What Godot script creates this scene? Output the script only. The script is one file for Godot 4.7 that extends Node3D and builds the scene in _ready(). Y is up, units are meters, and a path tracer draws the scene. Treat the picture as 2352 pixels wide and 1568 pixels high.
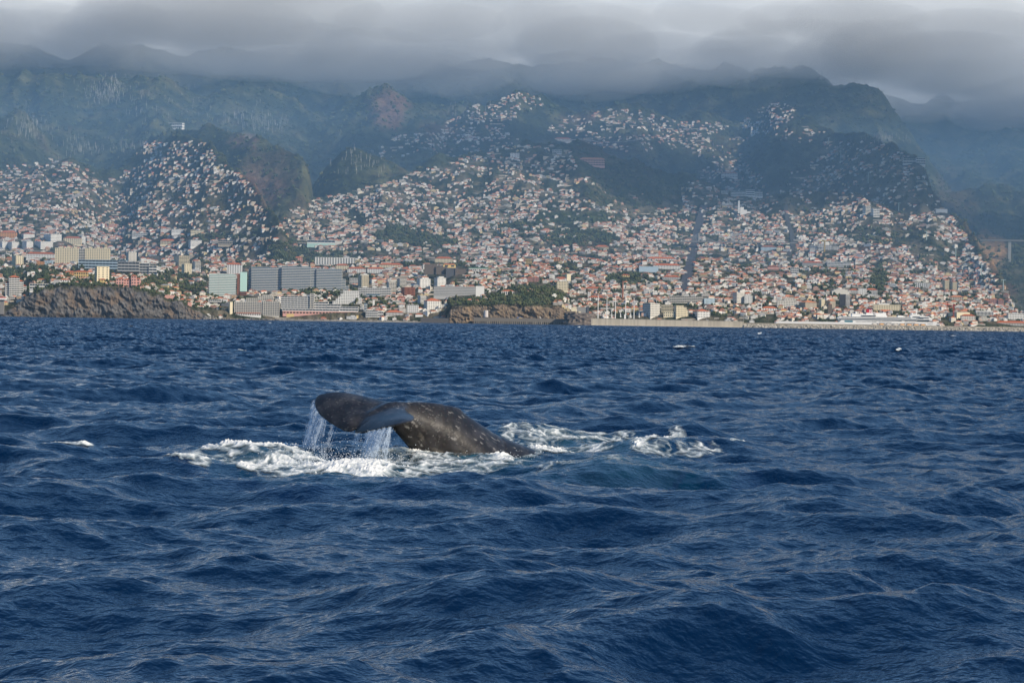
extends Node3D
# A sperm whale lifting its flukes off a harbour town on a steep island, seen from a low boat through a long lens. y is up, metres.

const F := 6669.0            # focal length, in the 2352-pixel measure used for bearings taken from the photograph
const CAM_H := 4.0           # eye height above the mean sea
const SHORE := 6050.0        # distance of the shoreline
const WHALE_Z := 84.4        # distance of the whale
var view: Basis
var rng := RandomNumberGenerator.new()
var M := {}                  # materials
var taken := {}              # names in use

# ------------------------------------------------------------------ bearings
func bearing(x: float, y: float) -> Vector2:      # (tangent of azimuth, tangent of elevation) of a sight line
	var v := view * Vector3(x - 1176.0, 784.0 - y, -F)
	return Vector2(v.x / -v.z, v.y / -v.z)

func on_sea(x: float, y: float) -> Vector2:       # (x, depth) where a sight line meets the mean sea
	var b := bearing(x, y)
	var z := CAM_H / -b.y
	return Vector2(b.x * z, z)

func sight(p: Vector3) -> Vector2:                # the reverse of bearing()
	var v := view.inverse() * (p - Vector3(0, CAM_H, 0))
	return Vector2(1176.0 + v.x / -v.z * F, 784.0 - v.y / -v.z * F)

# ------------------------------------------------------------------ naming
func numbered(called: String) -> String:
	if not taken.has(called):
		taken[called] = 0
		return called
	taken[called] += 1
	return "%s_%03d" % [called, taken[called]]

func tag(o: Node3D, label := "", category := "", group := "", kind := "") -> Node3D:
	if label: o.set_meta("label", label)
	if category: o.set_meta("category", category)
	if group: o.set_meta("group", group)
	if kind: o.set_meta("kind", kind)
	return o

func thing(called: String, label: String, category: String, at := Vector3.ZERO, turn := 0.0, group := "") -> Node3D:
	var o := Node3D.new()
	o.name = numbered(called)
	add_child(o)
	o.position = at
	o.rotation.y = turn
	tag(o, label, category, group)
	return o

func put(called: String, mesh: Mesh, mat: Material, parent: Node = null) -> MeshInstance3D:
	var o := MeshInstance3D.new()
	o.name = numbered(called) if parent == null else called
	o.mesh = mesh
	if mat: o.material_override = mat
	(self if parent == null else parent).add_child(o, true)
	return o

# ------------------------------------------------------------------ mesh building
class Shape:
	var v := PackedVector3Array()
	var n := PackedVector3Array()
	var c := PackedColorArray()
	func tri(a: Vector3, b: Vector3, d: Vector3, col: Color) -> void:      # corners counter-clockwise seen from outside
		var m := (b - a).cross(d - a).normalized()
		v.append(a); v.append(d); v.append(b)
		n.append(m); n.append(m); n.append(m)
		c.append(col); c.append(col); c.append(col)
	func quad(a: Vector3, b: Vector3, d: Vector3, e: Vector3, col: Color) -> void:
		tri(a, b, d, col)
		tri(a, d, e, col)
	func box(lo: Vector3, hi: Vector3, col: Color, bottom := false) -> void:
		var p := [Vector3(lo.x, lo.y, hi.z), Vector3(hi.x, lo.y, hi.z), Vector3(hi.x, hi.y, hi.z), Vector3(lo.x, hi.y, hi.z), Vector3(lo.x, lo.y, lo.z), Vector3(hi.x, lo.y, lo.z), Vector3(hi.x, hi.y, lo.z), Vector3(lo.x, hi.y, lo.z)]
		quad(p[0], p[1], p[2], p[3], col)
		quad(p[1], p[5], p[6], p[2], col)
		quad(p[5], p[4], p[7], p[6], col)
		quad(p[4], p[0], p[3], p[7], col)
		quad(p[3], p[2], p[6], p[7], col)
		if bottom: quad(p[4], p[5], p[1], p[0], col)
	func hip(lo: Vector3, hi: Vector3, col: Color, ridge := 0.5) -> void:   # a hipped roof over that rectangle, eaves at lo.y, ridge at hi.y along the longer side
		var w := hi.x - lo.x
		var d := hi.z - lo.z
		var m := (lo + hi) / 2.0
		var r0: Vector3
		var r1: Vector3
		var e := minf(w, d) * ridge
		if w >= d:
			r0 = Vector3(lo.x + e, hi.y, m.z); r1 = Vector3(hi.x - e, hi.y, m.z)
		else:
			r0 = Vector3(m.x, hi.y, hi.z - e); r1 = Vector3(m.x, hi.y, lo.z + e)
		var a := Vector3(lo.x, lo.y, hi.z)
		var b := Vector3(hi.x, lo.y, hi.z)
		var f := Vector3(hi.x, lo.y, lo.z)
		var g := Vector3(lo.x, lo.y, lo.z)
		if w >= d:
			quad(a, b, r1, r0, col); quad(f, g, r0, r1, col); tri(b, f, r1, col); tri(g, a, r0, col)
		else:
			quad(b, f, r1, r0, col); quad(g, a, r0, r1, col); tri(a, b, r0, col); tri(f, g, r1, col)
		quad(g, f, b, a, col)
	func prism(poly: PackedVector2Array, z0: float, z1: float, col: Color) -> void:  # an outline in x, y given counter-clockwise, from z0 to z1 > z0
		var t := Geometry2D.triangulate_polygon(poly)
		for k in range(0, t.size(), 3):
			var q := [poly[t[k]], poly[t[k + 1]], poly[t[k + 2]]]
			if (q[1] - q[0]).cross(q[2] - q[0]) < 0: q = [q[0], q[2], q[1]]
			tri(Vector3(q[0].x, q[0].y, z1), Vector3(q[1].x, q[1].y, z1), Vector3(q[2].x, q[2].y, z1), col)
			tri(Vector3(q[0].x, q[0].y, z0), Vector3(q[2].x, q[2].y, z0), Vector3(q[1].x, q[1].y, z0), col)
		for k in poly.size():
			var a := poly[k]
			var b := poly[(k + 1) % poly.size()]
			quad(Vector3(a.x, a.y, z1), Vector3(a.x, a.y, z0), Vector3(b.x, b.y, z0), Vector3(b.x, b.y, z1), col)
	func flat(poly: PackedVector2Array, y0: float, y1: float, col: Color) -> void:   # an outline in x, z, standing from y0 to y1
		var t := Geometry2D.triangulate_polygon(poly)
		for k in range(0, t.size(), 3):
			var q := [poly[t[k]], poly[t[k + 1]], poly[t[k + 2]]]
			if (q[1] - q[0]).cross(q[2] - q[0]) < 0: q = [q[0], q[2], q[1]]
			tri(Vector3(q[0].x, y1, q[0].y), Vector3(q[2].x, y1, q[2].y), Vector3(q[1].x, y1, q[1].y), col)
		var area := 0.0
		for k in poly.size(): area += poly[k].cross(poly[(k + 1) % poly.size()])
		for k in poly.size():
			var a := poly[k]
			var b := poly[(k + 1) % poly.size()]
			if area > 0: quad(Vector3(b.x, y0, b.y), Vector3(a.x, y0, a.y), Vector3(a.x, y1, a.y), Vector3(b.x, y1, b.y), col)
			else: quad(Vector3(a.x, y0, a.y), Vector3(b.x, y0, b.y), Vector3(b.x, y1, b.y), Vector3(a.x, y1, a.y), col)
	func tube(a: Vector3, b: Vector3, ra: float, rb: float, col: Color, sides := 6, caps := true) -> void:
		var w := (b - a).normalized()
		var u := w.cross(Vector3.RIGHT if absf(w.x) < 0.7 else Vector3.UP).normalized()
		var t := w.cross(u)
		for k in sides:
			var p := u * cos(TAU * k / sides) + t * sin(TAU * k / sides)
			var q := u * cos(TAU * (k + 1) / sides) + t * sin(TAU * (k + 1) / sides)
			quad(a + p * ra, a + q * ra, b + q * rb, b + p * rb, col)
			if caps:
				tri(b, b + p * rb, b + q * rb, col)
				tri(a, a + q * ra, a + p * ra, col)
	func ball(at: Vector3, r: Vector3, col: Color, sides := 8) -> void:
		for j in sides / 2:
			for k in sides:
				var p := []
				for s in [[j, k], [j + 1, k], [j + 1, k + 1], [j, k + 1]]:
					var th: float = PI * s[0] / (sides / 2)
					var ph: float = TAU * s[1] / sides
					p.append(at + r * Vector3(sin(th) * cos(ph), cos(th), -sin(th) * sin(ph)))
				if j > 0: tri(p[0], p[1], p[3], col)
				if j < sides / 2 - 1: tri(p[1], p[2], p[3], col)
	func mesh() -> ArrayMesh:
		var m := ArrayMesh.new()
		if v.is_empty(): return m
		var a := []
		a.resize(Mesh.ARRAY_MAX)
		a[Mesh.ARRAY_VERTEX] = v
		a[Mesh.ARRAY_NORMAL] = n
		a[Mesh.ARRAY_COLOR] = c
		m.add_surface_from_arrays(Mesh.PRIMITIVE_TRIANGLES, a)
		return m

func arrays_mesh(v: PackedVector3Array, n: PackedVector3Array, c: PackedColorArray, idx: PackedInt32Array, uv := PackedVector2Array()) -> ArrayMesh:
	var a := []
	a.resize(Mesh.ARRAY_MAX)
	a[Mesh.ARRAY_VERTEX] = v
	a[Mesh.ARRAY_NORMAL] = n
	if c.size(): a[Mesh.ARRAY_COLOR] = c
	if uv.size(): a[Mesh.ARRAY_TEX_UV] = uv
	a[Mesh.ARRAY_INDEX] = idx
	var m := ArrayMesh.new()
	m.add_surface_from_arrays(Mesh.PRIMITIVE_TRIANGLES, a)
	return m

func in_parallel(job: Callable, n: int) -> void:
	WorkerThreadPool.wait_for_group_task_completion(WorkerThreadPool.add_group_task(job, n))

func noise(s: int, freq: float, octaves := 4, kind := FastNoiseLite.FRACTAL_FBM) -> FastNoiseLite:
	var f := FastNoiseLite.new()
	f.seed = s
	f.noise_type = FastNoiseLite.TYPE_SIMPLEX_SMOOTH
	f.frequency = freq
	f.fractal_type = kind
	f.fractal_octaves = octaves
	return f

func hue(c: Color, r: float, s := 1.0) -> Color:   # a colour varied a little
	var k := 1.0 + (rng.randf() * 2.0 - 1.0) * r
	return Color(c.r * k * s, c.g * k * s, c.b * k * s)

func paint(colored := true, rough := 0.9, spec := 0.4) -> StandardMaterial3D:
	var m := StandardMaterial3D.new()
	m.vertex_color_use_as_albedo = colored
	m.roughness = rough
	m.metallic_specular = spec
	return m

# ------------------------------------------------------------------ the sea: a wind-sea spectrum turned into two tiles of waves
class Waves:
	const N := 256
	var size: float
	var k_lo: float
	var k_hi: float
	var disp := PackedVector3Array()   # sideways x, height, sideways z
	var slope := PackedVector2Array()
	var variance := 0.0
	var re: PackedFloat64Array
	var im: PackedFloat64Array
	func fft(a: PackedFloat64Array, b: PackedFloat64Array, cs: PackedFloat64Array, sn: PackedFloat64Array) -> void:
		var j := 0
		for i in range(1, N):
			var bit := N >> 1
			while j & bit:
				j ^= bit
				bit >>= 1
			j ^= bit
			if i < j:
				var t := a[i]; a[i] = a[j]; a[j] = t
				t = b[i]; b[i] = b[j]; b[j] = t
		var n := 2
		while n <= N:
			var h := n >> 1
			var step := N / n
			for s in range(0, N, n):
				for k in h:
					var c := cs[k * step]
					var d := sn[k * step]
					var p := s + k
					var q := p + h
					var x := a[q] * c - b[q] * d
					var y := a[q] * d + b[q] * c
					a[q] = a[p] - x
					b[q] = b[p] - y
					a[p] += x
					b[p] += y
			n <<= 1
	func fft2(r: PackedFloat64Array, i: PackedFloat64Array) -> void:
		var cs := PackedFloat64Array()
		var sn := PackedFloat64Array()
		for k in N / 2:
			cs.append(cos(TAU * k / N))
			sn.append(sin(TAU * k / N))
		for row in N:
			var a := r.slice(row * N, row * N + N)
			var b := i.slice(row * N, row * N + N)
			fft(a, b, cs, sn)
			for k in N:
				r[row * N + k] = a[k]
				i[row * N + k] = b[k]
		var a2 := PackedFloat64Array()
		var b2 := PackedFloat64Array()
		a2.resize(N)
		b2.resize(N)
		for col in N:
			for k in N:
				a2[k] = r[k * N + col]
				b2[k] = i[k * N + col]
			fft(a2, b2, cs, sn)
			for k in N:
				r[k * N + col] = a2[k]
				i[k * N + col] = b2[k]
	func make(l: float, lo: float, hi: float, wind: Vector2, peak: float, s: int) -> void:
		size = l; k_lo = lo; k_hi = hi
		var g := RandomNumberGenerator.new()
		g.seed = s
		var hr := PackedFloat64Array()
		var hi_ := PackedFloat64Array()
		hr.resize(N * N)
		hi_.resize(N * N)
		for j in N:
			for i in N:
				var kx := TAU / l * (i if i < N / 2 else i - N)
				var kz := TAU / l * (j if j < N / 2 else j - N)
				var k := sqrt(kx * kx + kz * kz)
				var x := g.randfn()
				var y := g.randfn()
				if k < lo or k >= hi or i == N / 2 or j == N / 2: continue
				var c := (kx * wind.x + kz * wind.y) / k
				var tight := clampf(1.0 / (1.0 + k * 0.6), 0.15, 1.0)
				var spread := lerpf(0.45, pow(maxf(c, 0.0), 2.0) * 1.6, tight)
				var p := exp(-1.25 * pow(peak / k, 2.0)) / pow(k, 3.75) * spread
				var amp := sqrt(p) * TAU / l
				hr[j * N + i] = x * amp
				hi_[j * N + i] = y * amp
		var r1 := hr.duplicate()   # made so that the height comes out real
		var i1 := hi_.duplicate()
		for j in N:
			for i in N:
				var o := ((N - j) % N) * N + (N - i) % N
				r1[j * N + i] = (hr[j * N + i] + hr[o]) * 0.5
				i1[j * N + i] = (hi_[j * N + i] - hi_[o]) * 0.5
		var ar := PackedFloat64Array(); var ai := PackedFloat64Array()
		var br := PackedFloat64Array(); var bi := PackedFloat64Array()
		var cr := PackedFloat64Array(); var ci := PackedFloat64Array()
		for a in [ar, ai, br, bi, cr, ci]: a.resize(N * N)
		for j in N:
			for i in N:
				var q := j * N + i
				var kx := TAU / l * (i if i < N / 2 else i - N)
				var kz := TAU / l * (j if j < N / 2 else j - N)
				var k := maxf(sqrt(kx * kx + kz * kz), 1e-6)
				ar[q] = r1[q] * (1.0 - kx / k); ai[q] = i1[q] * (1.0 - kx / k)
				br[q] = -i1[q] * kz / k - r1[q] * kx; bi[q] = r1[q] * kz / k - i1[q] * kx
				cr[q] = -i1[q] * kz; ci[q] = r1[q] * kz
		fft2(ar, ai)
		fft2(br, bi)
		fft2(cr, ci)
		disp.resize(N * N)
		slope.resize(N * N)
		for q in N * N:
			disp[q] = Vector3(ai[q], ar[q], br[q])
			slope[q] = Vector2(bi[q], cr[q])
			variance += ar[q] * ar[q]
		variance /= N * N
	func scale(k: float) -> void:
		for q in N * N:
			disp[q] *= k
			slope[q] *= k
	func at(x: float, z: float) -> Array:
		var u := x / size * N
		var w := z / size * N
		var i := floori(u)
		var j := floori(w)
		var f := u - i
		var g := w - j
		i &= N - 1
		j &= N - 1
		var i2 := (i + 1) & (N - 1)
		var a := j * N
		var b := ((j + 1) & (N - 1)) * N
		return [disp[a + i].lerp(disp[a + i2], f).lerp(disp[b + i].lerp(disp[b + i2], f), g), slope[a + i].lerp(slope[a + i2], f).lerp(slope[b + i].lerp(slope[b + i2], f), g)]

var swell := Waves.new()
var chop := Waves.new()
var ripple := Waves.new()
const CHOPPY := 0.70

func make_waves() -> void:
	var wind := Vector2(0.38, 0.92).normalized()
	in_parallel(func(i: int) -> void:
		if i == 0: swell.make(133.0, 0.02, TAU / 3.2, wind, 0.42, 11)
		elif i == 1: chop.make(23.7, TAU / 3.2, TAU / 0.30, wind, 0.42, 23)
		else: ripple.make(4.1, TAU / 0.30, TAU / 0.035, Vector2(0.9, 0.45).normalized(), 0.42, 5), 3)
	var k := SEA_RMS / sqrt(swell.variance)
	swell.scale(k)
	chop.scale(k * 0.62)
	ripple.scale(k * 0.44)

func water(x: float, z: float) -> Array:           # (point of the surface that rests at x, z; slope there)
	var a := swell.at(x, z)
	var b := chop.at(x * 0.966 + z * 0.259, z * 0.966 - x * 0.259)
	var d: Vector3 = a[0]
	var e: Vector3 = b[0]
	var s: Vector2 = a[1]
	var t: Vector2 = b[1]
	e = Vector3(e.x * 0.966 - e.z * 0.259, e.y, e.z * 0.966 + e.x * 0.259)
	t = Vector2(t.x * 0.966 - t.y * 0.259, t.y * 0.966 + t.x * 0.259)
	var h := d.y + e.y
	s += t
	for m in (mounds if z < -62.0 and z > -118.0 else []):                                  # water pushed up by the whale: (centre x, z, radius x, z, height)
		var u: float = (x - m[0]) / m[2]
		var w: float = (z - m[1]) / m[3]
		var r := u * u + w * w
		if r < 8.0:
			var g: float = m[4] * exp(-r)
			h += g
			s += Vector2(-2.0 * u / m[2] * g, -2.0 * w / m[3] * g)
	return [Vector3(x + CHOPPY * (d.x + e.x), h, z + CHOPPY * (d.z + e.z)), s]

var mounds := []

func build_sea() -> void:
	var zs := PackedFloat32Array([-4000.0, -400.0, -60.0, 0.0, 12.0, 18.0, 22.0])
	var z := 24.0
	while z < 7000.0:
		zs.append(z)
		z *= 1.0 + (0.0020 if z < 130.0 else 0.0026 if z < 320.0 else 0.0045 if z < 1200.0 else 0.011)
	zs.append_array(PackedFloat32Array([9000.0, 16000.0]))
	var cols := 550
	var rows := zs.size()
	var jobs := 16
	var out := []
	out.resize(jobs)
	in_parallel(func(job: int) -> void:
		var v := PackedVector3Array()
		var n := PackedVector3Array()
		var c := PackedColorArray()
		var uv := PackedVector2Array()
		for r in range(rows * job / jobs, rows * (job + 1) / jobs):
			var d := zs[r]
			var half := 0.205 * maxf(d, 0.0) + 4.0
			var calm := 0.0 if d < 20.0 else smoothstep(20.0, 26.0, d) * (1.0 - smoothstep(5000.0, 6000.0, d))
			for q in cols + 1:
				var x := (2.0 * q / cols - 1.0) * half
				if q == 0: x = -16000.0
				if q == cols: x = 16000.0
				var w := water(x, -d)
				var p: Vector3 = w[0]
				var s: Vector2 = w[1]
				if q == 0 or q == cols or calm == 0.0: p = Vector3(x, -0.1, -d)
				else: p = Vector3(x, 0, -d).lerp(p, calm)
				v.append(p)
				# far off, where a step of the mesh holds many ripples, only the faces turned to the boat are not hidden by the next crest
				s.y = lerpf(s.y, -absf(s.y) * 1.5 - 0.07, smoothstep(70.0, 420.0, d))
				n.append(Vector3(-s.x, 1.0, -s.y).normalized())
				uv.append(Vector2(x, -d) / ripple.size)
				var k := 0.0
				for m in (aerated if d > 62.0 and d < 118.0 else []):
					var a: float = (x - m[0]) / m[2]
					var b: float = (-d - m[1]) / m[3]
					k = maxf(k, m[4] * exp(-(a * a + b * b)))
				c.append(Color(0.0010, 0.0084, 0.034).lerp(Color(0.020, 0.075, 0.092), k))
		out[job] = [v, n, c, uv], jobs)
	var v := PackedVector3Array()
	var n := PackedVector3Array()
	var c := PackedColorArray()
	var uv := PackedVector2Array()
	for o in out:
		v.append_array(o[0]); n.append_array(o[1]); c.append_array(o[2]); uv.append_array(o[3])
	var w := cols + 1
	in_parallel(func(job: int) -> void:
		var id := PackedInt32Array()
		for r in range((rows - 1) * job / jobs, (rows - 1) * (job + 1) / jobs):
			for q in cols:
				var a := r * w + q
				id.append(a); id.append(a + w); id.append(a + 1)
				id.append(a + 1); id.append(a + w); id.append(a + w + 1)
		out[job] = id, jobs)
	var idx := PackedInt32Array()
	for o in out: idx.append_array(o)
	var m := StandardMaterial3D.new()
	m.vertex_color_use_as_albedo = true
	m.roughness = 0.09
	m.metallic_specular = 0.34
	var bytes := PackedByteArray()
	bytes.resize(256 * 256 * 3)
	for q in 256 * 256:
		var s := ripple.slope[q]
		var t := Vector3(-s.x, s.y, 1.0).normalized()
		bytes[q * 3] = clampi(int((t.x * 0.5 + 0.5) * 255.0 + 0.5), 0, 255)
		bytes[q * 3 + 1] = clampi(int((t.y * 0.5 + 0.5) * 255.0 + 0.5), 0, 255)
		bytes[q * 3 + 2] = clampi(int((t.z * 0.5 + 0.5) * 255.0 + 0.5), 0, 255)
	m.normal_enabled = true
	m.normal_texture = ImageTexture.create_from_image(Image.create_from_data(256, 256, false, Image.FORMAT_RGB8, bytes))
	m.normal_scale = 1.0
	tag(put("sea", arrays_mesh(v, n, c, idx, uv), m), "dark blue choppy sea running from the boat to the town", "", "", "structure")

var aerated := []

# ------------------------------------------------------------------ the island: hills given by their skylines, each at its own distance
const T0 := -0.245
const T1 := 0.245
const NC := 560
var NR := 0
var hills := []
var row_z := PackedFloat32Array()
var land_h := PackedFloat32Array()
var land_seen := PackedByteArray()
var shelf := PackedFloat32Array()
var gully: FastNoiseLite
var lumps: FastNoiseLite
var patchy: FastNoiseLite
var town_line := PackedFloat32Array()

func along(line: Array, soft := 0.0) -> PackedFloat32Array:      # a line of [tangent, value] sampled at the land's columns
	var out := PackedFloat32Array()
	for i in NC + 1:
		var t := lerpf(T0, T1, float(i) / NC)
		var k := 0
		while k < line.size() - 2 and line[k + 1][0] < t: k += 1
		out.append(lerpf(line[k][1], line[k + 1][1], clampf((t - line[k][0]) / maxf(line[k + 1][0] - line[k][0], 1e-6), 0.0, 1.0)))
	for pass_ in 2:
		var w := int(soft)
		if w > 0:
			var o2 := out.duplicate()
			for i in NC + 1:
				var s := 0.0
				for q in range(-w, w + 1): s += out[clampi(i + q, 0, NC)]
				o2[i] = s / (2 * w + 1)
			out = o2
	return out

func hill(skyline: Array, far: Array, near: Array, bulge: float, drop: float, soft := 2.0) -> void:
	var e := []
	for p in skyline:
		var b := bearing(p[0], p[1])
		e.append([b.x, b.y])
	var f := []
	for p in far: f.append([bearing(p[0], 500).x, p[1]])
	var g := []
	for p in near: g.append([bearing(p[0], 500).x, p[1]])
	hills.append([along(e, soft), along(f, 6.0), along(g, 6.0), bulge, drop])

func plan_land() -> void:
	gully = noise(3, 1.0 / 520.0, 4, FastNoiseLite.FRACTAL_RIDGED)
	lumps = noise(8, 1.0 / 120.0, 4)
	patchy = noise(21, 1.0 / 170.0, 5)
	# the coastal slope
	hill([[-600, 590], [0, 590], [400, 600], [600, 605], [800, 600], [1200, 600], [1600, 600], [2000, 622], [2230, 655], [2290, 690], [2330, 716], [2700, 722]], [[-600, 7000], [2700, 7000]], [[-600, SHORE + 10], [2700, SHORE + 10]], 1.0, 0.02, 4.0)
	# left hill with its town
	hill([[-600, 470], [-200, 430], [0, 376], [60, 364], [150, 352], [215, 392], [270, 408], [300, 370], [330, 330], [355, 320], [430, 322], [480, 334], [520, 376], [565, 414], [590, 450], [640, 486], [662, 540], [690, 600], [720, 720], [800, 800]], [[-600, 8500], [150, 8500], [340, 8700], [500, 8000], [650, 7200]], [[-600, 6900], [2400, 6900]], 0.9, 0.22)
	# green slopes above it
	hill([[-600, 200], [0, 258], [40, 262], [90, 300], [130, 318], [180, 345], [220, 380], [300, 380], [350, 318], [400, 292], [440, 290], [470, 306], [540, 312], [585, 324], [640, 345], [690, 372], [716, 392], [724, 430], [700, 480], [760, 640], [800, 720]], [[-600, 9300], [300, 9100], [700, 8100]], [[-600, 7600], [800, 7000]], 0.9, 0.22)
	# green knoll in the middle of the valley
	hill([[640, 640], [680, 520], [700, 470], [730, 424], [765, 372], [800, 344], [830, 346], [860, 362], [900, 386], [950, 412], [1010, 440], [1060, 470], [1100, 520]], [[600, 8300], [1100, 8300]], [[600, 7300], [1100, 7300]], 0.85, 0.3)
	# the lit middle hill
	hill([[560, 660], [610, 600], [640, 508], [680, 490], [720, 466], [760, 454], [800, 442], [860, 425], [930, 404], [1000, 378], [1060, 362], [1110, 352], [1200, 344], [1300, 346], [1360, 352], [1440, 380], [1560, 420], [1700, 440], [2000, 470], [2150, 500], [2230, 580], [2290, 650], [2335, 716], [2500, 760]], [[560, 7500], [700, 8000], [1200, 8500], [1700, 8400], [2350, 7600]], [[560, 6700], [2400, 6800]], 0.95, 0.3)
	# upper slopes with scattered villages
	hill([[700, 480], [800, 400], [860, 372], [910, 330], [940, 312], [985, 286], [1030, 292], [1080, 262], [1110, 248], [1168, 214], [1200, 222], [1250, 234], [1300, 256], [1350, 262], [1400, 250], [1470, 244], [1540, 268], [1600, 276], [1690, 282], [1730, 262], [1775, 240], [1800, 240], [1840, 266], [1880, 300], [1930, 318], [2000, 318], [2060, 332], [2100, 360], [2125, 372], [2135, 410], [2165, 455], [2205, 500], [2240, 545], [2262, 575], [2290, 615], [2312, 652], [2330, 690], [2345, 730]], [[700, 8700], [1170, 9700], [1700, 9900], [2000, 9000], [2150, 8400], [2330, 7000]], [[700, 7600], [1700, 7900], [2350, 6600]], 0.9, 0.45, 1.0)
	# spurs coming down from the wall on the left and in the middle
	hill([[-600, 180], [0, 190], [120, 176], [230, 200], [372, 152], [430, 196], [520, 222], [600, 206], [690, 262], [760, 256], [880, 196], [960, 236], [1060, 250], [1160, 330], [1240, 420]], [[-600, 10100], [600, 10000], [1240, 9700]], [[-600, 7700], [600, 7300], [1240, 7800]], 0.85, 0.15, 4.0)
	# the mountain wall, its tops in cloud
	hill([[-600, 110], [0, 112], [200, 118], [370, 126], [420, 136], [560, 124], [700, 130], [800, 148], [1000, 146], [1200, 150], [1400, 150], [1560, 158], [1700, 154], [1850, 158], [1890, 176], [1930, 191], [1985, 202], [2020, 228], [2060, 266], [2110, 322], [2180, 420], [2260, 540], [2330, 640], [2450, 740]], [[-600, 11200], [700, 11900], [1500, 11500], [2100, 10300], [2300, 9600]], [[-600, 8300], [1500, 8700], [2400, 7800]], 0.8, 0.5)
	# the far wall behind the right-hand valley
	hill([[-600, 150], [1500, 150], [1900, 226], [2100, 232], [2352, 222], [2800, 224]], [[-600, 13000], [2800, 12600]], [[-600, 9500], [1900, 9300], [2352, 7300], [2800, 7000]], 0.75, 0.4)
	var s := []
	for p in [[-600, 704], [0, 704], [46, 700], [64, 684], [80, 672], [110, 664], [135, 656], [230, 656], [300, 662], [340, 672], [380, 684], [420, 700], [445, 714], [480, 722], [640, 727], [860, 728], [1018, 729], [1036, 704], [1100, 699], [1280, 702], [1292, 706], [1304, 732], [1320, 736], [1400, 738], [2400, 742], [2700, 744]]:
		var b := bearing(p[0], p[1])
		s.append([b.x, b.y])
	shelf = along(s, 0.0)
	for x in range(-200, 2560):
		var q := 0
		while q < TOWN_TOP.size() - 2 and TOWN_TOP[q + 1][0] < x: q += 1
		town_line.append(lerpf(TOWN_TOP[q][1], TOWN_TOP[q + 1][1], clampf((x - TOWN_TOP[q][0]) / float(TOWN_TOP[q + 1][0] - TOWN_TOP[q][0]), 0.0, 1.0)))
	var z := SHORE
	while z < 13600.0:
		row_z.append(z)
		z += 6.0 if z < 7200.0 else 11.0 if z < 9000.0 else 20.0 if z < 11000.0 else 36.0
	NR = row_z.size()
	var chunk := []
	chunk.resize(NR)
	in_parallel(func(r: int) -> void:
		var a := PackedFloat32Array()
		a.resize(NC + 1)
		for i in NC + 1: a[i] = ground_formula(i, row_z[r])
		chunk[r] = a, NR)
	for a in chunk: land_h.append_array(a)
	land_seen.resize(land_h.size())
	for i in NC + 1:
		var top := -1.0
		for r in NR:
			var e := (land_h[r * (NC + 1) + i] - CAM_H) / row_z[r]
			land_seen[r * (NC + 1) + i] = 1 if e > top - 0.0004 else 0
			top = maxf(top, e)

func ground_formula(i: int, z: float) -> float:
	var best := -40.0
	var first := true
	for h in hills:
		var top: float = h[0][i]
		var far: float = h[1][i]
		var near: float = h[2][i]
		var y := -40.0
		if z >= near:
			var low: float = shelf[i] if first else -0.002
			if z <= far:
				var g: float = (z - near) / (far - near)
				g = lerpf(g, 1.0 - (1.0 - g) * (1.0 - g), 1.0 - h[3])
				y = CAM_H + (low + (top - low) * g) * z
			else:
				y = CAM_H + top * far - (z - far) * h[4]
		elif first:
			y = CAM_H + shelf[i] * z
		first = false
		if best < -30.0: best = y
		else:                                        # a soft maximum, so that hills meet in valleys and not in creases
			var w := 60.0
			var q := clampf(0.5 + 0.5 * (y - best) / w, 0.0, 1.0)
			best = lerpf(best, y, q) + w * q * (1.0 - q) * 0.3
	var x := lerpf(T0, T1, float(i) / NC) * z
	var rise := smoothstep(60.0, 420.0, best)
	var g2 := gully.get_noise_2d(x, z * 0.35)
	best += (g2 - 0.15) * (46.0 + 10.0 * smoothstep(450.0, 800.0, best)) * rise + lumps.get_noise_2d(x, z) * (3.0 + 9.0 * rise) * smoothstep(15.0, 60.0, best)
	return best

func ground(t: float, z: float) -> float:            # height of the land on that bearing at that distance
	var u := clampf((t - T0) / (T1 - T0) * NC, 0.0, NC - 0.001)
	var i := int(u)
	var r := clampi(row_z.bsearch(z) - 1, 0, NR - 2)
	var g := clampf((z - row_z[r]) / (row_z[r + 1] - row_z[r]), 0.0, 1.0)
	var a := r * (NC + 1) + i
	var b := a + NC + 1
	return lerpf(lerpf(land_h[a], land_h[a + 1], u - i), lerpf(land_h[b], land_h[b + 1], u - i), g)

func seen(t: float, z: float) -> bool:
	var u := clampi(roundi((t - T0) / (T1 - T0) * NC), 0, NC)
	return land_seen[clampi(row_z.bsearch(z), 0, NR - 1) * (NC + 1) + u] == 1

func stand(x: float, y: float, least := 0.0) -> Vector3:     # where a sight line first meets the land
	var b := bearing(x, y)
	var z := maxf(SHORE + 4.0, least)
	while z < 13400.0:
		if ground(b.x, z) >= CAM_H + b.y * z: break
		z += 5.0
	return Vector3(b.x * z, ground(b.x, z), -z)

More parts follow.
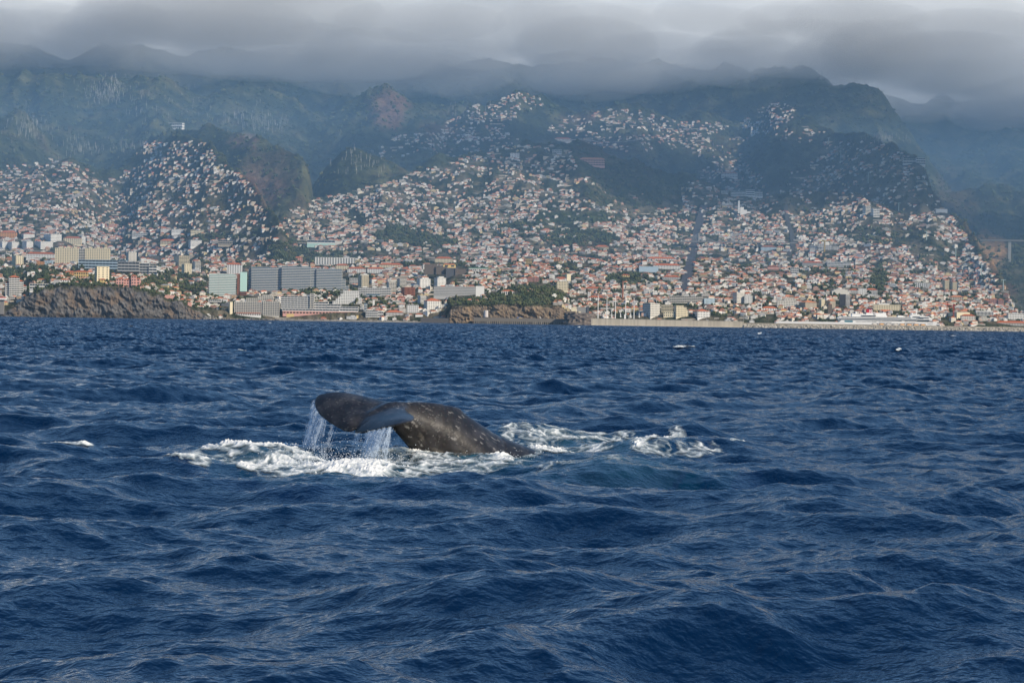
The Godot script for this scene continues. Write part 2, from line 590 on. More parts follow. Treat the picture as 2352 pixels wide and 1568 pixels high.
# patches of bare rock, scrub and field: [x, y, half width, half height, colour, strength]
var patches := [
	[890, 250, 46, 44, Color(0.26, 0.15, 0.11), 0.9], [620, 405, 75, 60, Color(0.16, 0.11, 0.075), 0.6], [560, 325, 34, 18, Color(0.27, 0.17, 0.12), 0.9], [590, 435, 60, 46, Color(0.25, 0.15, 0.11), 0.8],
	[500, 490, 110, 60, Color(0.16, 0.14, 0.075), 0.85], [350, 345, 60, 20, Color(0.12, 0.10, 0.05), 0.5], [1010, 300, 50, 18, Color(0.17, 0.11, 0.07), 0.8], [1330, 268, 50, 16, Color(0.18, 0.12, 0.08), 0.7],
	[1390, 350, 80, 26, Color(0.12, 0.085, 0.05), 0.7], [1440, 395, 70, 30, Color(0.10, 0.075, 0.045), 0.6], [2210, 500, 40, 70, Color(0.15, 0.11, 0.06), 0.7], [2180, 440, 30, 60, Color(0.16, 0.12, 0.07), 0.6],
	[2285, 575, 26, 42, Color(0.45, 0.28, 0.15), 1.0], [2260, 550, 16, 24, Color(0.42, 0.27, 0.15), 0.9], [2020, 575, 50, 12, Color(0.17, 0.10, 0.07), 0.8], [2320, 668, 18, 16, Color(0.22, 0.15, 0.09), 0.9],
	[1370, 560, 60, 18, Color(0.13, 0.10, 0.06), 0.7], [1180, 520, 80, 14, Color(0.07, 0.095, 0.03), 0.8], [1330, 500, 90, 14, Color(0.06, 0.09, 0.03), 0.8], [1870, 380, 60, 30, Color(0.05, 0.055, 0.025), 0.6],
	[1960, 445, 80, 40, Color(0.07, 0.055, 0.035), 0.6], [2080, 485, 60, 30, Color(0.11, 0.09, 0.05), 0.7], [2060, 520, 70, 16, Color(0.13, 0.10, 0.06), 0.6], [1300, 240, 60, 30, Color(0.05, 0.075, 0.03), 0.7],
	[1100, 560, 40, 20, Color(0.10, 0.085, 0.05), 0.5], [820, 375, 60, 50, Color(0.05, 0.062, 0.026), 0.7], [470, 545, 60, 18, Color(0.09, 0.075, 0.045), 0.6], [900, 505, 60, 12, Color(0.08, 0.08, 0.04), 0.5],
]

func build_land() -> void:
	var jobs := 16
	var out := []
	out.resize(jobs)
	var w := NC + 1
	var tint := noise(31, 1.0 / 60.0, 3)
	in_parallel(func(job: int) -> void:
		var v := PackedVector3Array()
		var n := PackedVector3Array()
		var c := PackedColorArray()
		for r in range(NR * job / jobs, NR * (job + 1) / jobs):
			var z := row_z[r]
			for i in w:
				var x := lerpf(T0, T1, float(i) / NC) * z
				var h := land_h[r * w + i]
				v.append(Vector3(x, h, -z))
				var i0 := maxi(i - 1, 0)
				var i1 := mini(i + 1, NC)
				var r0 := maxi(r - 1, 0)
				var r1 := mini(r + 1, NR - 1)
				var sx := (land_h[r * w + i1] - land_h[r * w + i0]) / ((i1 - i0) * (T1 - T0) / NC * z)
				var sz := (land_h[r1 * w + i] - land_h[r0 * w + i]) / (row_z[r1] - row_z[r0])
				n.append(Vector3(-sx, 1.0, sz).normalized())
				var p := sight(v[v.size() - 1])
				var a := patchy.get_noise_2d(x, z)
				var b := tint.get_noise_2d(x, z)
				var col := Color(0.058, 0.074, 0.036).lerp(Color(0.118, 0.120, 0.060), smoothstep(-0.1, 0.45, a + b * 0.4))
				col = col.lerp(Color(0.12, 0.092, 0.055), smoothstep(0.22, 0.6, a * 0.8 - b * 0.5) * 0.7)
				if p.y > town_line[clampi(int(p.x) + 200, 0, town_line.size() - 1)] + 6.0: col = col.lerp(Color(0.20, 0.17, 0.125), smoothstep(-0.25, 0.45, b + 0.4 * a) * 0.75)
				if h < 330.0: col = col.lerp(Color(0.16, 0.135, 0.10), smoothstep(-0.1, 0.5, b + 0.3 * a) * 0.6 * (1.0 - smoothstep(120.0, 330.0, h)))
				for k in patches:
					var dx: float = (p.x - k[0]) / k[2]
					var dy: float = (p.y - k[1]) / k[3]
					var q := dx * dx + dy * dy
					if q < 2.2: col = col.lerp(k[4], (1.0 - smoothstep(0.5, 1.5, q + 0.7 * a + 0.8 * b)) * k[5])
				col = col * (1.0 + 0.55 * b + 0.35 * a)
				c.append(col)
		out[job] = [v, n, c], jobs)
	var v := PackedVector3Array()
	var n := PackedVector3Array()
	var c := PackedColorArray()
	for o in out:
		v.append_array(o[0]); n.append_array(o[1]); c.append_array(o[2])
	var idx := PackedInt32Array()
	for r in NR - 1:
		for i in NC:
			var a := r * w + i
			idx.append(a); idx.append(a + w); idx.append(a + 1)
			idx.append(a + 1); idx.append(a + w); idx.append(a + w + 1)
	# the edge of the land goes down into the sea
	var first := v.size()
	for i in w:
		v.append(Vector3(v[i].x, -4.0, -SHORE + 3.0)); n.append(Vector3(0, 0.3, 1).normalized()); c.append(Color(0.17, 0.15, 0.13))
	for i in NC:
		idx.append(first + i); idx.append(i); idx.append(first + i + 1)
		idx.append(first + i + 1); idx.append(i); idx.append(i + 1)
	var m := paint(true, 1.0, 0.2)
	var grain := NoiseTexture2D.new()
	grain.width = 512
	grain.height = 512
	grain.seamless = true
	grain.noise = noise(77, 0.02, 4)
	var ramp := Gradient.new()
	ramp.set_color(0, Color(0.52, 0.52, 0.52))
	ramp.set_color(1, Color(1, 1, 1))
	grain.color_ramp = ramp
	m.albedo_texture = grain
	m.uv1_triplanar = true
	m.uv1_world_triplanar = true
	m.uv1_scale = Vector3.ONE / 170.0
	m.heightmap_enabled = true
	m.heightmap_texture = grain
	m.heightmap_scale = 900.0
	tag(put("hillside", arrays_mesh(v, n, c, idx), m), "steep green and brown island slopes rising from the town into cloud", "", "", "structure")

# ------------------------------------------------------------------ sky and cloud
func sky_at(d: Vector3, a: FastNoiseLite, b: FastNoiseLite) -> Color:
	var el := rad_to_deg(asin(clampf(d.y, -1.0, 1.0)))
	var az := rad_to_deg(atan2(d.x, -d.z))
	var up := clampf(d.y, 0.0, 1.0)
	var blue := Color(0.23, 0.41, 0.64).lerp(SKY_TOP, pow(1.0 - pow(1.0 - up, 2.2), 0.8))
	if el < -1.0: return Color(0.12, 0.16, 0.22)
	# cloud banked on the mountains ahead, scattered heaps elsewhere
	var ahead := exp(-pow(az / 105.0, 2.0))
	var p := Vector3(d.x, d.y * 2.4, d.z)
	var lay := a.get_noise_3dv(p * 3.0)
	var fine := b.get_noise_3dv(Vector3(d.x, d.y * 2.8, d.z) * 10.0)
	var edge := 7.4 + lay * 2.2 + fine * 1.5
	var cover := (1.0 - smoothstep(edge - 1.0, edge + 3.0, el)) * (1.0 - smoothstep(50.0, 85.0, absf(az) + 30.0 * lay))
	var heap := smoothstep(0.10, 0.5, lay + 0.25 * fine - 0.06) * (1.0 - smoothstep(30.0, 60.0, el)) * 0.6 * smoothstep(30.0, 80.0, absf(az))
	cover = clampf(maxf(cover, heap), 0.0, 1.0)
	var tone := 0.62 + 0.20 * a.get_noise_3dv(Vector3(d.x * 7.0, d.y * 30.0, d.z * 7.0)) + 0.26 * b.get_noise_3dv(Vector3(d.x, d.y * 3.0, d.z) * 8.0 + Vector3(3, 1, 2)) + 0.07 * (minf(el, 8.0) - 4.6)
	tone += 0.30 * b.get_noise_3dv(Vector3(d.x * 17.0, d.y * 52.0, d.z * 17.0) + Vector3(7, 2, 5)) * (1.0 - smoothstep(12.0, 20.0, el))
	tone = clampf(tone, 0.34, 1.1)
	var grey := Color(tone * 0.96, tone, tone * 1.04)
	return blue.lerp(grey, cover)

func build_sky() -> void:
	var w := 2048
	var h := 1024
	var a := noise(41, 1.0, 4)
	var b := noise(52, 0.8, 5)
	var low_w := 512
	var low_h := 256
	var px := PackedFloat32Array()
	var chunk := []
	chunk.resize(low_h)
	in_parallel(func(j: int) -> void:
		var row := PackedFloat32Array()
		var el := (0.5 - (j + 0.5) / low_h) * PI
		for i in low_w:
			var az := (i + 0.5) / low_w * TAU
			var c := sky_at(Vector3(sin(az) * cos(el), sin(el), -cos(az) * cos(el)), a, b)
			row.append(c.r); row.append(c.g); row.append(c.b)
		chunk[j] = row, low_h)
	for r in chunk: px.append_array(r)
	var im := Image.create_from_data(low_w, low_h, false, Image.FORMAT_RGBF, px.to_byte_array())
	im.resize(w, h, Image.INTERPOLATE_CUBIC)
	var j0 := int(h * 0.40)
	var j1 := int(h * 0.50)
	var sharp := []
	sharp.resize(j1 - j0)
	for i0 in [0, int(w * 0.92)]:
		var i1: int = i0 + int(w * 0.08)
		in_parallel(func(j: int) -> void:
			var row := PackedFloat32Array()
			var el := (0.5 - (j0 + j + 0.5) / h) * PI
			for i in range(i0, i1):
				var az := (i + 0.5) / w * TAU
				var c := sky_at(Vector3(sin(az) * cos(el), sin(el), -cos(az) * cos(el)), a, b)
				row.append(c.r); row.append(c.g); row.append(c.b)
			sharp[j] = row, j1 - j0)
		px = PackedFloat32Array()
		for r in sharp: px.append_array(r)
		im.blit_rect(Image.create_from_data(i1 - i0, j1 - j0, false, Image.FORMAT_RGBF, px.to_byte_array()), Rect2i(0, 0, i1 - i0, j1 - j0), Vector2i(i0, j0))
	var mat := PanoramaSkyMaterial.new()
	mat.panorama = ImageTexture.create_from_image(im)
	var sky := Sky.new()
	sky.sky_material = mat
	var e := Environment.new()
	e.background_mode = Environment.BG_SKY
	e.sky = sky
	e.background_energy_multiplier = SKY_ENERGY
	e.tonemap_mode = Environment.TONE_MAPPER_LINEAR
	e.tonemap_exposure = EXPOSURE
	e.fog_enabled = true
	e.fog_density = FOG
	e.fog_light_color = Color(0.72, 0.87, 1.0)
	e.volumetric_fog_enabled = true
	e.volumetric_fog_density = 0.0
	e.sdfgi_enabled = true
	e.ssao_enabled = true
	e.ssil_enabled = true
	var we := WorldEnvironment.new()
	we.name = "world"
	we.environment = e
	add_child(we)

func mist(x: float, y: float, z: float, size: Vector3, density: float, tint: Color, label: String) -> void:
	var f := FogVolume.new()
	f.name = numbered("cloud_haze")
	f.shape = RenderingServer.FOG_VOLUME_SHAPE_BOX
	f.size = size
	f.position = Vector3(x, y, -z)
	var m := FogMaterial.new()
	m.albedo = tint
	m.density = density
	f.material = m
	add_child(f)
	tag(f, label, "", "", "structure")

func bank(x: float, y: float, z: float, size: Vector3, density: float, label: String) -> void:
	var f := FogVolume.new()
	f.name = numbered("cloud")
	f.shape = RenderingServer.FOG_VOLUME_SHAPE_ELLIPSOID
	f.size = size
	f.position = Vector3(x, y, -z)
	var m := FogMaterial.new()
	m.albedo = Color(0.955, 0.975, 0.985)
	m.density = density
	f.material = m
	add_child(f)
	tag(f, label, "", "", "structure")

# ------------------------------------------------------------------ the whale: one distance field, meshed as one skin
# a runs along its heading, y up, s sideways (positive towards the boat); its origin is where the back leaves the water
const HEAD := 0.70           # heading, radians away from the boat to the right
var whale_at := Vector3.ZERO
var spine := [   # a, y, half height, half width
	[-2.75, 1.32, 0.10, 0.10], [-2.18, 1.40, 0.26, 0.22], [-1.72, 1.25, 0.47, 0.29], [-1.10, 1.02, 0.72, 0.42], [-0.38, 0.70, 0.96, 0.60], [0.32, 0.24, 1.10, 0.80], [1.30, -0.42, 1.24, 1.00], [2.60, -0.98, 1.38, 1.18], [4.20, -1.66, 1.54, 1.35]]
var spine_at := PackedVector2Array()
var spine_r := PackedVector2Array()
var planform := PackedVector2Array([   # sideways, backwards from the fluke's root; one side
	Vector2(0.0, -0.45), Vector2(0.20, -0.34), Vector2(0.45, -0.16), Vector2(0.80, 0.05), Vector2(1.20, 0.25), Vector2(1.55, 0.45), Vector2(1.82, 0.66), Vector2(2.00, 0.85), Vector2(2.08, 0.98), Vector2(2.05, 1.12),
	Vector2(1.90, 1.28), Vector2(1.64, 1.42), Vector2(1.30, 1.52), Vector2(0.95, 1.56), Vector2(0.58, 1.57), Vector2(0.28, 1.57), Vector2(0.10, 1.50), Vector2(0.0, 1.30)])
const ROOT := Vector2(-2.08, 1.46)
const PITCH := 0.35
const ROLL := 0.20
const TWIST := 0.10

func whale_out(p: Vector3) -> Vector3:              # from a, y, s to the world
	return whale_at + Vector3(p.x * cos(HEAD) + p.z * sin(HEAD), p.y, -p.x * sin(HEAD) + p.z * cos(HEAD))

func fluke_lift(s: float) -> float:
	return 0.56 * pow(absf(s) / 2.05, 1.25) - 0.10 * pow(absf(s) / 2.05, 4.0)

func fluke_point(s: float, c: float, n: float) -> Vector3:     # a point given on the fluke: sideways, backwards, above it
	var droop := -0.10 * maxf(c - 0.5, 0.0) * maxf(c - 0.5, 0.0)
	var k := n + fluke_lift(s) + droop + TWIST * s * (c - 0.5)
	var y := s * -sin(ROLL) + k * cos(ROLL)
	var z := s * cos(ROLL) + k * sin(ROLL)
	return Vector3(ROOT.x - c * cos(PITCH) - y * sin(PITCH), ROOT.y - c * sin(PITCH) + y * cos(PITCH), z)

func whale_field(p: Vector3) -> float:
	# body: an egg-shaped section swept along the spine
	var q := Vector2(p.x, p.y)
	var best := 1e9
	var hh := 0.3
	var hw := 0.3
	var v := 0.0
	var last := spine_at.size() - 1
	for i in last:
		var a := spine_at[i]
		var ab := spine_at[i + 1] - a
		var t := clampf((q - a).dot(ab) / ab.length_squared(), 0.0, 1.0)
		var d := q - a - ab * t
		var e := d.length_squared()
		if e < best:
			best = e
			var u := t
			hh = lerpf(spine_r[i].x, spine_r[i + 1].x, u)
			hw = lerpf(spine_r[i].y, spine_r[i + 1].y, u)
			v = sqrt(e) * signf(ab.cross(d))
	var f := v / hh
	var w := hw * (1.0 - 0.30 * smoothstep(0.0, 1.1, f) - 0.12 * smoothstep(0.2, 1.1, -f))
	var k := Vector2(f, p.z / w)
	var len := k.length()
	var body := (len - 1.0) * lerpf(minf(hh, w), hh, 0.0 if len < 1e-4 else absf(k.x) / len)
	var hump := Vector3((p.x - 0.30) / 0.30, (p.y - 1.50) / 0.22, p.z / 0.20).length_squared()
	body -= 0.07 * exp(-hump)
	# flukes
	var r := Vector3(p.x - ROOT.x, p.y - ROOT.y, p.z)
	var c := -r.x * cos(PITCH) - r.y * sin(PITCH)
	var n0 := -r.x * sin(PITCH) + r.y * cos(PITCH)
	if c < -0.75 or absf(n0) > 1.1: return body
	var s := r.z * cos(ROLL) - n0 * sin(ROLL)
	var n := r.z * sin(ROLL) + n0 * cos(ROLL)
	n -= fluke_lift(s) - 0.10 * maxf(c - 0.5, 0.0) * maxf(c - 0.5, 0.0) + TWIST * s * (c - 0.5)
	var o := Vector2(absf(s), c)
	var d2 := 1e9
	var inside := false
	var m := planform.size()
	for i in m - 1:
		var a := planform[i]
		var b := planform[i + 1]
		var e := b - a
		var g := o - a
		var t := clampf(g.dot(e) / e.length_squared(), 0.0, 1.0)
		d2 = minf(d2, (g - e * t).length_squared())
		if (a.y > o.y) != (b.y > o.y) and o.x < (b.x - a.x) * (o.y - a.y) / (b.y - a.y) + a.x: inside = not inside
	var dist := sqrt(d2)
	var fluke: float
	if inside:
		var thick := lerpf(0.17, 0.055, clampf(o.x / 2.0, 0.0, 1.0))
		var half := 0.016 + thick * (1.0 - pow(1.0 - clampf(dist / 0.50, 0.0, 1.0), 2.0))
		fluke = absf(n) - half
	else:
		fluke = Vector2(maxf(absf(n) - 0.016, 0.0), dist).length()
	var blend := 0.20
	var h := clampf(0.5 + 0.5 * (fluke - body) / blend, 0.0, 1.0)
	return lerpf(fluke, body, h) - blend * h * (1.0 - h)

func build_whale() -> void:
	var o := on_sea(1029, 1055)
	var fine := []                                   # the spine as a smooth curve
	for i in spine.size() - 1:
		var parts := 3 if i < 6 else 2
		for k in parts:
			var t := float(k) / parts
			var row := []
			for q in 4: row.append(cubic_interpolate(spine[i][q], spine[i + 1][q], spine[maxi(i - 1, 0)][q], spine[mini(i + 2, spine.size() - 1)][q], t))
			fine.append(row)
	fine.append(spine[spine.size() - 1])
	for row in fine:
		spine_at.append(Vector2(row[0], row[1]))
		spine_r.append(Vector2(row[2], row[3]))
	whale_at = Vector3(o.x, -0.02, -o.y)
	var cell := 0.032
	var big := 8
	var lo := Vector3(-4.3, -0.75, -2.6)
	var size := Vector3(8.6, 3.0, 5.2)
	var nb := Vector3i((size / (cell * big)).ceil())
	var near := []
	near.resize(nb.z)
	in_parallel(func(k: int) -> void:
		var l := []
		for j in nb.y:
			for i in nb.x:
				if absf(whale_field(lo + (Vector3(i, j, k) + Vector3.ONE * 0.5) * cell * big)) < cell * big * 0.97: l.append(Vector3i(i, j, k))
		near[k] = l, nb.z)
	var blocks := []
	for l in near: blocks.append_array(l)
	var made := []
	made.resize(blocks.size())
	in_parallel(func(b: int) -> void:                       # surface nets: one point in each cell that the skin crosses
		var at: Vector3i = blocks[b] * big
		var w := big + 2
		var d := PackedFloat32Array()
		for k in w:
			for j in w:
				for i in w: d.append(whale_field(lo + Vector3(at.x + i, at.y + j, at.z + k) * cell))
		made[b] = [at, d], blocks.size())
	var ids := {}
	var v := PackedVector3Array()
	var faces := PackedInt32Array()
	var w := big + 2
	var values := {}
	for m in made:
		var at: Vector3i = m[0]
		var d: PackedFloat32Array = m[1]
		for k in big + 1:
			for j in big + 1:
				for i in big + 1:
					var q := k * w * w + j * w + i
					var s := 0
					for e in 8:
						if d[q + (e & 1) + ((e >> 1) & 1) * w + (e >> 2) * w * w] < 0.0: s |= 1 << e
					if s == 0 or s == 255: continue
					var key := at + Vector3i(i, j, k)
					if ids.has(key): continue
					var sum := Vector3.ZERO
					var n := 0
					for axis in 3:
						for e in 8:
							if e & (1 << axis): continue
							var d0 := d[q + (e & 1) + ((e >> 1) & 1) * w + (e >> 2) * w * w]
							var e2 := e | (1 << axis)
							var d1 := d[q + (e2 & 1) + ((e2 >> 1) & 1) * w + (e2 >> 2) * w * w]
							if (d0 < 0.0) == (d1 < 0.0): continue
							var p := Vector3(e & 1, (e >> 1) & 1, e >> 2)
							p[axis] = d0 / (d0 - d1)
							sum += p
							n += 1
					ids[key] = v.size()
					v.append(lo + (Vector3(key) + sum / n) * cell)
					values[key] = [d[q], d[q + 1], d[q + w], d[q + w * w]]
	for key in values:
		var d: Array = values[key]
		for axis in 3:
			if (d[0] < 0.0) == (d[axis + 1] < 0.0): continue
			var u := Vector3i.ZERO
			var t := Vector3i.ZERO
			u[(axis + 1) % 3] = 1
			t[(axis + 2) % 3] = 1
			if not (ids.has(key - u) and ids.has(key - t) and ids.has(key - u - t)): continue
			var a: int = ids[key]
			var b: int = ids[key - u]
			var c: int = ids[key - u - t]
			var e: int = ids[key - t]
			if d[0] < 0.0: faces.append_array(PackedInt32Array([a, c, b, a, e, c]))
			else: faces.append_array(PackedInt32Array([a, b, c, a, c, e]))
	# colour: dark brown-grey skin, paler sloughing patches and small pale scars
	var n := PackedVector3Array()
	var col := PackedColorArray()
	n.resize(v.size())
	col.resize(v.size())
	var cloudy := noise(5, 1.5, 4)
	var fleck := noise(6, 4.2, 3)
	var fleck2 := noise(9, 2.3, 4)
	var skin := noise(12, 7.0, 3)
	var part := []
	part.resize(16)
	in_parallel(func(job: int) -> void:
		var l := []
		for i in range(v.size() * job / 16, v.size() * (job + 1) / 16):
			var p := v[i]
			var along_ := Vector3(p.x * 0.86 - p.y * 0.5, p.x * 0.5 + p.y * 0.86, p.z)      # flecks lie along the flank
			var a := cloudy.get_noise_3dv(p)
			var on_body := smoothstep(-2.6, -1.9, p.x)
			var c := Color(0.015, 0.0135, 0.0135).lerp(Color(0.034, 0.0325, 0.034), smoothstep(-0.3, 0.5, a))
			var f := smoothstep(0.36, 0.47, fleck.get_noise_3d(along_.x * 0.42, along_.y * 2.2, along_.z * 1.6) + 0.10 * a) * smoothstep(-0.15, 0.25, cloudy.get_noise_3dv(p * 0.8 + Vector3(4, 2, 1)))
			c = c.lerp(Color(0.24, 0.235, 0.225), f * 0.75 * lerpf(0.25, 1.0, on_body))
			var g2 := smoothstep(0.12, 0.5, fleck2.get_noise_3d(along_.x * 0.7, along_.y * 1.5, along_.z)) * smoothstep(1.25, 0.7, p.y) * smoothstep(0.4, -0.5, p.x)
			c = c.lerp(Color(0.115, 0.105, 0.090), g2 * 0.6 * on_body)
			var scratch := smoothstep(0.42, 0.55, fleck.get_noise_3d(along_.x * 0.5 + 30.0, along_.y * 5.0, along_.z * 4.0))
			c = c.lerp(Color(0.16, 0.155, 0.15), scratch * 0.5)
			c = c * (1.0 + 0.25 * skin.get_noise_3dv(p))
			l.append(c)
		part[job] = l, 16)
	var q := 0
	for l in part:
		for x in l:
			col[q] = x
			q += 1
	for i in v.size(): v[i] = whale_out(v[i]) - whale_at
	for pass_ in 2:                                  # even the skin out a little
		var sum := PackedVector3Array()
		var cnt := PackedInt32Array()
		sum.resize(v.size())
		cnt.resize(v.size())
		for t in range(0, faces.size(), 3):
			for k in 3:
				sum[faces[t + k]] += v[faces[t + (k + 1) % 3]]
				cnt[faces[t + k]] += 1
		for i in v.size():
			if cnt[i] > 0: v[i] = v[i].lerp(sum[i] / cnt[i], 0.5)
	for t in range(0, faces.size(), 3):
		var g := (v[faces[t + 2]] - v[faces[t]]).cross(v[faces[t + 1]] - v[faces[t]])
		for k in 3: n[faces[t + k]] += g
	for i in v.size(): n[i] = n[i].normalized()
	var m := paint(true, 0.40, 0.34)
	var wet := NoiseTexture2D.new()
	wet.width = 256
	wet.height = 256
	wet.seamless = true
	wet.noise = noise(14, 0.03, 4)
	m.clearcoat_enabled = true
	m.clearcoat = 0.35
	m.clearcoat_roughness = 0.16
	m.heightmap_enabled = true
	m.heightmap_texture = wet
	m.heightmap_scale = 0.45
	m.uv1_triplanar = true
	m.uv1_scale = Vector3.ONE * 1.1
	var body := put("sperm_whale", arrays_mesh(v, n, col, faces), m)
	body.position = whale_at
	tag(body, "dark grey sperm whale lifting its dripping tail flukes out of the sea", "whale")

# ------------------------------------------------------------------ white water
# strokes of foam: from bearing, to bearing, half width across and along the sight (pixels of the 2352-wide measure), strength
var strokes := [
	[500, 1062, 760, 1076, 70, 15, 0.60], [760, 1086, 1160, 1072, 70, 17, 0.58], [1180, 1050, 1420, 1026, 60, 11, 0.52], [1400, 1034, 1580, 1022, 60, 10, 0.50],
	[745, 1078, 870, 1082, 60, 20, 1.0], [660, 1066, 760, 1074, 55, 15, 0.85], [500, 1052, 662, 1050, 50, 9, 0.95], [470, 1060, 560, 1060, 40, 8, 0.62], [345, 1071, 400, 1078, 30, 4, 0.66], [400, 1078, 470, 1082, 34, 4, 0.76], [290, 1071, 310, 1071, 24, 5, 0.66],
	[565, 1080, 590, 1081, 20, 5, 0.95], [625, 1080, 735, 1084, 40, 12, 0.68], [880, 1072, 1010, 1070, 60, 20, 0.66], [900, 1094, 1000, 1088, 70, 14, 0.52], [930, 1047, 975, 1050, 34, 8, 1.0], [975, 1060, 1060, 1056, 40, 8, 0.72],
	[1060, 1052, 1130, 1046, 30, 7, 0.92], [1120, 1050, 1165, 1066, 26, 9, 1.0], [1030, 1074, 1150, 1072, 50, 10, 0.66], [1172, 1061, 1305, 1062, 40, 3, 0.72], [1190, 1012, 1270, 1016, 50, 10, 0.62], [1270, 1014, 1430, 1008, 60, 8, 0.58],
	[1225, 1042, 1275, 1046, 34, 9, 1.0], [1220, 1036, 1330, 1028, 50, 8, 0.60], [1330, 1046, 1450, 1026, 30, 6, 0.74], [1450, 1026, 1560, 1008, 28, 6, 0.78], [1460, 1044, 1560, 1022, 26, 5, 0.80], [1560, 1022, 1590, 1012, 24, 4, 0.72],
	[1480, 1046, 1530, 1046, 40, 7, 0.62], [1590, 1046, 1640, 1044, 40, 6, 0.64], [1600, 1028, 1700, 1030, 40, 4, 0.60], [1290, 1078, 1400, 1082, 60, 7, 0.47], [1250, 1094, 1340, 1086, 50, 6, 0.47], [780, 1104, 900, 1106, 60, 5, 0.55], [1180, 1020, 1200, 1030, 30, 8, 0.62],
]
var foam_ridge: FastNoiseLite
var foam_soft: FastNoiseLite

func plan_whale_water() -> void:
	for m in [[800, 1082, 130, 30, 0.10], [1120, 1058, 70, 14, 0.24], [560, 1052, 130, 12, 0.16], [440, 1080, 70, 8, 0.14], [1575, 1010, 110, 26, 0.13], [1420, 1082, 150, 22, 0.26], [1230, 1040, 60, 14, 0.10], [950, 1050, 60, 12, 0.12], [160, 1062, 110, 16, 0.22]]:
		var o := on_sea(m[0], m[1])
		mounds.append([o.x, -o.y, m[2] * o.y / F, m[3] * o.y * o.y / (CAM_H * F), m[4]])
	for m in [[840, 1085, 220, 34, 0.55], [1400, 1080, 200, 30, 0.42], [1340, 1030, 170, 26, 0.5], [600, 1064, 140, 16, 0.45], [1120, 1062, 110, 18, 0.9]]:
		var o := on_sea(m[0], m[1])
		aerated.append([o.x, -o.y, m[2] * o.y / F, m[3] * o.y * o.y / (CAM_H * F), m[4]])

func foam_sheet(list: Array, x0: float, x1: float, z0: float, z1: float, dx: float, dz: float, rise: float, bar: float) -> ArrayMesh:
	var caps := []
	for s in list:
		var a := on_sea(s[0], s[1])
		var b := on_sea(s[2], s[3])
		var zm := (a.y + b.y) / 2.0
		caps.append([Vector2(a.x, -a.y), Vector2(b.x, -b.y), s[4] * zm / F, s[5] * zm * zm / (CAM_H * F), s[6]])
	var nx := int((x1 - x0) / dx)
	var nz := int((z1 - z0) / dz)
	var rows := []
	rows.resize(nz + 1)
	in_parallel(func(j: int) -> void:
		var l := []
		var z := z0 + j * dz
		var row := caps.filter(func(c: Array) -> bool: return z > minf(c[0].y, c[1].y) - c[3] and z < maxf(c[0].y, c[1].y) + c[3])
		for i in nx + 1:
			var x := x0 + i * dx
			var m := 0.0
			for c in row:
				if x < minf(c[0].x, c[1].x) - c[2] or x > maxf(c[0].x, c[1].x) + c[2]: continue
				var sc := Vector2(1.0 / c[2], 1.0 / c[3])
				var a: Vector2 = c[0] * sc
				var ab: Vector2 = c[1] * sc - a
				var p := Vector2(x, z) * sc - a
				var t := clampf(p.dot(ab) / maxf(ab.length_squared(), 1e-9), 0.0, 1.0)
				var d := (p - ab * t).length_squared()
				if d < 1.0: m = maxf(m, c[4] * (1.0 - d * d))
			if m <= 0.02:
				l.append(null)
				continue
			var wx := x + 0.35 * foam_soft.get_noise_2d(x * 0.5 + 70.0, z * 0.5)
			var r := foam_ridge.get_noise_2d(wx * 1.0, z * 0.55)
			var q := foam_soft.get_noise_2d(wx * 0.6 + 20.0, z * 0.35)
			var f := 0.34 + 0.46 * r + 0.34 * q - 0.96 + 0.86 * m
			if f < bar - 0.22:
				l.append(null)
				continue
			var w := water(x, z)
			var thick := clampf(f - bar, 0.0, 0.6)
			var a := smoothstep(-0.22, 0.16, f - bar) * (0.42 + 0.53 * smoothstep(0.0, 0.34, f - bar))
			var lump := 0.5 + 0.6 * foam_soft.get_noise_2d(x * 6.5 + 40.0, z * 4.0) + 0.5 * foam_ridge.get_noise_2d(x * 2.2 + 9.0, z * 2.0)
			var p: Vector3 = w[0]
			p.y += 0.02 + rise * thick * clampf(lump, 0.0, 1.3) * m
			var tone := Color(0.33, 0.40, 0.43).lerp(Color(0.70, 0.71, 0.70), smoothstep(0.02, 0.46, thick + 0.22 * foam_soft.get_noise_2d(x * 3.0, z * 2.0)))
			tone.a = a
			l.append([p, tone])
		rows[j] = l, nz + 1)
	var ids := []
	var v := PackedVector3Array()
	var c := PackedColorArray()
	for l in rows:
		var r := PackedInt32Array()
		for e in l:
			if e == null: r.append(-1)
			else:
				r.append(v.size())
				v.append(e[0])
				c.append(e[1])
		ids.append(r)
	var idx := PackedInt32Array()
	var n := PackedVector3Array()
	n.resize(v.size())
	for j in nz:
		var a: PackedInt32Array = ids[j]
		var b: PackedInt32Array = ids[j + 1]
		for i in nx:
			for t in [[a[i], a[i + 1], b[i]], [a[i + 1], b[i + 1], b[i]]]:
				if t[0] < 0 or t[1] < 0 or t[2] < 0: continue
				idx.append(t[0]); idx.append(t[1]); idx.append(t[2])
				var g := (v[t[2]] - v[t[0]]).cross(v[t[1]] - v[t[0]])
				for k in 3: n[t[k]] += g
	for i in n.size(): n[i] = n[i].normalized() if n[i].length() > 0.0 else Vector3.UP
	if idx.is_empty(): return null
	return arrays_mesh(v, n, c, idx)

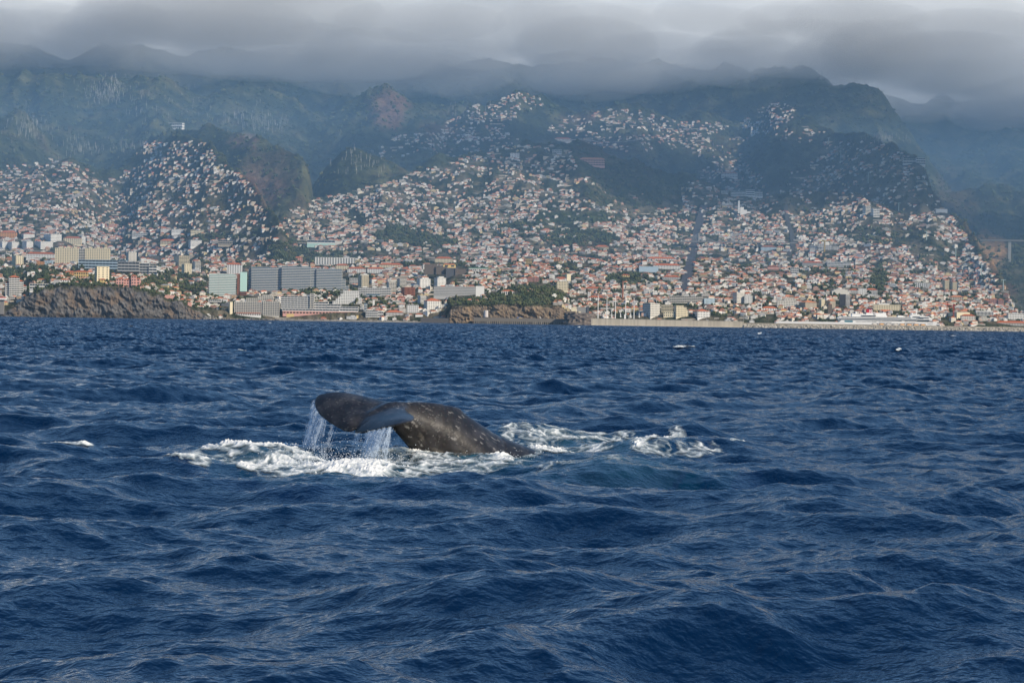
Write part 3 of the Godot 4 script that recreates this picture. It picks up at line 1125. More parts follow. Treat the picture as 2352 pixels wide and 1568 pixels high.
func build_foam() -> void:
	foam_ridge = noise(61, 1.5, 4, FastNoiseLite.FRACTAL_RIDGED)
	foam_soft = noise(62, 1.6, 4)
	M.foam = paint(true, 0.75, 0.3)
	M.foam.transparency = BaseMaterial3D.TRANSPARENCY_ALPHA
	tag(put("foam", foam_sheet(strokes, -12.4, 8.6, -108.0, -68.0, 0.030, 0.062, 0.19, 0.0), M.foam), "white foam and churned water round the lifting whale", "", "", "stuff")
	var caps := [
		[1570, 804, 30, 5, "white breaking wave crest on open sea right of the whale, widest of the far crests"], [560, 813, 14, 3.4, "small whitecap far beyond the whale's left fluke"], [1098, 758, 9, 2.2, "tiny whitecap near the horizon above the whale's tail stock"],
		[2190, 772, 12, 3, "small whitecap in front of the cruise ship's bow"], [2066, 808, 8, 1.2, "thin low streak of broken crest below the cruise ship"], [2346, 825, 10, 3, "whitecap at the right edge of the sea"],
		[160, 1055, 62, 8, "long breaking crest level with the whale at far left"], [975, 836, 18, 1.8, "faint streak of foam midway between whale and town"], [300, 752, 10, 2, "tiny whitecap near the rocky left cliff"], [1745, 768, 9, 2, "tiny whitecap in front of the rock breakwater's left end"],
		[2130, 1090, 10, 1.6, "thin scrap of foam on the sea lower right of the whale"], [620, 742, 7, 1.8, "tiny whitecap before the terraced seafront hotels"], [1330, 752, 8, 1.8, "tiny whitecap off the dark rock fort"], [1480, 780, 7, 1.8, "tiny whitecap below the long concrete sea wall"],
		[60, 741, 8, 2, "tiny whitecap under the left end of the cliff"],
	]
	for k in caps:
		var o := on_sea(k[0], k[1])
		var rx: float = k[2] * o.y / F
		var rz: float = minf(k[3] * o.y * o.y / (CAM_H * F), rx * 0.9)
		var list := [[k[0] - k[2] * 0.5, k[1], k[0] + k[2] * 0.5, k[1], k[2] * 0.55, rz / (o.y * o.y / (CAM_H * F)), 0.95]]
		var m := foam_sheet(list, o.x - rx * 1.3, o.x + rx * 1.3, -o.y - rz * 1.3, -o.y + rz * 1.3, rx / 45.0, rz / 14.0, 0.05 + rx * 0.07, 0.0)
		if m:
			var w := put("whitecap", m, M.foam)
			tag(w, k[4], "whitecap", "whitecaps on the open sea")
			if o.y > 300.0: w.position.y = 0.30      # on the crest that carries it

func edge_back(s: float) -> float:                   # how far back the fluke's trailing edge lies there
	for i in range(8, planform.size() - 1):
		if s <= planform[i].x and s >= planform[i + 1].x: return lerpf(planform[i].y, planform[i + 1].y, (planform[i].x - s) / maxf(planform[i].x - planform[i + 1].x, 1e-4))
	return planform[8].y

func build_falling_water() -> void:
	var g := RandomNumberGenerator.new()
	g.seed = 19
	var st := Shape.new()
	var drops := []
	var clumps := []
	for k in 46:                                     # threads gather into ropes with gaps between
		var left := k < 26
		clumps.append([g.randf_range(-2.02, -1.12) if left else g.randf_range(0.22, 1.68), g.randf_range(0.012, 0.05), g.randi_range(2, 10)])
	clumps.append_array([[-0.8, 0.06, 5], [0.92, 0.02, 18], [1.24, 0.03, 18], [1.64, 0.012, 14], [-1.5, 0.05, 20], [-1.75, 0.04, 16]])
	for k in clumps:
		for q in k[2]:
			var s: float = k[0] + g.randfn() * k[1]
			s = clampf(s, -2.05, 1.75)
			var top := whale_out(fluke_point(s, edge_back(absf(s)) - 0.03, -0.01))
			var low := g.randf_range(-0.05, 0.5) if g.randf() < 0.4 else -0.05
			var p := top
			var drift := Vector3(-0.10 + g.randfn() * 0.04, 0, g.randfn() * 0.04)
			var r := g.randf_range(0.004, 0.012) * (1.5 if g.randf() < 0.12 else 1.0)
			var ph := g.randf() * 20.0
			var gap := g.randf_range(0.3, 1.1)
			var ph_alpha := g.randf_range(0.06, 0.34)
			var steps := 16
			for i in steps:
				var f0 := float(i) / steps
				var f1 := float(i + 1) / steps
				var a := top.lerp(Vector3(top.x, low, top.z), f0 * (0.55 + 0.45 * f0)) + drift * f0 * 2.2 + Vector3(sin(ph + f0 * 7.0) + 0.6 * sin(ph * 2.1 + f0 * 17.0), 0, cos(ph * 1.3 + f0 * 6.0)) * 0.024 * f0
				var b := top.lerp(Vector3(top.x, low, top.z), f1 * (0.55 + 0.45 * f1)) + drift * f1 * 2.2 + Vector3(sin(ph + f1 * 7.0) + 0.6 * sin(ph * 2.1 + f1 * 17.0), 0, cos(ph * 1.3 + f1 * 6.0)) * 0.024 * f1
				var torn := g.randf() < gap * f0 * 0.9
				if torn:
					for e in 1: drops.append([a.lerp(b, g.randf()) + Vector3(g.randfn(), g.randfn(), g.randfn()) * 0.035, g.randf_range(0.003, 0.008)])
				else:
					var al := ph_alpha * g.randf_range(0.5, 1.3)
					st.tube(a, b, r * (1.0 - 0.35 * f0) * g.randf_range(0.7, 1.4), r * (1.0 - 0.35 * f1) * g.randf_range(0.7, 1.3), Color(1, 1, 1, clampf(al, 0.0, 0.8)), 4, false)
					if q % 3 == 0:                   # a torn sheet hanging beside the thread
						var w := r * g.randf_range(3.0, 9.0)
						st.quad(a + Vector3(-w, 0, 0.004), b + Vector3(-w, 0, 0.004), b + Vector3(w * 0.6, 0, 0.004), a + Vector3(w * 0.6, 0, 0.004), Color(1, 1, 1, g.randf_range(0.04, 0.20)))
	var m := StandardMaterial3D.new()
	m.albedo_color = Color(0.84, 0.90, 0.96)
	m.vertex_color_use_as_albedo = true
	m.transparency = BaseMaterial3D.TRANSPARENCY_ALPHA
	m.roughness = 0.35
	m.metallic_specular = 0.6
	m.cull_mode = BaseMaterial3D.CULL_DISABLED
	tag(put("falling_water", st.mesh(), m), "thin strands of sea water streaming off both flukes' trailing edges", "", "", "stuff")
	for k in 1500:                                   # spray thrown up round the whale
		var i := g.randi_range(0, 3)
		var c: Array = [[790, 1072, 0.9], [700, 1068, 0.8], [860, 1066, 0.6], [1130, 1052, 0.35]][i]
		var o := on_sea(c[0] + g.randfn() * 55.0, c[1] + g.randfn() * 8.0)
		drops.append([Vector3(o.x, absf(g.randfn()) * 0.30 * c[2] + 0.04, -o.y), g.randf_range(0.005, 0.013)])
	for k in 260:
		var s := -2.0 + g.randf() * 3.7
		var p := whale_out(fluke_point(s, edge_back(absf(s)), 0.0))
		drops.append([p + Vector3(g.randfn() * 0.10, -g.randf() * (p.y - 0.1), g.randfn() * 0.12), g.randf_range(0.003, 0.009)])
	var ball := Shape.new()
	ball.ball(Vector3.ZERO, Vector3.ONE, Color.WHITE, 6)
	var mm := MultiMesh.new()
	mm.transform_format = MultiMesh.TRANSFORM_3D
	mm.mesh = ball.mesh()
	mm.instance_count = drops.size()
	for i in drops.size(): mm.set_instance_transform(i, Transform3D(Basis().scaled(Vector3.ONE * drops[i][1]), drops[i][0]))
	var o := MultiMeshInstance3D.new()
	o.name = "spray"
	o.multimesh = mm
	var w := paint(false, 0.15, 0.6)
	w.albedo_color = Color(0.88, 0.91, 0.94)
	o.material_override = w
	add_child(o)
	tag(o, "drops of spray below the flukes and over the foam", "", "", "stuff")

# ------------------------------------------------------------------ the town
const TINT := {
	"white": Color(0.76, 0.75, 0.71), "cream": Color(0.70, 0.62, 0.44), "pale": Color(0.66, 0.63, 0.56), "pink": Color(0.66, 0.36, 0.30), "yellow": Color(0.70, 0.52, 0.22), "grey": Color(0.44, 0.44, 0.43), "blue": Color(0.42, 0.54, 0.62),
	"dark": Color(0.10, 0.105, 0.115), "stone": Color(0.15, 0.125, 0.105), "brick": Color(0.34, 0.13, 0.08), "mint": Color(0.46, 0.68, 0.62), "orange": Color(0.62, 0.30, 0.12), "sand": Color(0.46, 0.40, 0.31), "red": Color(0.45, 0.05, 0.04), "green": Color(0.10, 0.20, 0.13),
	"tile": Color(0.42, 0.125, 0.055), "tile_brown": Color(0.26, 0.105, 0.06), "tile_pale": Color(0.50, 0.20, 0.10), "slab": Color(0.34, 0.33, 0.31),
}
var marks := []              # [bearing in pixels, short name] of the landmarks, for describing what stands near them

class Parts:
	var wall := Shape.new()
	var window := Shape.new()
	var balcony := Shape.new()
	var roof := Shape.new()
	var porch := Shape.new()
	var roofs := []

func facade(p: Parts, a: Vector3, across: Vector3, w: float, h: float, style: String, floors: int, bays: int, col: Color) -> void:
	# one face of a block: a is its lower left corner, across its direction, seen from outside
	var out := across.cross(Vector3.UP)
	var fh := h / floors
	var bw := w / bays
	var glass := Color(0.035, 0.042, 0.05)
	var slab := func(s: Shape, u0: float, u1: float, y0: float, y1: float, d: float, c: Color) -> void:
		var q := [a + across * u0 + Vector3.UP * y0, a + across * u1 + Vector3.UP * y0, a + across * u1 + Vector3.UP * y1, a + across * u0 + Vector3.UP * y1]
		var f := [q[0] + out * d, q[1] + out * d, q[2] + out * d, q[3] + out * d]
		s.quad(f[0], f[1], f[2], f[3], c)
		s.quad(f[3], f[2], q[2], q[3], c)
		s.quad(q[0], q[1], f[1], f[0], c)
		s.quad(q[0], f[0], f[3], q[3], c)
		s.quad(f[1], q[1], q[2], f[2], c)
	if style == "panes":
		for j in floors:
			for i in bays:
				var q := a + out * 0.05 + across * ((i + 0.24) * bw) + Vector3.UP * ((j + 0.32) * fh)
				p.window.quad(q, q + across * bw * 0.52, q + across * bw * 0.52 + Vector3.UP * fh * 0.48, q + Vector3.UP * fh * 0.48, glass)
	elif style == "grid":
		for j in floors:
			for i in bays: slab.call(p.window, (i + 0.24) * bw, (i + 0.76) * bw, (j + 0.32) * fh, (j + 0.80) * fh, 0.08, glass)
	elif style == "bands":
		for j in floors:
			slab.call(p.window, 0.3, w - 0.3, (j + 0.36) * fh, (j + 0.96) * fh, 0.08, glass)
			slab.call(p.balcony, 0.0, w, j * fh, (j + 0.36) * fh, 1.3, col)
			for i in range(0, bays + 1): slab.call(p.balcony, clampf(i * bw - 0.15, 0.0, w - 0.3), clampf(i * bw + 0.15, 0.3, w), (j + 0.37) * fh, (j + 0.99) * fh, 1.1, col)
	elif style == "ribs":
		for j in floors: slab.call(p.window, 0.2, w - 0.2, (j + 0.30) * fh, (j + 0.92) * fh, 0.08, Color(0.20, 0.20, 0.19))
		for i in bays + 1: slab.call(p.balcony, clampf(i * bw - 0.35, 0.0, w - 0.7), clampf(i * bw + 0.35, 0.7, w), 0.0, h, 1.2, col)
		for j in floors: slab.call(p.balcony, 0.1, w - 0.1, (j + 0.02) * fh, (j + 0.28) * fh, 0.8, col * 0.85)
	elif style == "slits":
		for i in bays:
			for j in floors: slab.call(p.window, (i + 0.30) * bw, (i + 0.70) * bw, (j + 0.25) * fh, (j + 0.75) * fh, 0.08, Color(0.16, 0.15, 0.13))
			slab.call(p.balcony, (i + 0.05) * bw, (i + 0.17) * bw, 0.0, h * 0.98, 0.5, col * 1.08)
	elif style == "glass":
		slab.call(p.window, 0.1, w - 0.1, 0.0, h, 0.08, Color(0.06, 0.12, 0.17) if col.r < 0.6 else Color(0.24, 0.36, 0.34))
		for j in floors: slab.call(p.balcony, 0.0, w, (j + 0.02) * fh, (j + 0.34) * fh, 1.2, Color(0.66, 0.64, 0.60) if col.r < 0.6 else col)
		for i in range(0, bays + 1): slab.call(p.balcony, clampf(i * bw - 0.2, 0.0, w - 0.4), clampf(i * bw + 0.2, 0.4, w), 0.0, h, 0.3, Color(0.20, 0.24, 0.26))
	elif style == "fins":
		for i in bays:
			slab.call(p.balcony, (i + 0.0) * bw, (i + 0.30) * bw, 0.0, h, 1.2, col)
			for j in floors: slab.call(p.window, (i + 0.36) * bw, (i + 0.94) * bw, (j + 0.2) * fh, (j + 0.85) * fh, 0.08, glass)
	elif style == "arches":
		for j in floors:
			for i in bays: slab.call(p.window, (i + 0.15) * bw, (i + 0.85) * bw, (j + 0.12) * fh, (j + 0.78) * fh, 0.08, Color(0.09, 0.06, 0.04))

func block(p: Parts, x0: float, x1: float, y0: float, y1: float, z0: float, z1: float, style: String, floors: int, bays: int, col: Color, roof: String) -> void:
	p.wall.box(Vector3(x0, y0, z0), Vector3(x1, y1, z1), col)
	var side := maxi(1, roundi(bays * (z1 - z0) / (x1 - x0)))
	var low := maxf(y0, 0.0)
	facade(p, Vector3(x0, low, z1), Vector3.RIGHT, x1 - x0, y1 - low, style, floors, bays, col)
	var plain := "grid" if style in ["bands", "fins", "slits", "ribs"] else style
	facade(p, Vector3(x1, low, z1), Vector3.FORWARD, z1 - z0, y1 - low, plain, floors, side, col)
	facade(p, Vector3(x0, low, z0), Vector3.BACK, z1 - z0, y1 - low, plain, floors, side, col)
	if roof.begins_with("tile"):
		var r := minf(x1 - x0, z1 - z0)
		p.roof.hip(Vector3(x0 - 0.6, y1 + 0.01, z0 - 0.6), Vector3(x1 + 0.6, y1 + clampf(r * 0.24, 1.2, 5.0), z1 + 0.6), hue(TINT[roof], 0.15))
	else:
		var e := 0.35
		p.roof.box(Vector3(x0 - 0.2, y1 + 0.01, z0 - 0.2), Vector3(x1 + 0.2, y1 + 0.7, z1 + 0.2), col * 0.95)
		p.roof.box(Vector3(x0 + e, y1 + 0.70, z0 + e), Vector3(x1 - e, y1 + 0.74, z1 - e), TINT.slab)
		if roof == "plant":
			var w := x1 - x0
			for k in 3:
				var a := x0 + w * (0.12 + 0.3 * k + 0.08 * rng.randf())
				p.roof.box(Vector3(a, y1 + 0.74, z0 + (z1 - z0) * 0.3), Vector3(a + w * 0.12, y1 + 2.5 + rng.randf() * 1.5, z0 + (z1 - z0) * 0.7), col * 0.9)

func raise(called: String, p: Parts, label: String, category: String, at: Vector3, turn: float, group := "") -> Node3D:
	var o := thing(called, label, category, at, turn, group)
	put("wall", p.wall.mesh(), M.wall, o)
	if p.window.v.size(): tag(put("window", p.window.mesh(), M.glass, o), "", "", "", "stuff" if p.window.v.size() > 60 else "")
	if p.balcony.v.size(): tag(put("balcony", p.balcony.mesh(), M.wall, o), "", "", "", "stuff" if p.balcony.v.size() > 60 else "")
	if p.roof.v.size(): put("roof", p.roof.mesh(), M.wall, o)
	for r in p.roofs: put("roof", r.mesh(), M.wall, o)
	return o

# x0, y0, x1, y1 in the photograph's bearings; style, floors, bays, colour, roof; turn; the shaded side's share of the width
func landmark(called: String, category: String, short: String, label: String, x0: float, y0: float, x1: float, y1: float, style: String, floors: int, bays: int, col: String, roof: String, turn := 0.0, share := 0.0, blocks := [], deep := 0.0, least := 0.0) -> Node3D:
	var at := stand((x0 + x1) / 2.0, y1, least)
	var k := -at.z / F
	var w := (x1 - x0) * k
	var h := (y1 - y0) * k
	var d := clampf(w * 0.5, 9.0, 18.0) if deep == 0.0 else deep
	if share > 0.0:
		d = w * share / sin(absf(turn))
		w = w * (1.0 - share) / cos(turn)
	if roof.begins_with("tile"): h -= clampf(minf(w, d) * 0.24, 1.2, 5.0)
	else: h -= 0.7
	var c: Color = TINT[col]
	var p := Parts.new()
	if blocks.is_empty(): block(p, -w / 2, w / 2, -6.0, h, -d, 0.0, style, floors, bays, c, roof)
	else:
		var n := 0
		for b in blocks:              # left, right, bottom, top as shares; how far back, and its own depth
			var bc: Color = TINT[b[6]] if b.size() > 6 else c
			var st: String = b[7] if b.size() > 7 else style
			var hh: float = (b[3] - b[2])
			var back: float = b[4] + n * 0.013
			block(p, (b[0] - 0.5) * w, (b[1] - 0.5) * w, -6.0 if b[2] == 0.0 else b[2] * h, b[3] * h, -back - b[5], -back, st, maxi(1, roundi(floors * hh)), maxi(1, roundi(bays * (b[1] - b[0]))), bc, roof if b.size() < 9 else b[8])
			p.roofs.append(p.roof)
			p.roof = Shape.new()
			n += 1
	marks.append([Vector2((x0 + x1) / 2.0, (y0 + y1) / 2.0), short])
	return raise(called, p, label, category, at, turn)

func build_landmarks() -> void:
	M.wall = paint(true, 0.85, 0.35)
	M.glass = paint(true, 0.12, 0.5)
	for row in LANDMARKS:
		var r: Array = row + [0.0, 0.0, []].slice(maxi(0, row.size() - 13))
		landmark(r[0], r[1], r[2], r[3], r[4], r[5], r[6], r[7], r[8], r[9], r[10], r[11], r[12], r[13], r[14], r[15])

var LANDMARKS := [
	# the left-hand seafront and the slope behind it
	["hospital", "hospital", "cream slab hospital", "wide cream slab hospital with ribbed front and darker central bay", 126, 570, 251, 606, "slits", 9, 24, "cream", "plant", 0.0, 0.0, [[0.0, 0.43, 0.0, 1.0, 0.0, 18.0], [0.43, 0.55, 0.0, 0.96, 2.0, 16.0, "pale", "bands"], [0.55, 1.0, 0.0, 1.0, 0.0, 18.0]]],
	["office_building", "office building", "long grey clinic", "long low grey-blue building in front of the cream slab hospital", 180, 597, 290, 617, "bands", 3, 14, "blue", "flat"],
	["office_building", "office building", "grey conference block", "grey modern building of stacked boxes right of the hospital", 270, 602, 360, 630, "bands", 4, 10, "grey", "flat", 0.0, 0.0, [[0.0, 0.55, 0.25, 1.0, 0.0, 22.0], [0.05, 0.12, 0.0, 0.25, 2.0, 8.0], [0.55, 0.80, 0.0, 0.9, 3.0, 20.0], [0.80, 1.0, 0.0, 0.7, 0.0, 16.0, "white"]]],
	["hotel", "hotel", "cream cliff-top tower", "windowless-fronted cream tower standing between the orange villa and pink hotel", 220, 612, 253, 651, "slits", 9, 3, "cream", "flat", 0.5, 0.2],
	["hotel", "hotel", "pink palace hotel", "pink palace hotel with tiled roofs and a tower on the cliff top", 266, 633, 321, 664, "grid", 4, 9, "pink", "tile", 0.0, 0.0, [[0.0, 0.34, 0.0, 0.72, 0.0, 14.0], [0.30, 0.66, 0.0, 0.66, 6.0, 16.0], [0.64, 0.84, 0.0, 1.0, 2.0, 14.0], [0.84, 1.0, 0.0, 0.75, 5.0, 14.0]]],
	["hotel", "hotel", "white sloping hotel", "white hotel stepping up in sloping balconied wings at far left", 8, 632, 66, 680, "bands", 10, 7, "white", "tile", 0.25, 0.2, [[0.0, 0.22, 0.0, 0.72, 6.0, 16.0], [0.16, 0.66, 0.0, 1.0, 2.0, 18.0], [0.60, 0.85, 0.0, 0.80, 4.0, 16.0], [0.80, 1.0, 0.0, 0.55, 6.0, 16.0]]],
	["hotel", "hotel", "low white cliff hotel", "low white strip hotel on the left end of the cliff", 68, 652, 122, 666, "bands", 2, 9, "white", "flat"],
	["annex", "building", "blank grey annex", "blank grey block at the right end of the low white cliff hotel", 123, 652, 136, 666, "plain", 2, 2, "grey", "flat"],
	["villa", "villa", "orange arcaded villa", "orange arcaded villa with wide tiled roof among dark trees", 170, 621, 201, 638, "arches", 2, 6, "yellow", "tile"],
	["villa", "villa", "red-roofed park villa", "broad red roof left of the orange arcaded villa", 148, 622, 172, 632, "grid", 2, 5, "orange", "tile"],
	["villa", "villa", "gabled cream villa", "gabled cream villa with steep tiled roof above the cliff edge", 138, 640, 159, 653, "grid", 2, 4, "white", "tile"],
	["villa", "villa", "small cream cliff villa", "small cream villa with tiled roof left of the cream cliff-top tower", 85, 640, 104, 652, "grid", 2, 4, "cream", "tile"],
	["villa", "villa", "yellow cliff house", "small yellow house at the foot of the cream cliff-top tower", 226, 640, 243, 652, "grid", 2, 3, "yellow", "tile"],
	["hotel", "hotel", "green-glass hotel", "hotel slab with white frame and rows of green-tinted glass", 480, 629, 541, 680, "glass", 13, 2, "white", "flat", 0.10, 0.0, [[0.0, 0.36, 0.0, 1.0, 0.0, 14.0], [0.36, 1.0, 0.0, 1.0, 0.0, 14.0]]],
	["hotel", "hotel", "mint-panel tower", "narrow tower with a blank mint panel in a brick-red frame", 545, 625, 567, 678, "plain", 12, 2, "brick", "flat", 0.0, 0.0, [[0.0, 0.28, 0.0, 0.92, 1.0, 12.0, "brick", "grid"], [0.28, 0.94, 0.16, 1.0, 0.0, 13.0, "mint", "plain"], [0.28, 0.94, 0.0, 0.15, 0.3, 13.0, "brick", "bands"]]],
	["apartment_block", "apartment block", "white block above glass hotel", "white apartment tower with small square windows behind the green-glass hotel", 521, 604, 555, 630, "grid", 9, 6, "white", "tile"],
	["apartment_block", "apartment block", "grey-white tower", "pale grey apartment tower right of the cream slab hospital", 292, 579, 317, 601, "grid", 8, 6, "pale", "plant", 0.45, 0.3],
	["apartment_block", "apartment block", "tall cream twin block", "tall cream apartment block with shaded left flank in the mid-left town", 404, 588, 441, 613, "bands", 8, 5, "cream", "flat", 0.55, 0.4],
	["apartment_block", "apartment block", "stepped cream block", "cream apartment block just below the tall cream twin block", 420, 606, 444, 630, "grid", 8, 4, "cream", "flat", 0.5, 0.35],
	["apartment_block", "apartment block", "pale narrow block", "pale narrow apartment block right of the stepped cream block", 445, 600, 463, 621, "bands", 7, 3, "pale", "flat", 0.5, 0.3],
	["apartment_block", "apartment block", "long white terrace row", "white apartment row climbing the slope beside the grey-white tower", 318, 588, 370, 604, "grid", 4, 14, "white", "tile", 0.4, 0.25, [[0.0, 0.3, 0.0, 1.0, 0.0, 12.0], [0.3, 0.6, 0.0, 0.85, 1.0, 12.0], [0.6, 0.8, 0.0, 0.7, 2.0, 12.0], [0.8, 1.0, 0.0, 0.55, 3.0, 12.0]]],
	["apartment_block", "apartment block", "dark-sided left block", "cream apartment block with dark shaded side near the left edge", 31, 587, 59, 610, "grid", 9, 4, "cream", "flat", 0.6, 0.45],
	["apartment_block", "apartment block", "white block at left edge", "white apartment block with blue-grey side touching the left edge", 2, 556, 20, 571, "grid", 6, 4, "white", "flat", 0.6, 0.4],
	["apartment_block", "apartment block", "second white left block", "white apartment block second from the left edge in its row", 22, 556, 49, 572, "grid", 6, 6, "white", "flat", 0.6, 0.45],
	["apartment_block", "apartment block", "third white left block", "white apartment block with dark flank, third in the left-edge row", 55, 555, 82, 571, "grid", 6, 6, "white", "flat", 0.6, 0.5],
	["apartment_block", "apartment block", "fourth white left block", "white apartment block at the right end of the left-edge row", 84, 556, 131, 572, "grid", 6, 10, "white", "flat", 0.5, 0.45],
	["apartment_block", "apartment block", "orange-roofed left row", "cream apartment row with long orange roofs in the upper left town", 0, 530, 37, 546, "grid", 4, 10, "orange", "tile"],
	["apartment_block", "apartment block", "white tiled row", "white apartment row with tiled roof above the left-edge blocks", 50, 533, 84, 547, "grid", 4, 9, "white", "tile", 0.4, 0.3],
	["apartment_block", "apartment block", "dark-glass white block", "white apartment block with a dark glazed left half above the hospital", 106, 538, 152, 555, "grid", 5, 9, "white", "flat", 0.5, 0.5],
	["apartment_block", "apartment block", "yellow tiled blocks", "pale yellow apartment block with ragged red roofs above the hospital", 146, 544, 186, 562, "grid", 5, 9, "cream", "tile"],
	["apartment_block", "apartment block", "white block by yellow one", "white stepped apartment block right of the pale yellow one", 186, 543, 198, 560, "grid", 5, 3, "white", "flat", 0.4, 0.3],
	["school", "school", "long red-roofed school", "long white building with red roof and rows of dark windows", 60, 579, 125, 594, "grid", 3, 18, "white", "tile"],
	["apartment_block", "apartment block", "pale blue flats", "pale blue apartment block left of the hospital's foot", 84, 598, 120, 613, "grid", 4, 9, "blue", "flat", 0.0, 0.0, [[0.0, 0.5, 0.0, 0.8, 0.0, 12.0, "orange"], [0.48, 1.0, 0.0, 1.0, 2.0, 13.0]]],
	["villa", "villa", "long white terrace house", "long low white terrace with dark openings in the left upper town", 394, 528, 438, 537, "grid", 2, 14, "white", "flat"],
	["villa", "villa", "cream terrace end", "cream continuation at the right end of the long white terrace", 438, 529, 468, 538, "grid", 2, 9, "cream", "flat"],
	["villa", "villa", "short white terrace", "short white terrace left of the long white one", 369, 528, 388, 537, "grid", 2, 6, "white", "flat"],
	["villa", "villa", "white balcony terrace", "white balconied terrace lower left of the long white terrace", 303, 535, 342, 544, "bands", 2, 10, "white", "flat"],
	["apartment_block", "apartment block", "plain white cube flats", "plain white apartment block above the grey dual-carriageway cutting", 434, 553, 467, 568, "grid", 5, 9, "white", "flat", 0.3, 0.25],
	["villa", "villa", "long cream villa", "long cream villa with tiled roof and dark verandas", 368, 549, 404, 561, "arches", 2, 10, "cream", "tile"],
	["toll_station", "building", "low flat road building", "low flat-roofed cream building beside the cut in the left hills", 501, 552, 565, 562, "bands", 2, 12, "sand", "flat"],
	["villa", "villa", "pink cliff cottage", "small pink house near the cliff's right-hand end", 377, 684, 400, 694, "plain", 1, 3, "pink", "flat"],
	["tower", "tower", "small pink waterside tower", "small square pink tower low above the rocks", 431, 695, 439, 710, "plain", 2, 1, "pink", "flat"],
	["restaurant", "building", "oval white restaurant", "oval white two-deck building below the green-glass hotel", 478, 688, 508, 699, "bands", 2, 6, "white", "flat", 0.0, 0.0, [[0.0, 1.0, 0.5, 1.0, 0.0, 14.0], [0.1, 0.9, 0.0, 0.5, 2.0, 10.0, "dark", "plain"]]],
	["lift_tower", "tower", "cream lift tower", "slim cream lift tower left of the ribbed seafront hotel", 526, 695, 536, 723, "plain", 1, 1, "cream", "flat", 0.4, 0.4],
	["hotel", "hotel", "ribbed seafront hotel", "ribbed pale seafront hotel with curved fins and red ground floor roof", 538, 694, 641, 727, "ribs", 8, 20, "pale", "flat", 0.0, 0.0, [[0.0, 0.60, 0.0, 0.94, 0.0, 18.0], [0.60, 0.64, 0.0, 1.05, 3.0, 14.0, "grey", "plain"], [0.64, 1.0, 0.0, 1.0, 1.0, 18.0], [0.04, 0.60, 0.0, 0.13, -5.0, 5.0, "white", "arches", "tile"]]],
	["hotel", "hotel", "terraced upper hotel", "terraced pale hotel stepping back above the ribbed seafront hotel", 566, 677, 632, 695, "ribs", 5, 14, "pale", "flat", 0.0, 0.0, [[0.0, 0.5, 0.0, 0.55, 0.0, 14.0], [0.40, 0.92, 0.0, 0.8, 4.0, 14.0], [0.55, 0.88, 0.0, 1.0, 8.0, 12.0]]],
	# the middle
	["hotel", "hotel", "curved glass hotel", "huge curved blue-glass hotel with thin pale floor edges", 570, 612, 800, 669, "glass", 15, 46, "grey", "flat", 0.0, 0.0, [[0.0, 0.04, 0.0, 0.90, 14.0, 16.0], [0.03, 0.28, 0.0, 0.95, 2.0, 20.0], [0.28, 0.335, 0.0, 0.95, 7.0, 16.0, "grey", "glass"], [0.335, 0.62, 0.0, 1.0, 0.0, 22.0], [0.62, 0.68, 0.0, 0.93, 6.0, 16.0, "grey", "glass"], [0.68, 0.93, 0.0, 0.92, 2.0, 20.0], [0.92, 0.965, 0.0, 0.52, 8.0, 14.0], [0.95, 1.0, 0.0, 0.24, 10.0, 12.0]]],
	["apartment_block", "apartment block", "white finned slab", "long white apartment slab with upright fins behind the curved glass hotel", 724, 592, 816, 608, "fins", 6, 15, "white", "flat", 0.12, 0.0],
	["hotel", "hotel", "white terraced sea hotel", "long white seafront hotel whose terraces step down to the right", 644, 687, 826, 727, "bands", 8, 24, "white", "flat", 0.0, 0.0, [[0.0, 0.42, 0.28, 1.0, 6.0, 16.0], [0.40, 0.60, 0.28, 0.70, 6.4, 16.0], [0.58, 0.76, 0.28, 0.57, 5.0, 16.0], [0.74, 0.98, 0.16, 0.44, 4.0, 16.0], [0.02, 0.74, 0.14, 0.28, 2.0, 20.0], [0.03, 0.98, 0.0, 0.14, 0.0, 22.0, "pink", "arches"], [0.37, 0.42, 0.28, 1.18, 3.0, 6.0, "pale", "ribs"]]],
	["kiosk", "kiosk", "yellow block kiosk", "yellow waterside block at the white terraced hotel's left foot", 658, 722, 675, 729, "plain", 1, 3, "yellow", "flat"],
	["kiosk", "kiosk", "yellow round kiosk", "small yellow waterside turret at the white terraced hotel's right foot", 818, 725, 823, 732, "plain", 1, 1, "yellow", "flat"],
	["hotel", "hotel", "white stepped-pyramid hotel", "white hotel stepped like a pyramid with square windows", 764, 667, 830, 699, "grid", 9, 15, "white", "flat", 0.0, 0.0, [[0.0, 0.12, 0.0, 0.22, 0.0, 12.0], [0.11, 0.20, 0.0, 0.40, 0.4, 12.0], [0.19, 0.28, 0.0, 0.58, 0.8, 12.0], [0.27, 0.38, 0.0, 0.78, 1.2, 12.0], [0.37, 0.90, 0.0, 1.0, 1.6, 14.0], [0.89, 1.0, 0.0, 0.5, 1.2, 12.0]]],
	["apartment_block", "apartment block", "long white balcony block", "long white balconied block right of the stepped-pyramid hotel", 823, 661, 898, 682, "bands", 5, 14, "white", "plant"],
	["shop", "building", "blue-canopied low block", "low block with a blue shop front under the long balconied block", 842, 676, 872, 684, "glass", 2, 6, "blue", "flat"],
	["apartment_block", "apartment block", "cream-fronted dark tower", "slim tower with cream front and dark shaded flank", 826, 632, 850, 661, "ribs", 10, 4, "cream", "flat", 0.6, 0.38],
	["apartment_block", "apartment block", "white block by glass hotel", "white low block right of the curved glass hotel's end", 803, 639, 822, 652, "bands", 4, 5, "white", "flat"],
	["apartment_block", "apartment block", "round-fronted pale tower", "pale tower with rounded banded front left of the brick-red block", 890, 647, 912, 676, "bands", 9, 4, "pale", "flat", 0.4, 0.25],
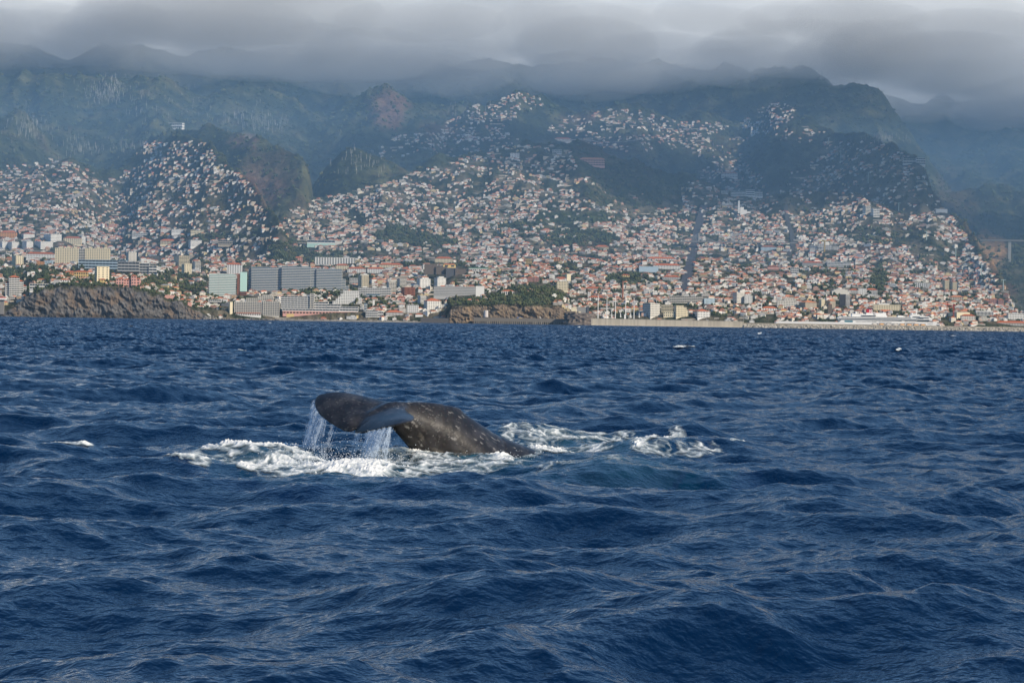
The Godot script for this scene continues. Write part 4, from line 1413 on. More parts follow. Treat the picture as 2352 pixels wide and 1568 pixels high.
	["apartment_block", "apartment block", "pale upper block", "pale block of flats above the round-fronted tower", 915, 640, 936, 659, "bands", 6, 5, "pale", "flat", 0.4, 0.3],
	["apartment_block", "apartment block", "left white crown tower", "broad white apartment tower with stepped crown, left of two", 960, 632, 993, 661, "grid", 9, 7, "white", "tile_pale", 0.5, 0.28, [[0.0, 1.0, 0.0, 0.82, 0.0, 16.0, "white", "grid", "flat"], [0.22, 0.85, 0.82, 1.0, 2.0, 10.0]]],
	["apartment_block", "apartment block", "right white crown tower", "white apartment tower with shaded left side, right of two", 999, 636, 1030, 658, "grid", 7, 6, "white", "flat", 0.55, 0.38, [[0.0, 1.0, 0.0, 0.85, 0.0, 16.0], [0.2, 0.8, 0.85, 1.0, 2.0, 10.0]]],
	["office_building", "office building", "brick-red panel block", "dark block clad in upright brick-red panels", 925, 660, 958, 680, "fins", 5, 8, "brick", "flat", 0.4, 0.28],
	["hotel", "hotel", "long dark slab hotel", "long dark slab hotel with fine white grid and blank white end wall", 996, 658, 1092, 681, "grid", 6, 40, "grey", "flat", 0.0, 0.0],
	["hotel_end_wall", "building", "white end-wall wing", "blank white end wing of the long dark slab hotel", 1092.6, 657, 1112, 681, "plain", 1, 1, "white", "flat"],
	["apartment_block", "apartment block", "white shore flats", "white block of flats with dark windows near the shore, left of two", 962, 679, 984, 698, "bands", 6, 5, "white", "flat", 0.5, 0.3],
	["apartment_block", "apartment block", "white tiled shore flats", "white four-square apartment block with tiled roof near the shore", 977, 686, 1017, 711, "grid", 6, 8, "white", "tile", 0.35, 0.2],
	["apartment_block", "apartment block", "grid-glass shore house", "white-framed glass house low on the shore slope", 934, 703, 961, 721, "grid", 4, 6, "white", "flat"],
	["apartment_block", "apartment block", "grey shore house", "grey glazed shore house left of the grid-glass one", 917, 708, 932, 719, "grid", 3, 5, "pale", "flat"],
	["hotel", "hotel", "low white sea terrace", "low white banded hotel terrace at the water's edge", 840, 714, 880, 730, "bands", 3, 9, "white", "flat", 0.0, 0.0, [[0.0, 0.7, 0.0, 1.0, 0.0, 14.0], [0.7, 1.0, 0.0, 0.8, 1.0, 14.0]]],
	["hotel", "hotel", "arcaded sea terrace", "low white arcaded seaside building with tiled roof", 886, 718, 926, 731, "arches", 2, 12, "white", "tile"],
	["boathouse", "building", "white boathouse", "small white boathouse with red roof at the quay's left end", 954, 723, 971, 731, "plain", 1, 3, "white", "tile"],
	["chapel_spire", "chapel", "white sail-shaped spire", "slender white sail-shaped chapel spire among shore trees", 856, 689, 860, 706, "plain", 1, 1, "white", "flat"],
	["tower", "tower", "blue-grey stair tower", "slim blue-grey stair tower above the low sea terrace", 836, 697, 842, 716, "glass", 5, 1, "blue", "flat"],
	["villa", "villa", "pink tiled shore villa", "pink villa with tiled roof above the shore flats", 912, 680, 931, 692, "grid", 2, 5, "pink", "tile"],
	["factory", "factory", "white-and-green works", "long white works with pale green walls in the mid slope", 705, 553, 785, 565, "bands", 2, 10, "white", "flat", 0.0, 0.0, [[0.0, 0.8, 0.35, 1.0, 3.0, 18.0], [0.0, 0.8, 0.0, 0.35, 0.0, 20.0, "mint", "plain"], [0.8, 1.0, 0.0, 0.9, 1.0, 18.0, "pale", "plain"]]],
	["warehouse", "warehouse", "green-roofed hall", "long hall with dark green roof on the hill right of the stone fort", 1077, 614, 1121, 622, "arches", 1, 10, "white", "flat", 0.0, 0.0, [[0.0, 1.0, 0.0, 0.6, 0.0, 14.0], [-0.02, 1.02, 0.6, 1.0, 0.4, 14.0, "green", "plain"]]],
	["villa", "villa", "pink gabled mansion", "pink gabled mansion above the curved glass hotel's left wing", 671, 590, 694, 604, "grid", 3, 5, "pink", "tile"],
	["school", "school", "long cream school", "long cream school with tiled roof above the stone fort", 999, 590, 1039, 604, "grid", 3, 12, "cream", "tile"],
	["apartment_block", "apartment block", "cream tiled flats", "cream flats with red roof just right of the curved glass hotel's top", 771, 606, 800, 620, "grid", 3, 7, "cream", "tile"],
	["apartment_block", "apartment block", "white tiled triple flats", "white block of three gables below the cream tiled flats", 798, 613, 840, 627, "grid", 4, 10, "white", "tile"],
	["apartment_block", "apartment block", "white red-roofed flats", "white flats with red roof right of the triple-gabled block", 843, 613, 883, 628, "grid", 4, 10, "white", "tile"],
	["apartment_block", "apartment block", "upper cream row", "cream row of flats above the white red-roofed flats", 870, 604, 925, 615, "grid", 3, 14, "cream", "tile"],
	# the harbour town
	["apartment_block", "apartment block", "cream square-window block", "cream block with square windows above the wooded park", 1279, 646, 1305, 667, "grid", 6, 7, "cream", "flat"],
	["apartment_block", "apartment block", "tiled white pair", "white block with two-step tiled roof above the cream square-window block", 1276, 636, 1302, 647, "grid", 3, 8, "white", "tile"],
	["apartment_block", "apartment block", "slim cream tower", "slim plain cream tower right of the tiled white pair", 1300, 629, 1313, 646, "plain", 6, 3, "cream", "flat", 0.5, 0.3],
	["apartment_block", "apartment block", "pink double block", "pink double block of flats on the slope above the park", 1210, 634, 1238, 647, "bands", 4, 7, "pink", "tile", 0.0, 0.0, [[0.0, 0.52, 0.0, 0.9, 0.0, 12.0], [0.56, 1.0, 0.0, 1.0, 1.0, 12.0]]],
	["apartment_block", "apartment block", "yellow-green flats", "small yellow block of flats alone on the green mid slope", 1207, 595, 1222, 609, "bands", 4, 4, "yellow", "flat"],
	["villa", "villa", "orange mid-slope villa", "orange villa with broad tiled roof right of the yellow flats", 1270, 591, 1287, 600, "arches", 2, 4, "orange", "tile"],
	["villa", "villa", "long colonnaded villa", "long cream colonnaded villa at the top of the wooded slope", 1367, 564, 1398, 571, "arches", 1, 12, "cream", "tile"],
	["school", "school", "red-roofed school wing", "long white school wing with red roof beside the straight road", 1500, 606, 1563, 619, "grid", 3, 18, "white", "tile"],
	["school", "school", "upper school wing", "upper red-roofed school wing behind the long one by the road", 1486, 590, 1552, 598, "grid", 2, 16, "white", "tile"],
	["warehouse", "warehouse", "grey vaulted hall", "pale grey shallow-vaulted hall left of the school wings", 1468, 612, 1512, 625, "plain", 1, 4, "blue", "flat"],
	["apartment_block", "apartment block", "white tiered flats by road", "white tiered flats with red roof left of the straight road's foot", 1522, 632, 1562, 643, "bands", 3, 10, "white", "tile"],
	["villa", "villa", "yellow slope villa", "orange-yellow villa with big tiled roof above the brick chimney", 1428, 630, 1446, 639, "grid", 2, 4, "yellow", "tile"],
	["office_building", "office building", "pale curved ministry", "long pale curved office building behind the tall ship's stern", 1538, 680, 1614, 696, "bands", 4, 18, "pale", "flat"],
	["office_building", "office building", "blue-white office", "blue-white office block right of the pale curved ministry", 1613, 686, 1646, 699, "grid", 4, 8, "blue", "flat", 0.3, 0.25],
	["office_building", "office building", "cream arcade block", "cream waterfront block with arcade, shaded left wing, by the mole", 1485, 700, 1524, 731, "grid", 6, 7, "pale", "flat", 0.5, 0.42],
	["office_building", "office building", "orange-cream office", "cream office block with orange window bands behind the arcade block", 1519, 700, 1545, 718, "bands", 5, 7, "cream", "flat"],
	["office_building", "office building", "stepped cream office", "cream stepped office with square windows right of the arcade block", 1549, 702, 1585, 728, "grid", 6, 9, "cream", "flat", 0.3, 0.2, [[0.0, 0.6, 0.0, 1.0, 0.0, 14.0], [0.6, 0.85, 0.0, 0.85, 1.0, 14.0], [0.85, 1.0, 0.0, 0.6, 2.0, 14.0]]],
	["office_building", "office building", "low cream courthouse", "low cream building with square openings at the harbour front", 1524, 720, 1566, 732, "grid", 2, 9, "cream", "flat"],
	["palace", "palace", "white gabled palace", "white gabled palace on the harbour front among trees", 1597, 711, 1636, 732, "grid", 3, 8, "white", "tile", 0.3, 0.25],
	["apartment_block", "apartment block", "cream harbour tower left", "cream stepped apartment tower above the harbour, left of the pair", 1688, 672, 1714, 696, "grid", 7, 6, "pale", "flat", 0.4, 0.3],
	["apartment_block", "apartment block", "white harbour block", "white block of flats right of the cream stepped harbour tower", 1710, 679, 1728, 697, "grid", 6, 5, "white", "flat"],
	["church", "church", "white harbour church", "long white church with tiled roof behind the tall ship", 1351, 679, 1390, 690, "grid", 2, 8, "white", "tile"],
	["church_tower", "church tower", "white church tower", "white church tower at the left end of the long white church", 1350, 668, 1356, 688, "grid", 4, 1, "white", "tile"],
	["pergola", "pavilion", "white sloping pavilion", "white sloping pavilion among the dark park trees", 1152, 666, 1181, 678, "fins", 1, 7, "white", "tile"],
	["apartment_block", "apartment block", "low white long flats", "low white flats left of the brick chimney", 1342, 659, 1386, 667, "bands", 2, 10, "white", "tile"],
	# the right-hand town
	["apartment_block", "apartment block", "dark striped tower", "tall dark tower with white balcony edges on its right half", 1929, 676, 1952, 708, "bands", 11, 4, "grey", "flat", 0.0, 0.0, [[0.0, 0.58, 0.0, 1.0, 0.6, 14.0, "dark", "bands"], [0.58, 1.0, 0.0, 0.96, 0.0, 14.0, "white", "bands"]]],
	["hospital", "hospital", "white red-topped hospital", "long white hospital with red roof on the lower right slope", 1950, 659, 2015, 677, "bands", 5, 18, "white", "tile", 0.0, 0.0, [[0.0, 0.35, 0.0, 0.75, 1.0, 14.0], [0.33, 0.62, 0.0, 1.0, 0.0, 15.0, "white", "grid", "flat"], [0.60, 1.0, 0.0, 0.85, 1.0, 14.0]]],
	["sports_hall", "sports hall", "pale arched hall", "pale arched sports hall left of the white red-topped hospital", 1911, 664, 1951, 677, "plain", 1, 4, "pale", "flat", 0.0, 0.0, [[0.0, 1.0, 0.0, 0.6, 0.0, 20.0], [0.1, 0.9, 0.6, 0.85, 0.5, 19.0], [0.25, 0.75, 0.85, 1.0, 1.0, 18.0]]],
	["apartment_block", "apartment block", "cream block behind ship", "wide cream apartment block just behind the cruise ship's funnel", 2006, 697, 2068, 713, "grid", 5, 16, "cream", "flat", 0.0, 0.0, [[0.0, 1.0, 0.0, 0.82, 0.0, 14.0], [0.20, 0.60, 0.82, 1.0, 3.0, 8.0, "white", "plain"]]],
	["apartment_block", "apartment block", "grey-white stepped block", "grey-white apartment block stepped at its top left of the dark tower", 1785, 684, 1830, 706, "grid", 6, 12, "pale", "flat", 0.0, 0.0, [[0.0, 1.0, 0.0, 0.7, 0.0, 14.0], [0.36, 0.85, 0.7, 1.0, 1.0, 12.0]]],
	["apartment_block", "apartment block", "sand stepped block", "sand-coloured apartment block with stepped gables beside the grey-white one", 1843, 689, 1882, 710, "grid", 6, 9, "sand", "tile_pale", 0.4, 0.3],
	["apartment_block", "apartment block", "slim sand tower", "slim sand-coloured tower between the sand block and dark tower", 1884, 688, 1897, 706, "grid", 6, 3, "cream", "flat", 0.4, 0.35],
	["apartment_block", "apartment block", "sand right tower", "sand-coloured flats just left of the dark striped tower", 1903, 688, 1922, 708, "grid", 6, 4, "sand", "tile_pale", 0.4, 0.3],
	["church_tower", "church tower", "dark cathedral tower", "dark stone square cathedral tower near the ship's stern", 1902, 697, 1911, 722, "plain", 5, 1, "stone", "tile_brown"],
	["church_tower", "church tower", "white belfry with arch", "white belfry with arched opening beside a tiled church", 1740, 697, 1750, 713, "arches", 2, 1, "white", "flat"],
	["church", "church", "tiled white church", "white church with large tiled roof right of the white belfry", 1750, 704, 1785, 713, "grid", 2, 6, "white", "tile"],
	["apartment_block", "apartment block", "left twin red-white tower", "red-and-white striped apartment tower, left of the twins on the right hill", 2168, 641, 2181, 668, "ribs", 9, 3, "cream", "tile", 0.3, 0.25],
	["apartment_block", "apartment block", "right twin red-white tower", "red-and-white striped apartment tower, right of the twins on the right hill", 2186, 645, 2199, 668, "ribs", 8, 3, "cream", "tile", 0.3, 0.25],
	["apartment_block", "apartment block", "pink balcony rows", "pink-grey balconied apartment rows high on the right slope", 1843, 600, 1890, 613, "bands", 4, 14, "pale", "tile"],
	["apartment_block", "apartment block", "white balcony rows", "white balconied apartment rows right of the pink-grey ones", 1900, 603, 1954, 614, "bands", 3, 16, "white", "flat"],
	["school", "school", "long pink schoolhouse", "long low pink schoolhouse with tiled roof on the right slope", 1763, 610, 1789, 620, "grid", 2, 9, "pink", "tile_brown"],
	["villa", "villa", "white villa under crane", "white villa with glass front below the building site", 1816, 615, 1834, 630, "bands", 3, 4, "white", "flat"],
	["apartment_block", "apartment block", "building-site flats", "unfinished grey-white flats beside the yellow crane", 1860, 560, 1928, 575, "grid", 4, 18, "grey", "flat", 0.0, 0.0, [[0.0, 0.25, 0.0, 0.7, 0.0, 12.0], [0.27, 0.5, 0.0, 1.0, 2.0, 12.0], [0.52, 0.75, 0.0, 0.8, 1.0, 12.0], [0.77, 1.0, 0.0, 0.6, 3.0, 12.0]]],
	["convent", "convent", "long blue-white convent", "long grey-white convent with pale blue central wing", 1748, 564, 1783, 576, "grid", 3, 12, "blue", "tile_brown"],
	["villa", "villa", "cream convent end house", "plain cream house at the right end of the long convent", 1784, 567, 1800, 577, "grid", 2, 3, "cream", "tile"],
	["villa", "villa", "white chalet", "steep-gabled white chalet with red roof on the right slope", 1857, 580, 1872, 590, "grid", 2, 3, "white", "tile"],
	["office_building", "office building", "columned white hall", "white hall with dark upright openings at the right waterfront", 2242, 714, 2280, 726, "fins", 1, 12, "white", "flat"],
	["warehouse", "warehouse", "long orange-roofed terminal", "long low building with orange roof at the right end of the waterfront", 2288, 738, 2360, 748, "arches", 1, 20, "white", "tile"],
	["apartment_block", "apartment block", "pale waterfront block", "pale block of flats right of the cruise ship's bow", 2208, 722, 2240, 738, "grid", 4, 8, "pale", "tile"],
	["warehouse", "warehouse", "blank cream warehouse", "blank cream warehouse behind the cruise ship's bow", 2190, 717, 2235, 732, "plain", 1, 3, "cream", "flat", 0.3, 0.3],
	["hotel", "hotel", "white hotel at right edge", "white low hotel near the right edge above the waterfront", 2315, 720, 2360, 735, "grid", 3, 12, "white", "flat"],
	["apartment_block", "apartment block", "pink right-hand flats", "pale pink flats with tiled roofs under the right-hand hill", 2255, 683, 2305, 698, "bands", 4, 12, "pink", "tile_pale", 0.0, 0.0, [[0.0, 0.4, 0.0, 0.8, 0.0, 12.0], [0.4, 0.75, 0.0, 1.0, 3.0, 12.0], [0.75, 1.0, 0.0, 0.9, 0.0, 12.0]]],
	["villa", "villa", "sand villa right hill", "sand-coloured villa with tiled roof below the twin towers", 2183, 679, 2213, 690, "grid", 2, 6, "sand", "tile_pale"],
	["apartment_block", "apartment block", "white framed flats", "white-framed flats on the slope right of the tree-filled gully", 2102, 650, 2135, 661, "fins", 4, 7, "white", "flat"],
	# high on the slopes
	["sanatorium", "hospital", "pink hillside sanatorium", "long pink building with rows of windows alone on the dark green hill", 1331, 362, 1389, 381, "arches", 3, 16, "pink", "tile_pale"],
	["school", "school", "long white hill college", "long white banded college in shade on the right-hand slope", 1656, 438, 1752, 451, "bands", 3, 26, "white", "flat", 0.0, 0.0, [[0.0, 0.17, 0.0, 0.9, 0.0, 12.0], [0.24, 0.6, 0.0, 0.85, 0.5, 12.0], [0.6, 0.80, 0.0, 1.15, 0.0, 13.0], [0.80, 1.0, 0.0, 0.85, 0.5, 12.0]]],
	["church_tower", "church tower", "white needle belfry", "tall white needle belfry of the modern hillside church", 1695, 461, 1699, 490, "plain", 1, 1, "white", "flat"],
	["church", "church", "modern white church", "modern white church sweeping up beside its needle belfry", 1700, 476, 1724, 492, "plain", 1, 1, "white", "flat", 0.0, 0.0, [[0.0, 0.35, 0.0, 1.0, 0.0, 14.0], [0.35, 0.65, 0.0, 0.6, 0.0, 14.0], [0.65, 1.0, 0.0, 0.35, 0.0, 14.0]]],
	["church", "church", "twin-towered mountain church", "small white twin-towered church high on the right-hand mountain", 1725, 292, 1741, 310, "grid", 3, 3, "white", "flat", 0.0, 0.0, [[0.0, 0.25, 0.0, 1.0, 0.0, 6.0], [0.25, 0.75, 0.0, 0.6, 1.0, 20.0], [0.75, 1.0, 0.0, 1.0, 0.0, 6.0]]],
	["cable_car_station", "building", "grey-white ridge station", "grey-white block at the tip of the right-hand ridge", 2104, 363, 2125, 379, "bands", 3, 4, "white", "flat"],
	["villa", "villa", "long white ridge villa", "long low white villa left of the ridge station", 2075, 366, 2103, 378, "bands", 2, 8, "pale", "flat"],
	["villa", "villa", "white roofed ridge house", "long white-roofed house on the right ridge's sunny tip", 2150, 482, 2176, 490, "plain", 1, 4, "white", "flat"],
	["apartment_block", "apartment block", "left white cliff flats", "white five-storey flats on the dark right slope, left of two", 1985, 474, 2002, 491, "bands", 5, 4, "pale", "flat", 0.4, 0.3],
	["apartment_block", "apartment block", "right white cliff flats", "white balconied flats on the dark right slope, right of two", 2003, 479, 2022, 499, "bands", 5, 4, "white", "flat", 0.3, 0.2],
	["villa", "villa", "white hill club", "large white flat-roofed house above the middle hill's lit town", 1268, 344, 1290, 353, "bands", 2, 4, "white", "flat"],
	["villa", "villa", "white windowed hall", "white hall with six dark windows on the middle hill's crest", 1172, 352, 1193, 362, "grid", 2, 6, "white", "flat"],
	["villa", "villa", "lone white mansion", "lone long white building high on the left green slope", 378, 284, 420, 298, "bands", 2, 9, "white", "flat", -0.3],
	["villa", "villa", "red-roofed hill school", "red-roofed white school among dark trees of the right slope", 1657, 396, 1694, 410, "grid", 2, 10, "white", "tile"],
	["villa", "villa", "long pale manor", "long pale manor with red pavilions under the upper villages", 1273, 316, 1312, 326, "grid", 2, 12, "pale", "tile"],
]

# ------------------------------------------------------------------ cliffs, harbour walls, ships, bridges, poles
func cliff(called: String, label: String, top: Array, base_y: float, z: float, s: int, dark: Color, pale: Color, ochre: Color, lean: float) -> void:
	var ridged := noise(s, 1.0 / 26.0, 4, FastNoiseLite.FRACTAL_RIDGED)
	var soft := noise(s + 1, 1.0 / 60.0, 4)
	var streak := noise(s + 2, 1.0 / 9.0, 3)
	var x0: float = top[0][0]
	var x1: float = top[top.size() - 1][0]
	var cols := int((x1 - x0) * 1.1)
	var rows := 30
	var v := PackedVector3Array()
	var c := PackedColorArray()
	for i in cols + 1:
		var px := lerpf(x0, x1, float(i) / cols)
		var k := 0
		while k < top.size() - 2 and top[k + 1][0] < px: k += 1
		var py := lerpf(top[k][1], top[k + 1][1], (px - top[k][0]) / (top[k + 1][0] - top[k][0]))
		var b := bearing(px, py)
		var x := b.x * z
		var h := CAM_H + b.y * z
		h += soft.get_noise_1d(x * 2.0) * 5.0 + streak.get_noise_1d(x) * 2.5
		for j in rows + 2:
			var f := float(j) / rows
			if j > rows:                              # back over the top to the land
				v.append(Vector3(x, h - 0.5, -z - 60.0)); c.append(Color(0.06, 0.065, 0.03)); continue
			var y := lerpf(-3.0, h, f)
			var r := ridged.get_noise_2d(x * 0.8 + y * 0.5, y * 1.1 - x * 0.15)
			var o := lean * (1.0 - f) + r * 6.0 * sin(PI * clampf(f * 0.9 + 0.12, 0.0, 1.0)) + soft.get_noise_2d(x, y * 1.4) * 11.0 + streak.get_noise_2d(x, y * 0.6) * 2.2
			v.append(Vector3(x, y, -z + o))
			var a := soft.get_noise_2d(x * 1.3 + 90.0, y * 1.6)
			var t := streak.get_noise_2d(x * 0.9 + y * 0.3, y * 1.1)
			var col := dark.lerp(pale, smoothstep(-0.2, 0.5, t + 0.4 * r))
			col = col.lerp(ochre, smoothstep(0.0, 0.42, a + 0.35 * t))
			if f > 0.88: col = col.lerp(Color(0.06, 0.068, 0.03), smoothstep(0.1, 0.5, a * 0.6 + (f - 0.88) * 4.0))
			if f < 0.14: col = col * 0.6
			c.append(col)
	var idx := PackedInt32Array()
	var w := rows + 2
	var n := PackedVector3Array()
	n.resize(v.size())
	for i in cols:
		for j in rows + 1:
			var a := i * w + j
			for t in [[a, a + 1, a + w], [a + 1, a + w + 1, a + w]]:
				var g := (v[t[2]] - v[t[0]]).cross(v[t[1]] - v[t[0]])
				for q in 3:
					n[t[q]] += g
					idx.append(t[q])
	for i in n.size(): n[i] = n[i].normalized()
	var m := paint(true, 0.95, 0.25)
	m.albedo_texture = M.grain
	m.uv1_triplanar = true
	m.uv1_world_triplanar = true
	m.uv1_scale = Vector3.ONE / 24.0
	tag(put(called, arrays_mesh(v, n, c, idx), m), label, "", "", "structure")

func scatter_rocks(called: String, label: String, spots: Array, size0: float, size1: float, tone: Color, s: int) -> void:
	var g := RandomNumberGenerator.new()
	g.seed = s
	var sh := Shape.new()
	sh.ball(Vector3.ZERO, Vector3.ONE, Color.WHITE, 6)
	for i in sh.v.size(): sh.v[i] *= 1.0 + 0.34 * sin(sh.v[i].x * 9.1 + sh.v[i].y * 5.3 + sh.v[i].z * 7.7)
	var mm := MultiMesh.new()
	mm.transform_format = MultiMesh.TRANSFORM_3D
	mm.use_colors = true
	mm.mesh = sh.mesh()
	mm.instance_count = spots.size()
	for i in spots.size():
		var b := Basis.from_euler(Vector3(g.randf() * 6.0, g.randf() * 6.0, g.randf() * 6.0)).scaled(Vector3(1.0, 0.8, 1.0) * g.randf_range(size0, size1))
		mm.set_instance_transform(i, Transform3D(b, spots[i]))
		mm.set_instance_color(i, tone * g.randf_range(0.45, 1.3))
	var o := MultiMeshInstance3D.new()
	o.name = called
	o.multimesh = mm
	o.material_override = paint(true, 0.95, 0.25)
	add_child(o)
	tag(o, label, "", "", "stuff")

func at_px(x: float, y: float, z: float) -> Vector3:
	var b := bearing(x, y)
	return Vector3(b.x * z, CAM_H + b.y * z, -z)

func build_coast() -> void:
	var grain := NoiseTexture2D.new()
	grain.width = 256
	grain.height = 256
	grain.seamless = true
	grain.noise = noise(78, 0.03, 4)
	var ramp := Gradient.new()
	ramp.set_color(0, Color(0.55, 0.55, 0.55))
	ramp.set_color(1, Color(1, 1, 1))
	grain.color_ramp = ramp
	M.grain = grain
	cliff("sea_cliff", "dark rugged sea cliff with ochre streaks under the left-hand hotels", [[-160, 716], [16, 714], [40, 697], [56, 686], [86, 669], [128, 657], [230, 656], [300, 663], [350, 674], [390, 687], [430, 702], [462, 716], [480, 727]], 730.0, SHORE - 26.0, 300, Color(0.14, 0.13, 0.125), Color(0.24, 0.23, 0.22), Color(0.25, 0.19, 0.145), 16.0)
	cliff("sea_cliff_001", "tan harbour cliff with vertical streaks below the dark wooded park", [[1026, 727], [1036, 708], [1060, 702], [1130, 699], [1230, 700], [1284, 705], [1302, 712]], 735.0, SHORE - 12.0, 320, Color(0.22, 0.165, 0.12), Color(0.32, 0.25, 0.18), Color(0.42, 0.31, 0.20), 12.0)
	# the rock that carries the little fort
	var g := RandomNumberGenerator.new()
	g.seed = 5
	var z := 5950.0
	var rock := Shape.new()
	var a := at_px(1300, 718, z)
	var b := at_px(1364, 718, z)
	var cx := (a.x + b.x) / 2.0
	var rx := (b.x - a.x) / 2.0
	var nz := noise(90, 1.0 / 11.0, 4, FastNoiseLite.FRACTAL_RIDGED)
	var ring := 44
	var levels := 14
	var top := a.y
	var pts := []
	for j in levels + 1:
		var f := float(j) / levels
		var l := []
		for i in ring:
			var th := TAU * i / ring
			var r := (1.0 + 0.13 * (1.0 - f)) * (1.0 + 0.22 * nz.get_noise_2d(cos(th) * 30.0 + sin(th) * 17.0, f * top * 0.8 + sin(th) * 30.0))
			l.append(Vector3(cx + rx * r * cos(th), lerpf(-4.0, top, f), -z - 16.0 + 20.0 * r * sin(th)))
		pts.append(l)
	for j in levels:
		for i in ring:
			var q := (i + 1) % ring
			var t := nz.get_noise_2d(i * 7.0, j * 4.0)
			rock.quad(pts[j][q], pts[j][i], pts[j + 1][i], pts[j + 1][q], Color(0.075, 0.066, 0.062).lerp(Color(0.19, 0.16, 0.14), clampf(0.5 + 0.8 * t, 0.0, 1.0)))
	for i in ring: rock.tri(Vector3(cx, top + 0.6, -z - 16.0), pts[levels][i], pts[levels][(i + 1) % ring], Color(0.12, 0.11, 0.09))
	tag(put("fort_rock", rock.mesh(), paint(true, 0.95, 0.25)), "dark basalt rock rising from the sea between pier and mole", "", "", "structure")
	marks.append([Vector2(1330, 725), "dark fort rock"])
	var p := Parts.new()
	block(p, -rx * 0.98, -rx * 0.30, -3.0, 3.0, -16.0, 6.0, "plain", 1, 1, TINT.stone, "flat")
	block(p, -rx * 0.62, -rx * 0.24, 0.0, 11.0, -12.0, 2.0, "plain", 1, 1, TINT.cream, "flat")
	block(p, -rx * 0.20, rx * 0.62, -2.0, 11.5, -14.0, 0.0, "plain", 1, 1, TINT.grey * 0.6, "flat")
	block(p, rx * 0.50, rx * 0.66, 0.0, 13.0, -10.0, 1.5, "plain", 1, 1, TINT.dark, "flat")
	block(p, -rx * 0.10, rx * 0.06, -1.0, 3.0, -1.0, 4.5, "plain", 1, 1, TINT.cream, "flat")
	raise("fort", p, "small old fort of grey and cream blocks on the dark basalt rock", "fort", Vector3(cx, top - 0.5, -z - 8.0), 0.0)
	# the long concrete mole, then the boulder breakwater
	var s := Shape.new()
	var l := at_px(1358, 731, 5905.0)
	var r := at_px(1708, 738, 5905.0)
	var n := 90
	for i in n:                                       # weathered pours of unlike tone
		var x0 := lerpf(l.x, r.x, float(i) / n)
		var x1 := lerpf(l.x, r.x, float(i + 1) / n)
		var h := lerpf(l.y, r.y, float(i) / n)
		var t := Color(0.50, 0.45, 0.36) * g.randf_range(0.8, 1.05)
		s.box(Vector3(x0, 1.2, -5925.0), Vector3(x1, h, -5905.0), t)
		s.box(Vector3(x0, -3.0, -5925.0), Vector3(x1, 1.18, -5903.0), Color(0.54, 0.48, 0.38) * g.randf_range(0.8, 1.05))
		s.box(Vector3(x0, h * 0.985, -5924.0), Vector3(x1, h + 0.5, -5904.7), Color(0.30, 0.27, 0.22) * g.randf_range(0.8, 1.05))
	var wall := put("sea_wall", s.mesh(), M.wall)
	tag(wall, "long pale concrete sea wall running right from the dark fort rock", "sea wall")
	marks.append([Vector2(1530, 740), "concrete sea wall"])
	s = Shape.new()
	l = at_px(1706, 741, 5910.0)
	r = at_px(2412, 752, 5910.0)
	for i in 120:
		var x0 := lerpf(l.x, r.x, i / 120.0)
		var x1 := lerpf(l.x, r.x, (i + 1) / 120.0)
		s.box(Vector3(x0, -3.0, -5930.0), Vector3(x1, lerpf(l.y, r.y, i / 120.0), -5910.0), Color(0.34, 0.30, 0.24) * g.randf_range(0.8, 1.05))
	tag(put("breakwater", s.mesh(), M.wall), "low concrete breakwater wall in front of the cruise ship, faced with boulders", "breakwater")
	marks.append([Vector2(2050, 750), "boulder breakwater"])
	var spots := []
	for i in 2600:
		var t := g.randf()
		var f := g.randf()
		spots.append(Vector3(lerpf(l.x, r.x - 20.0, t), f * 7.0 - 0.6, -5908.0 + (1.0 - f) * 14.0 + g.randfn() * 0.8))
	scatter_rocks("boulders", "pale boulders heaped against the breakwater's seaward face", spots, 0.9, 2.1, Color(0.46, 0.42, 0.35), 4)
	spots = []
	for i in 1700:
		var x := at_px(lerpf(-60.0, 1030.0, g.randf()), 730.0, SHORE - 8.0).x
		spots.append(Vector3(x, g.randf() * 3.4 - 0.8, -SHORE + g.randf_range(1.0, 16.0)))
	scatter_rocks("shore_rocks", "grey rocks along the foot of the left and middle shore", spots, 0.8, 2.4, Color(0.22, 0.20, 0.18), 6)
	# the dark pier with its piles
	p = Parts.new()
	l = at_px(1088, 729, 5985.0)
	r = at_px(1308, 731, 5985.0)
	p.wall.box(Vector3(l.x, 5.0, -18.0), Vector3(r.x, l.y, 0.0), Color(0.17, 0.155, 0.135))
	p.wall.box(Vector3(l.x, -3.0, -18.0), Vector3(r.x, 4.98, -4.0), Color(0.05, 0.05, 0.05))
	var o := raise("pier", p, "dark pier on concrete piles left of the fort rock", "pier", Vector3(0, 0, -5985.0), 0.0)
	for i in 46:
		var q := Shape.new()
		var x := lerpf(l.x + 1.0, r.x - 3.0, i / 45.0)
		q.box(Vector3(x, -3.0, -3.9), Vector3(x + 2.0 + g.randf(), 5.0, 0.3), Color(0.24, 0.215, 0.18) * g.randf_range(0.6, 1.1))
		put("pile", q.mesh(), M.wall, o)
	marks.append([Vector2(1200, 736), "dark pier"])
	p = Parts.new()
	p.wall.box(Vector3(at_px(966, 730, 6000).x, -3.0, -14.0), Vector3(at_px(1030, 730, 6000).x, 10.0, 0.0), Color(0.10, 0.095, 0.095))
	raise("quay_wall", p, "dark stone quay wall between the boathouse and tan harbour cliff", "quay wall", Vector3(0, 0, -6000.0), 0.0)
	# the promenade wall in front of the seafront hotels
	p = Parts.new()
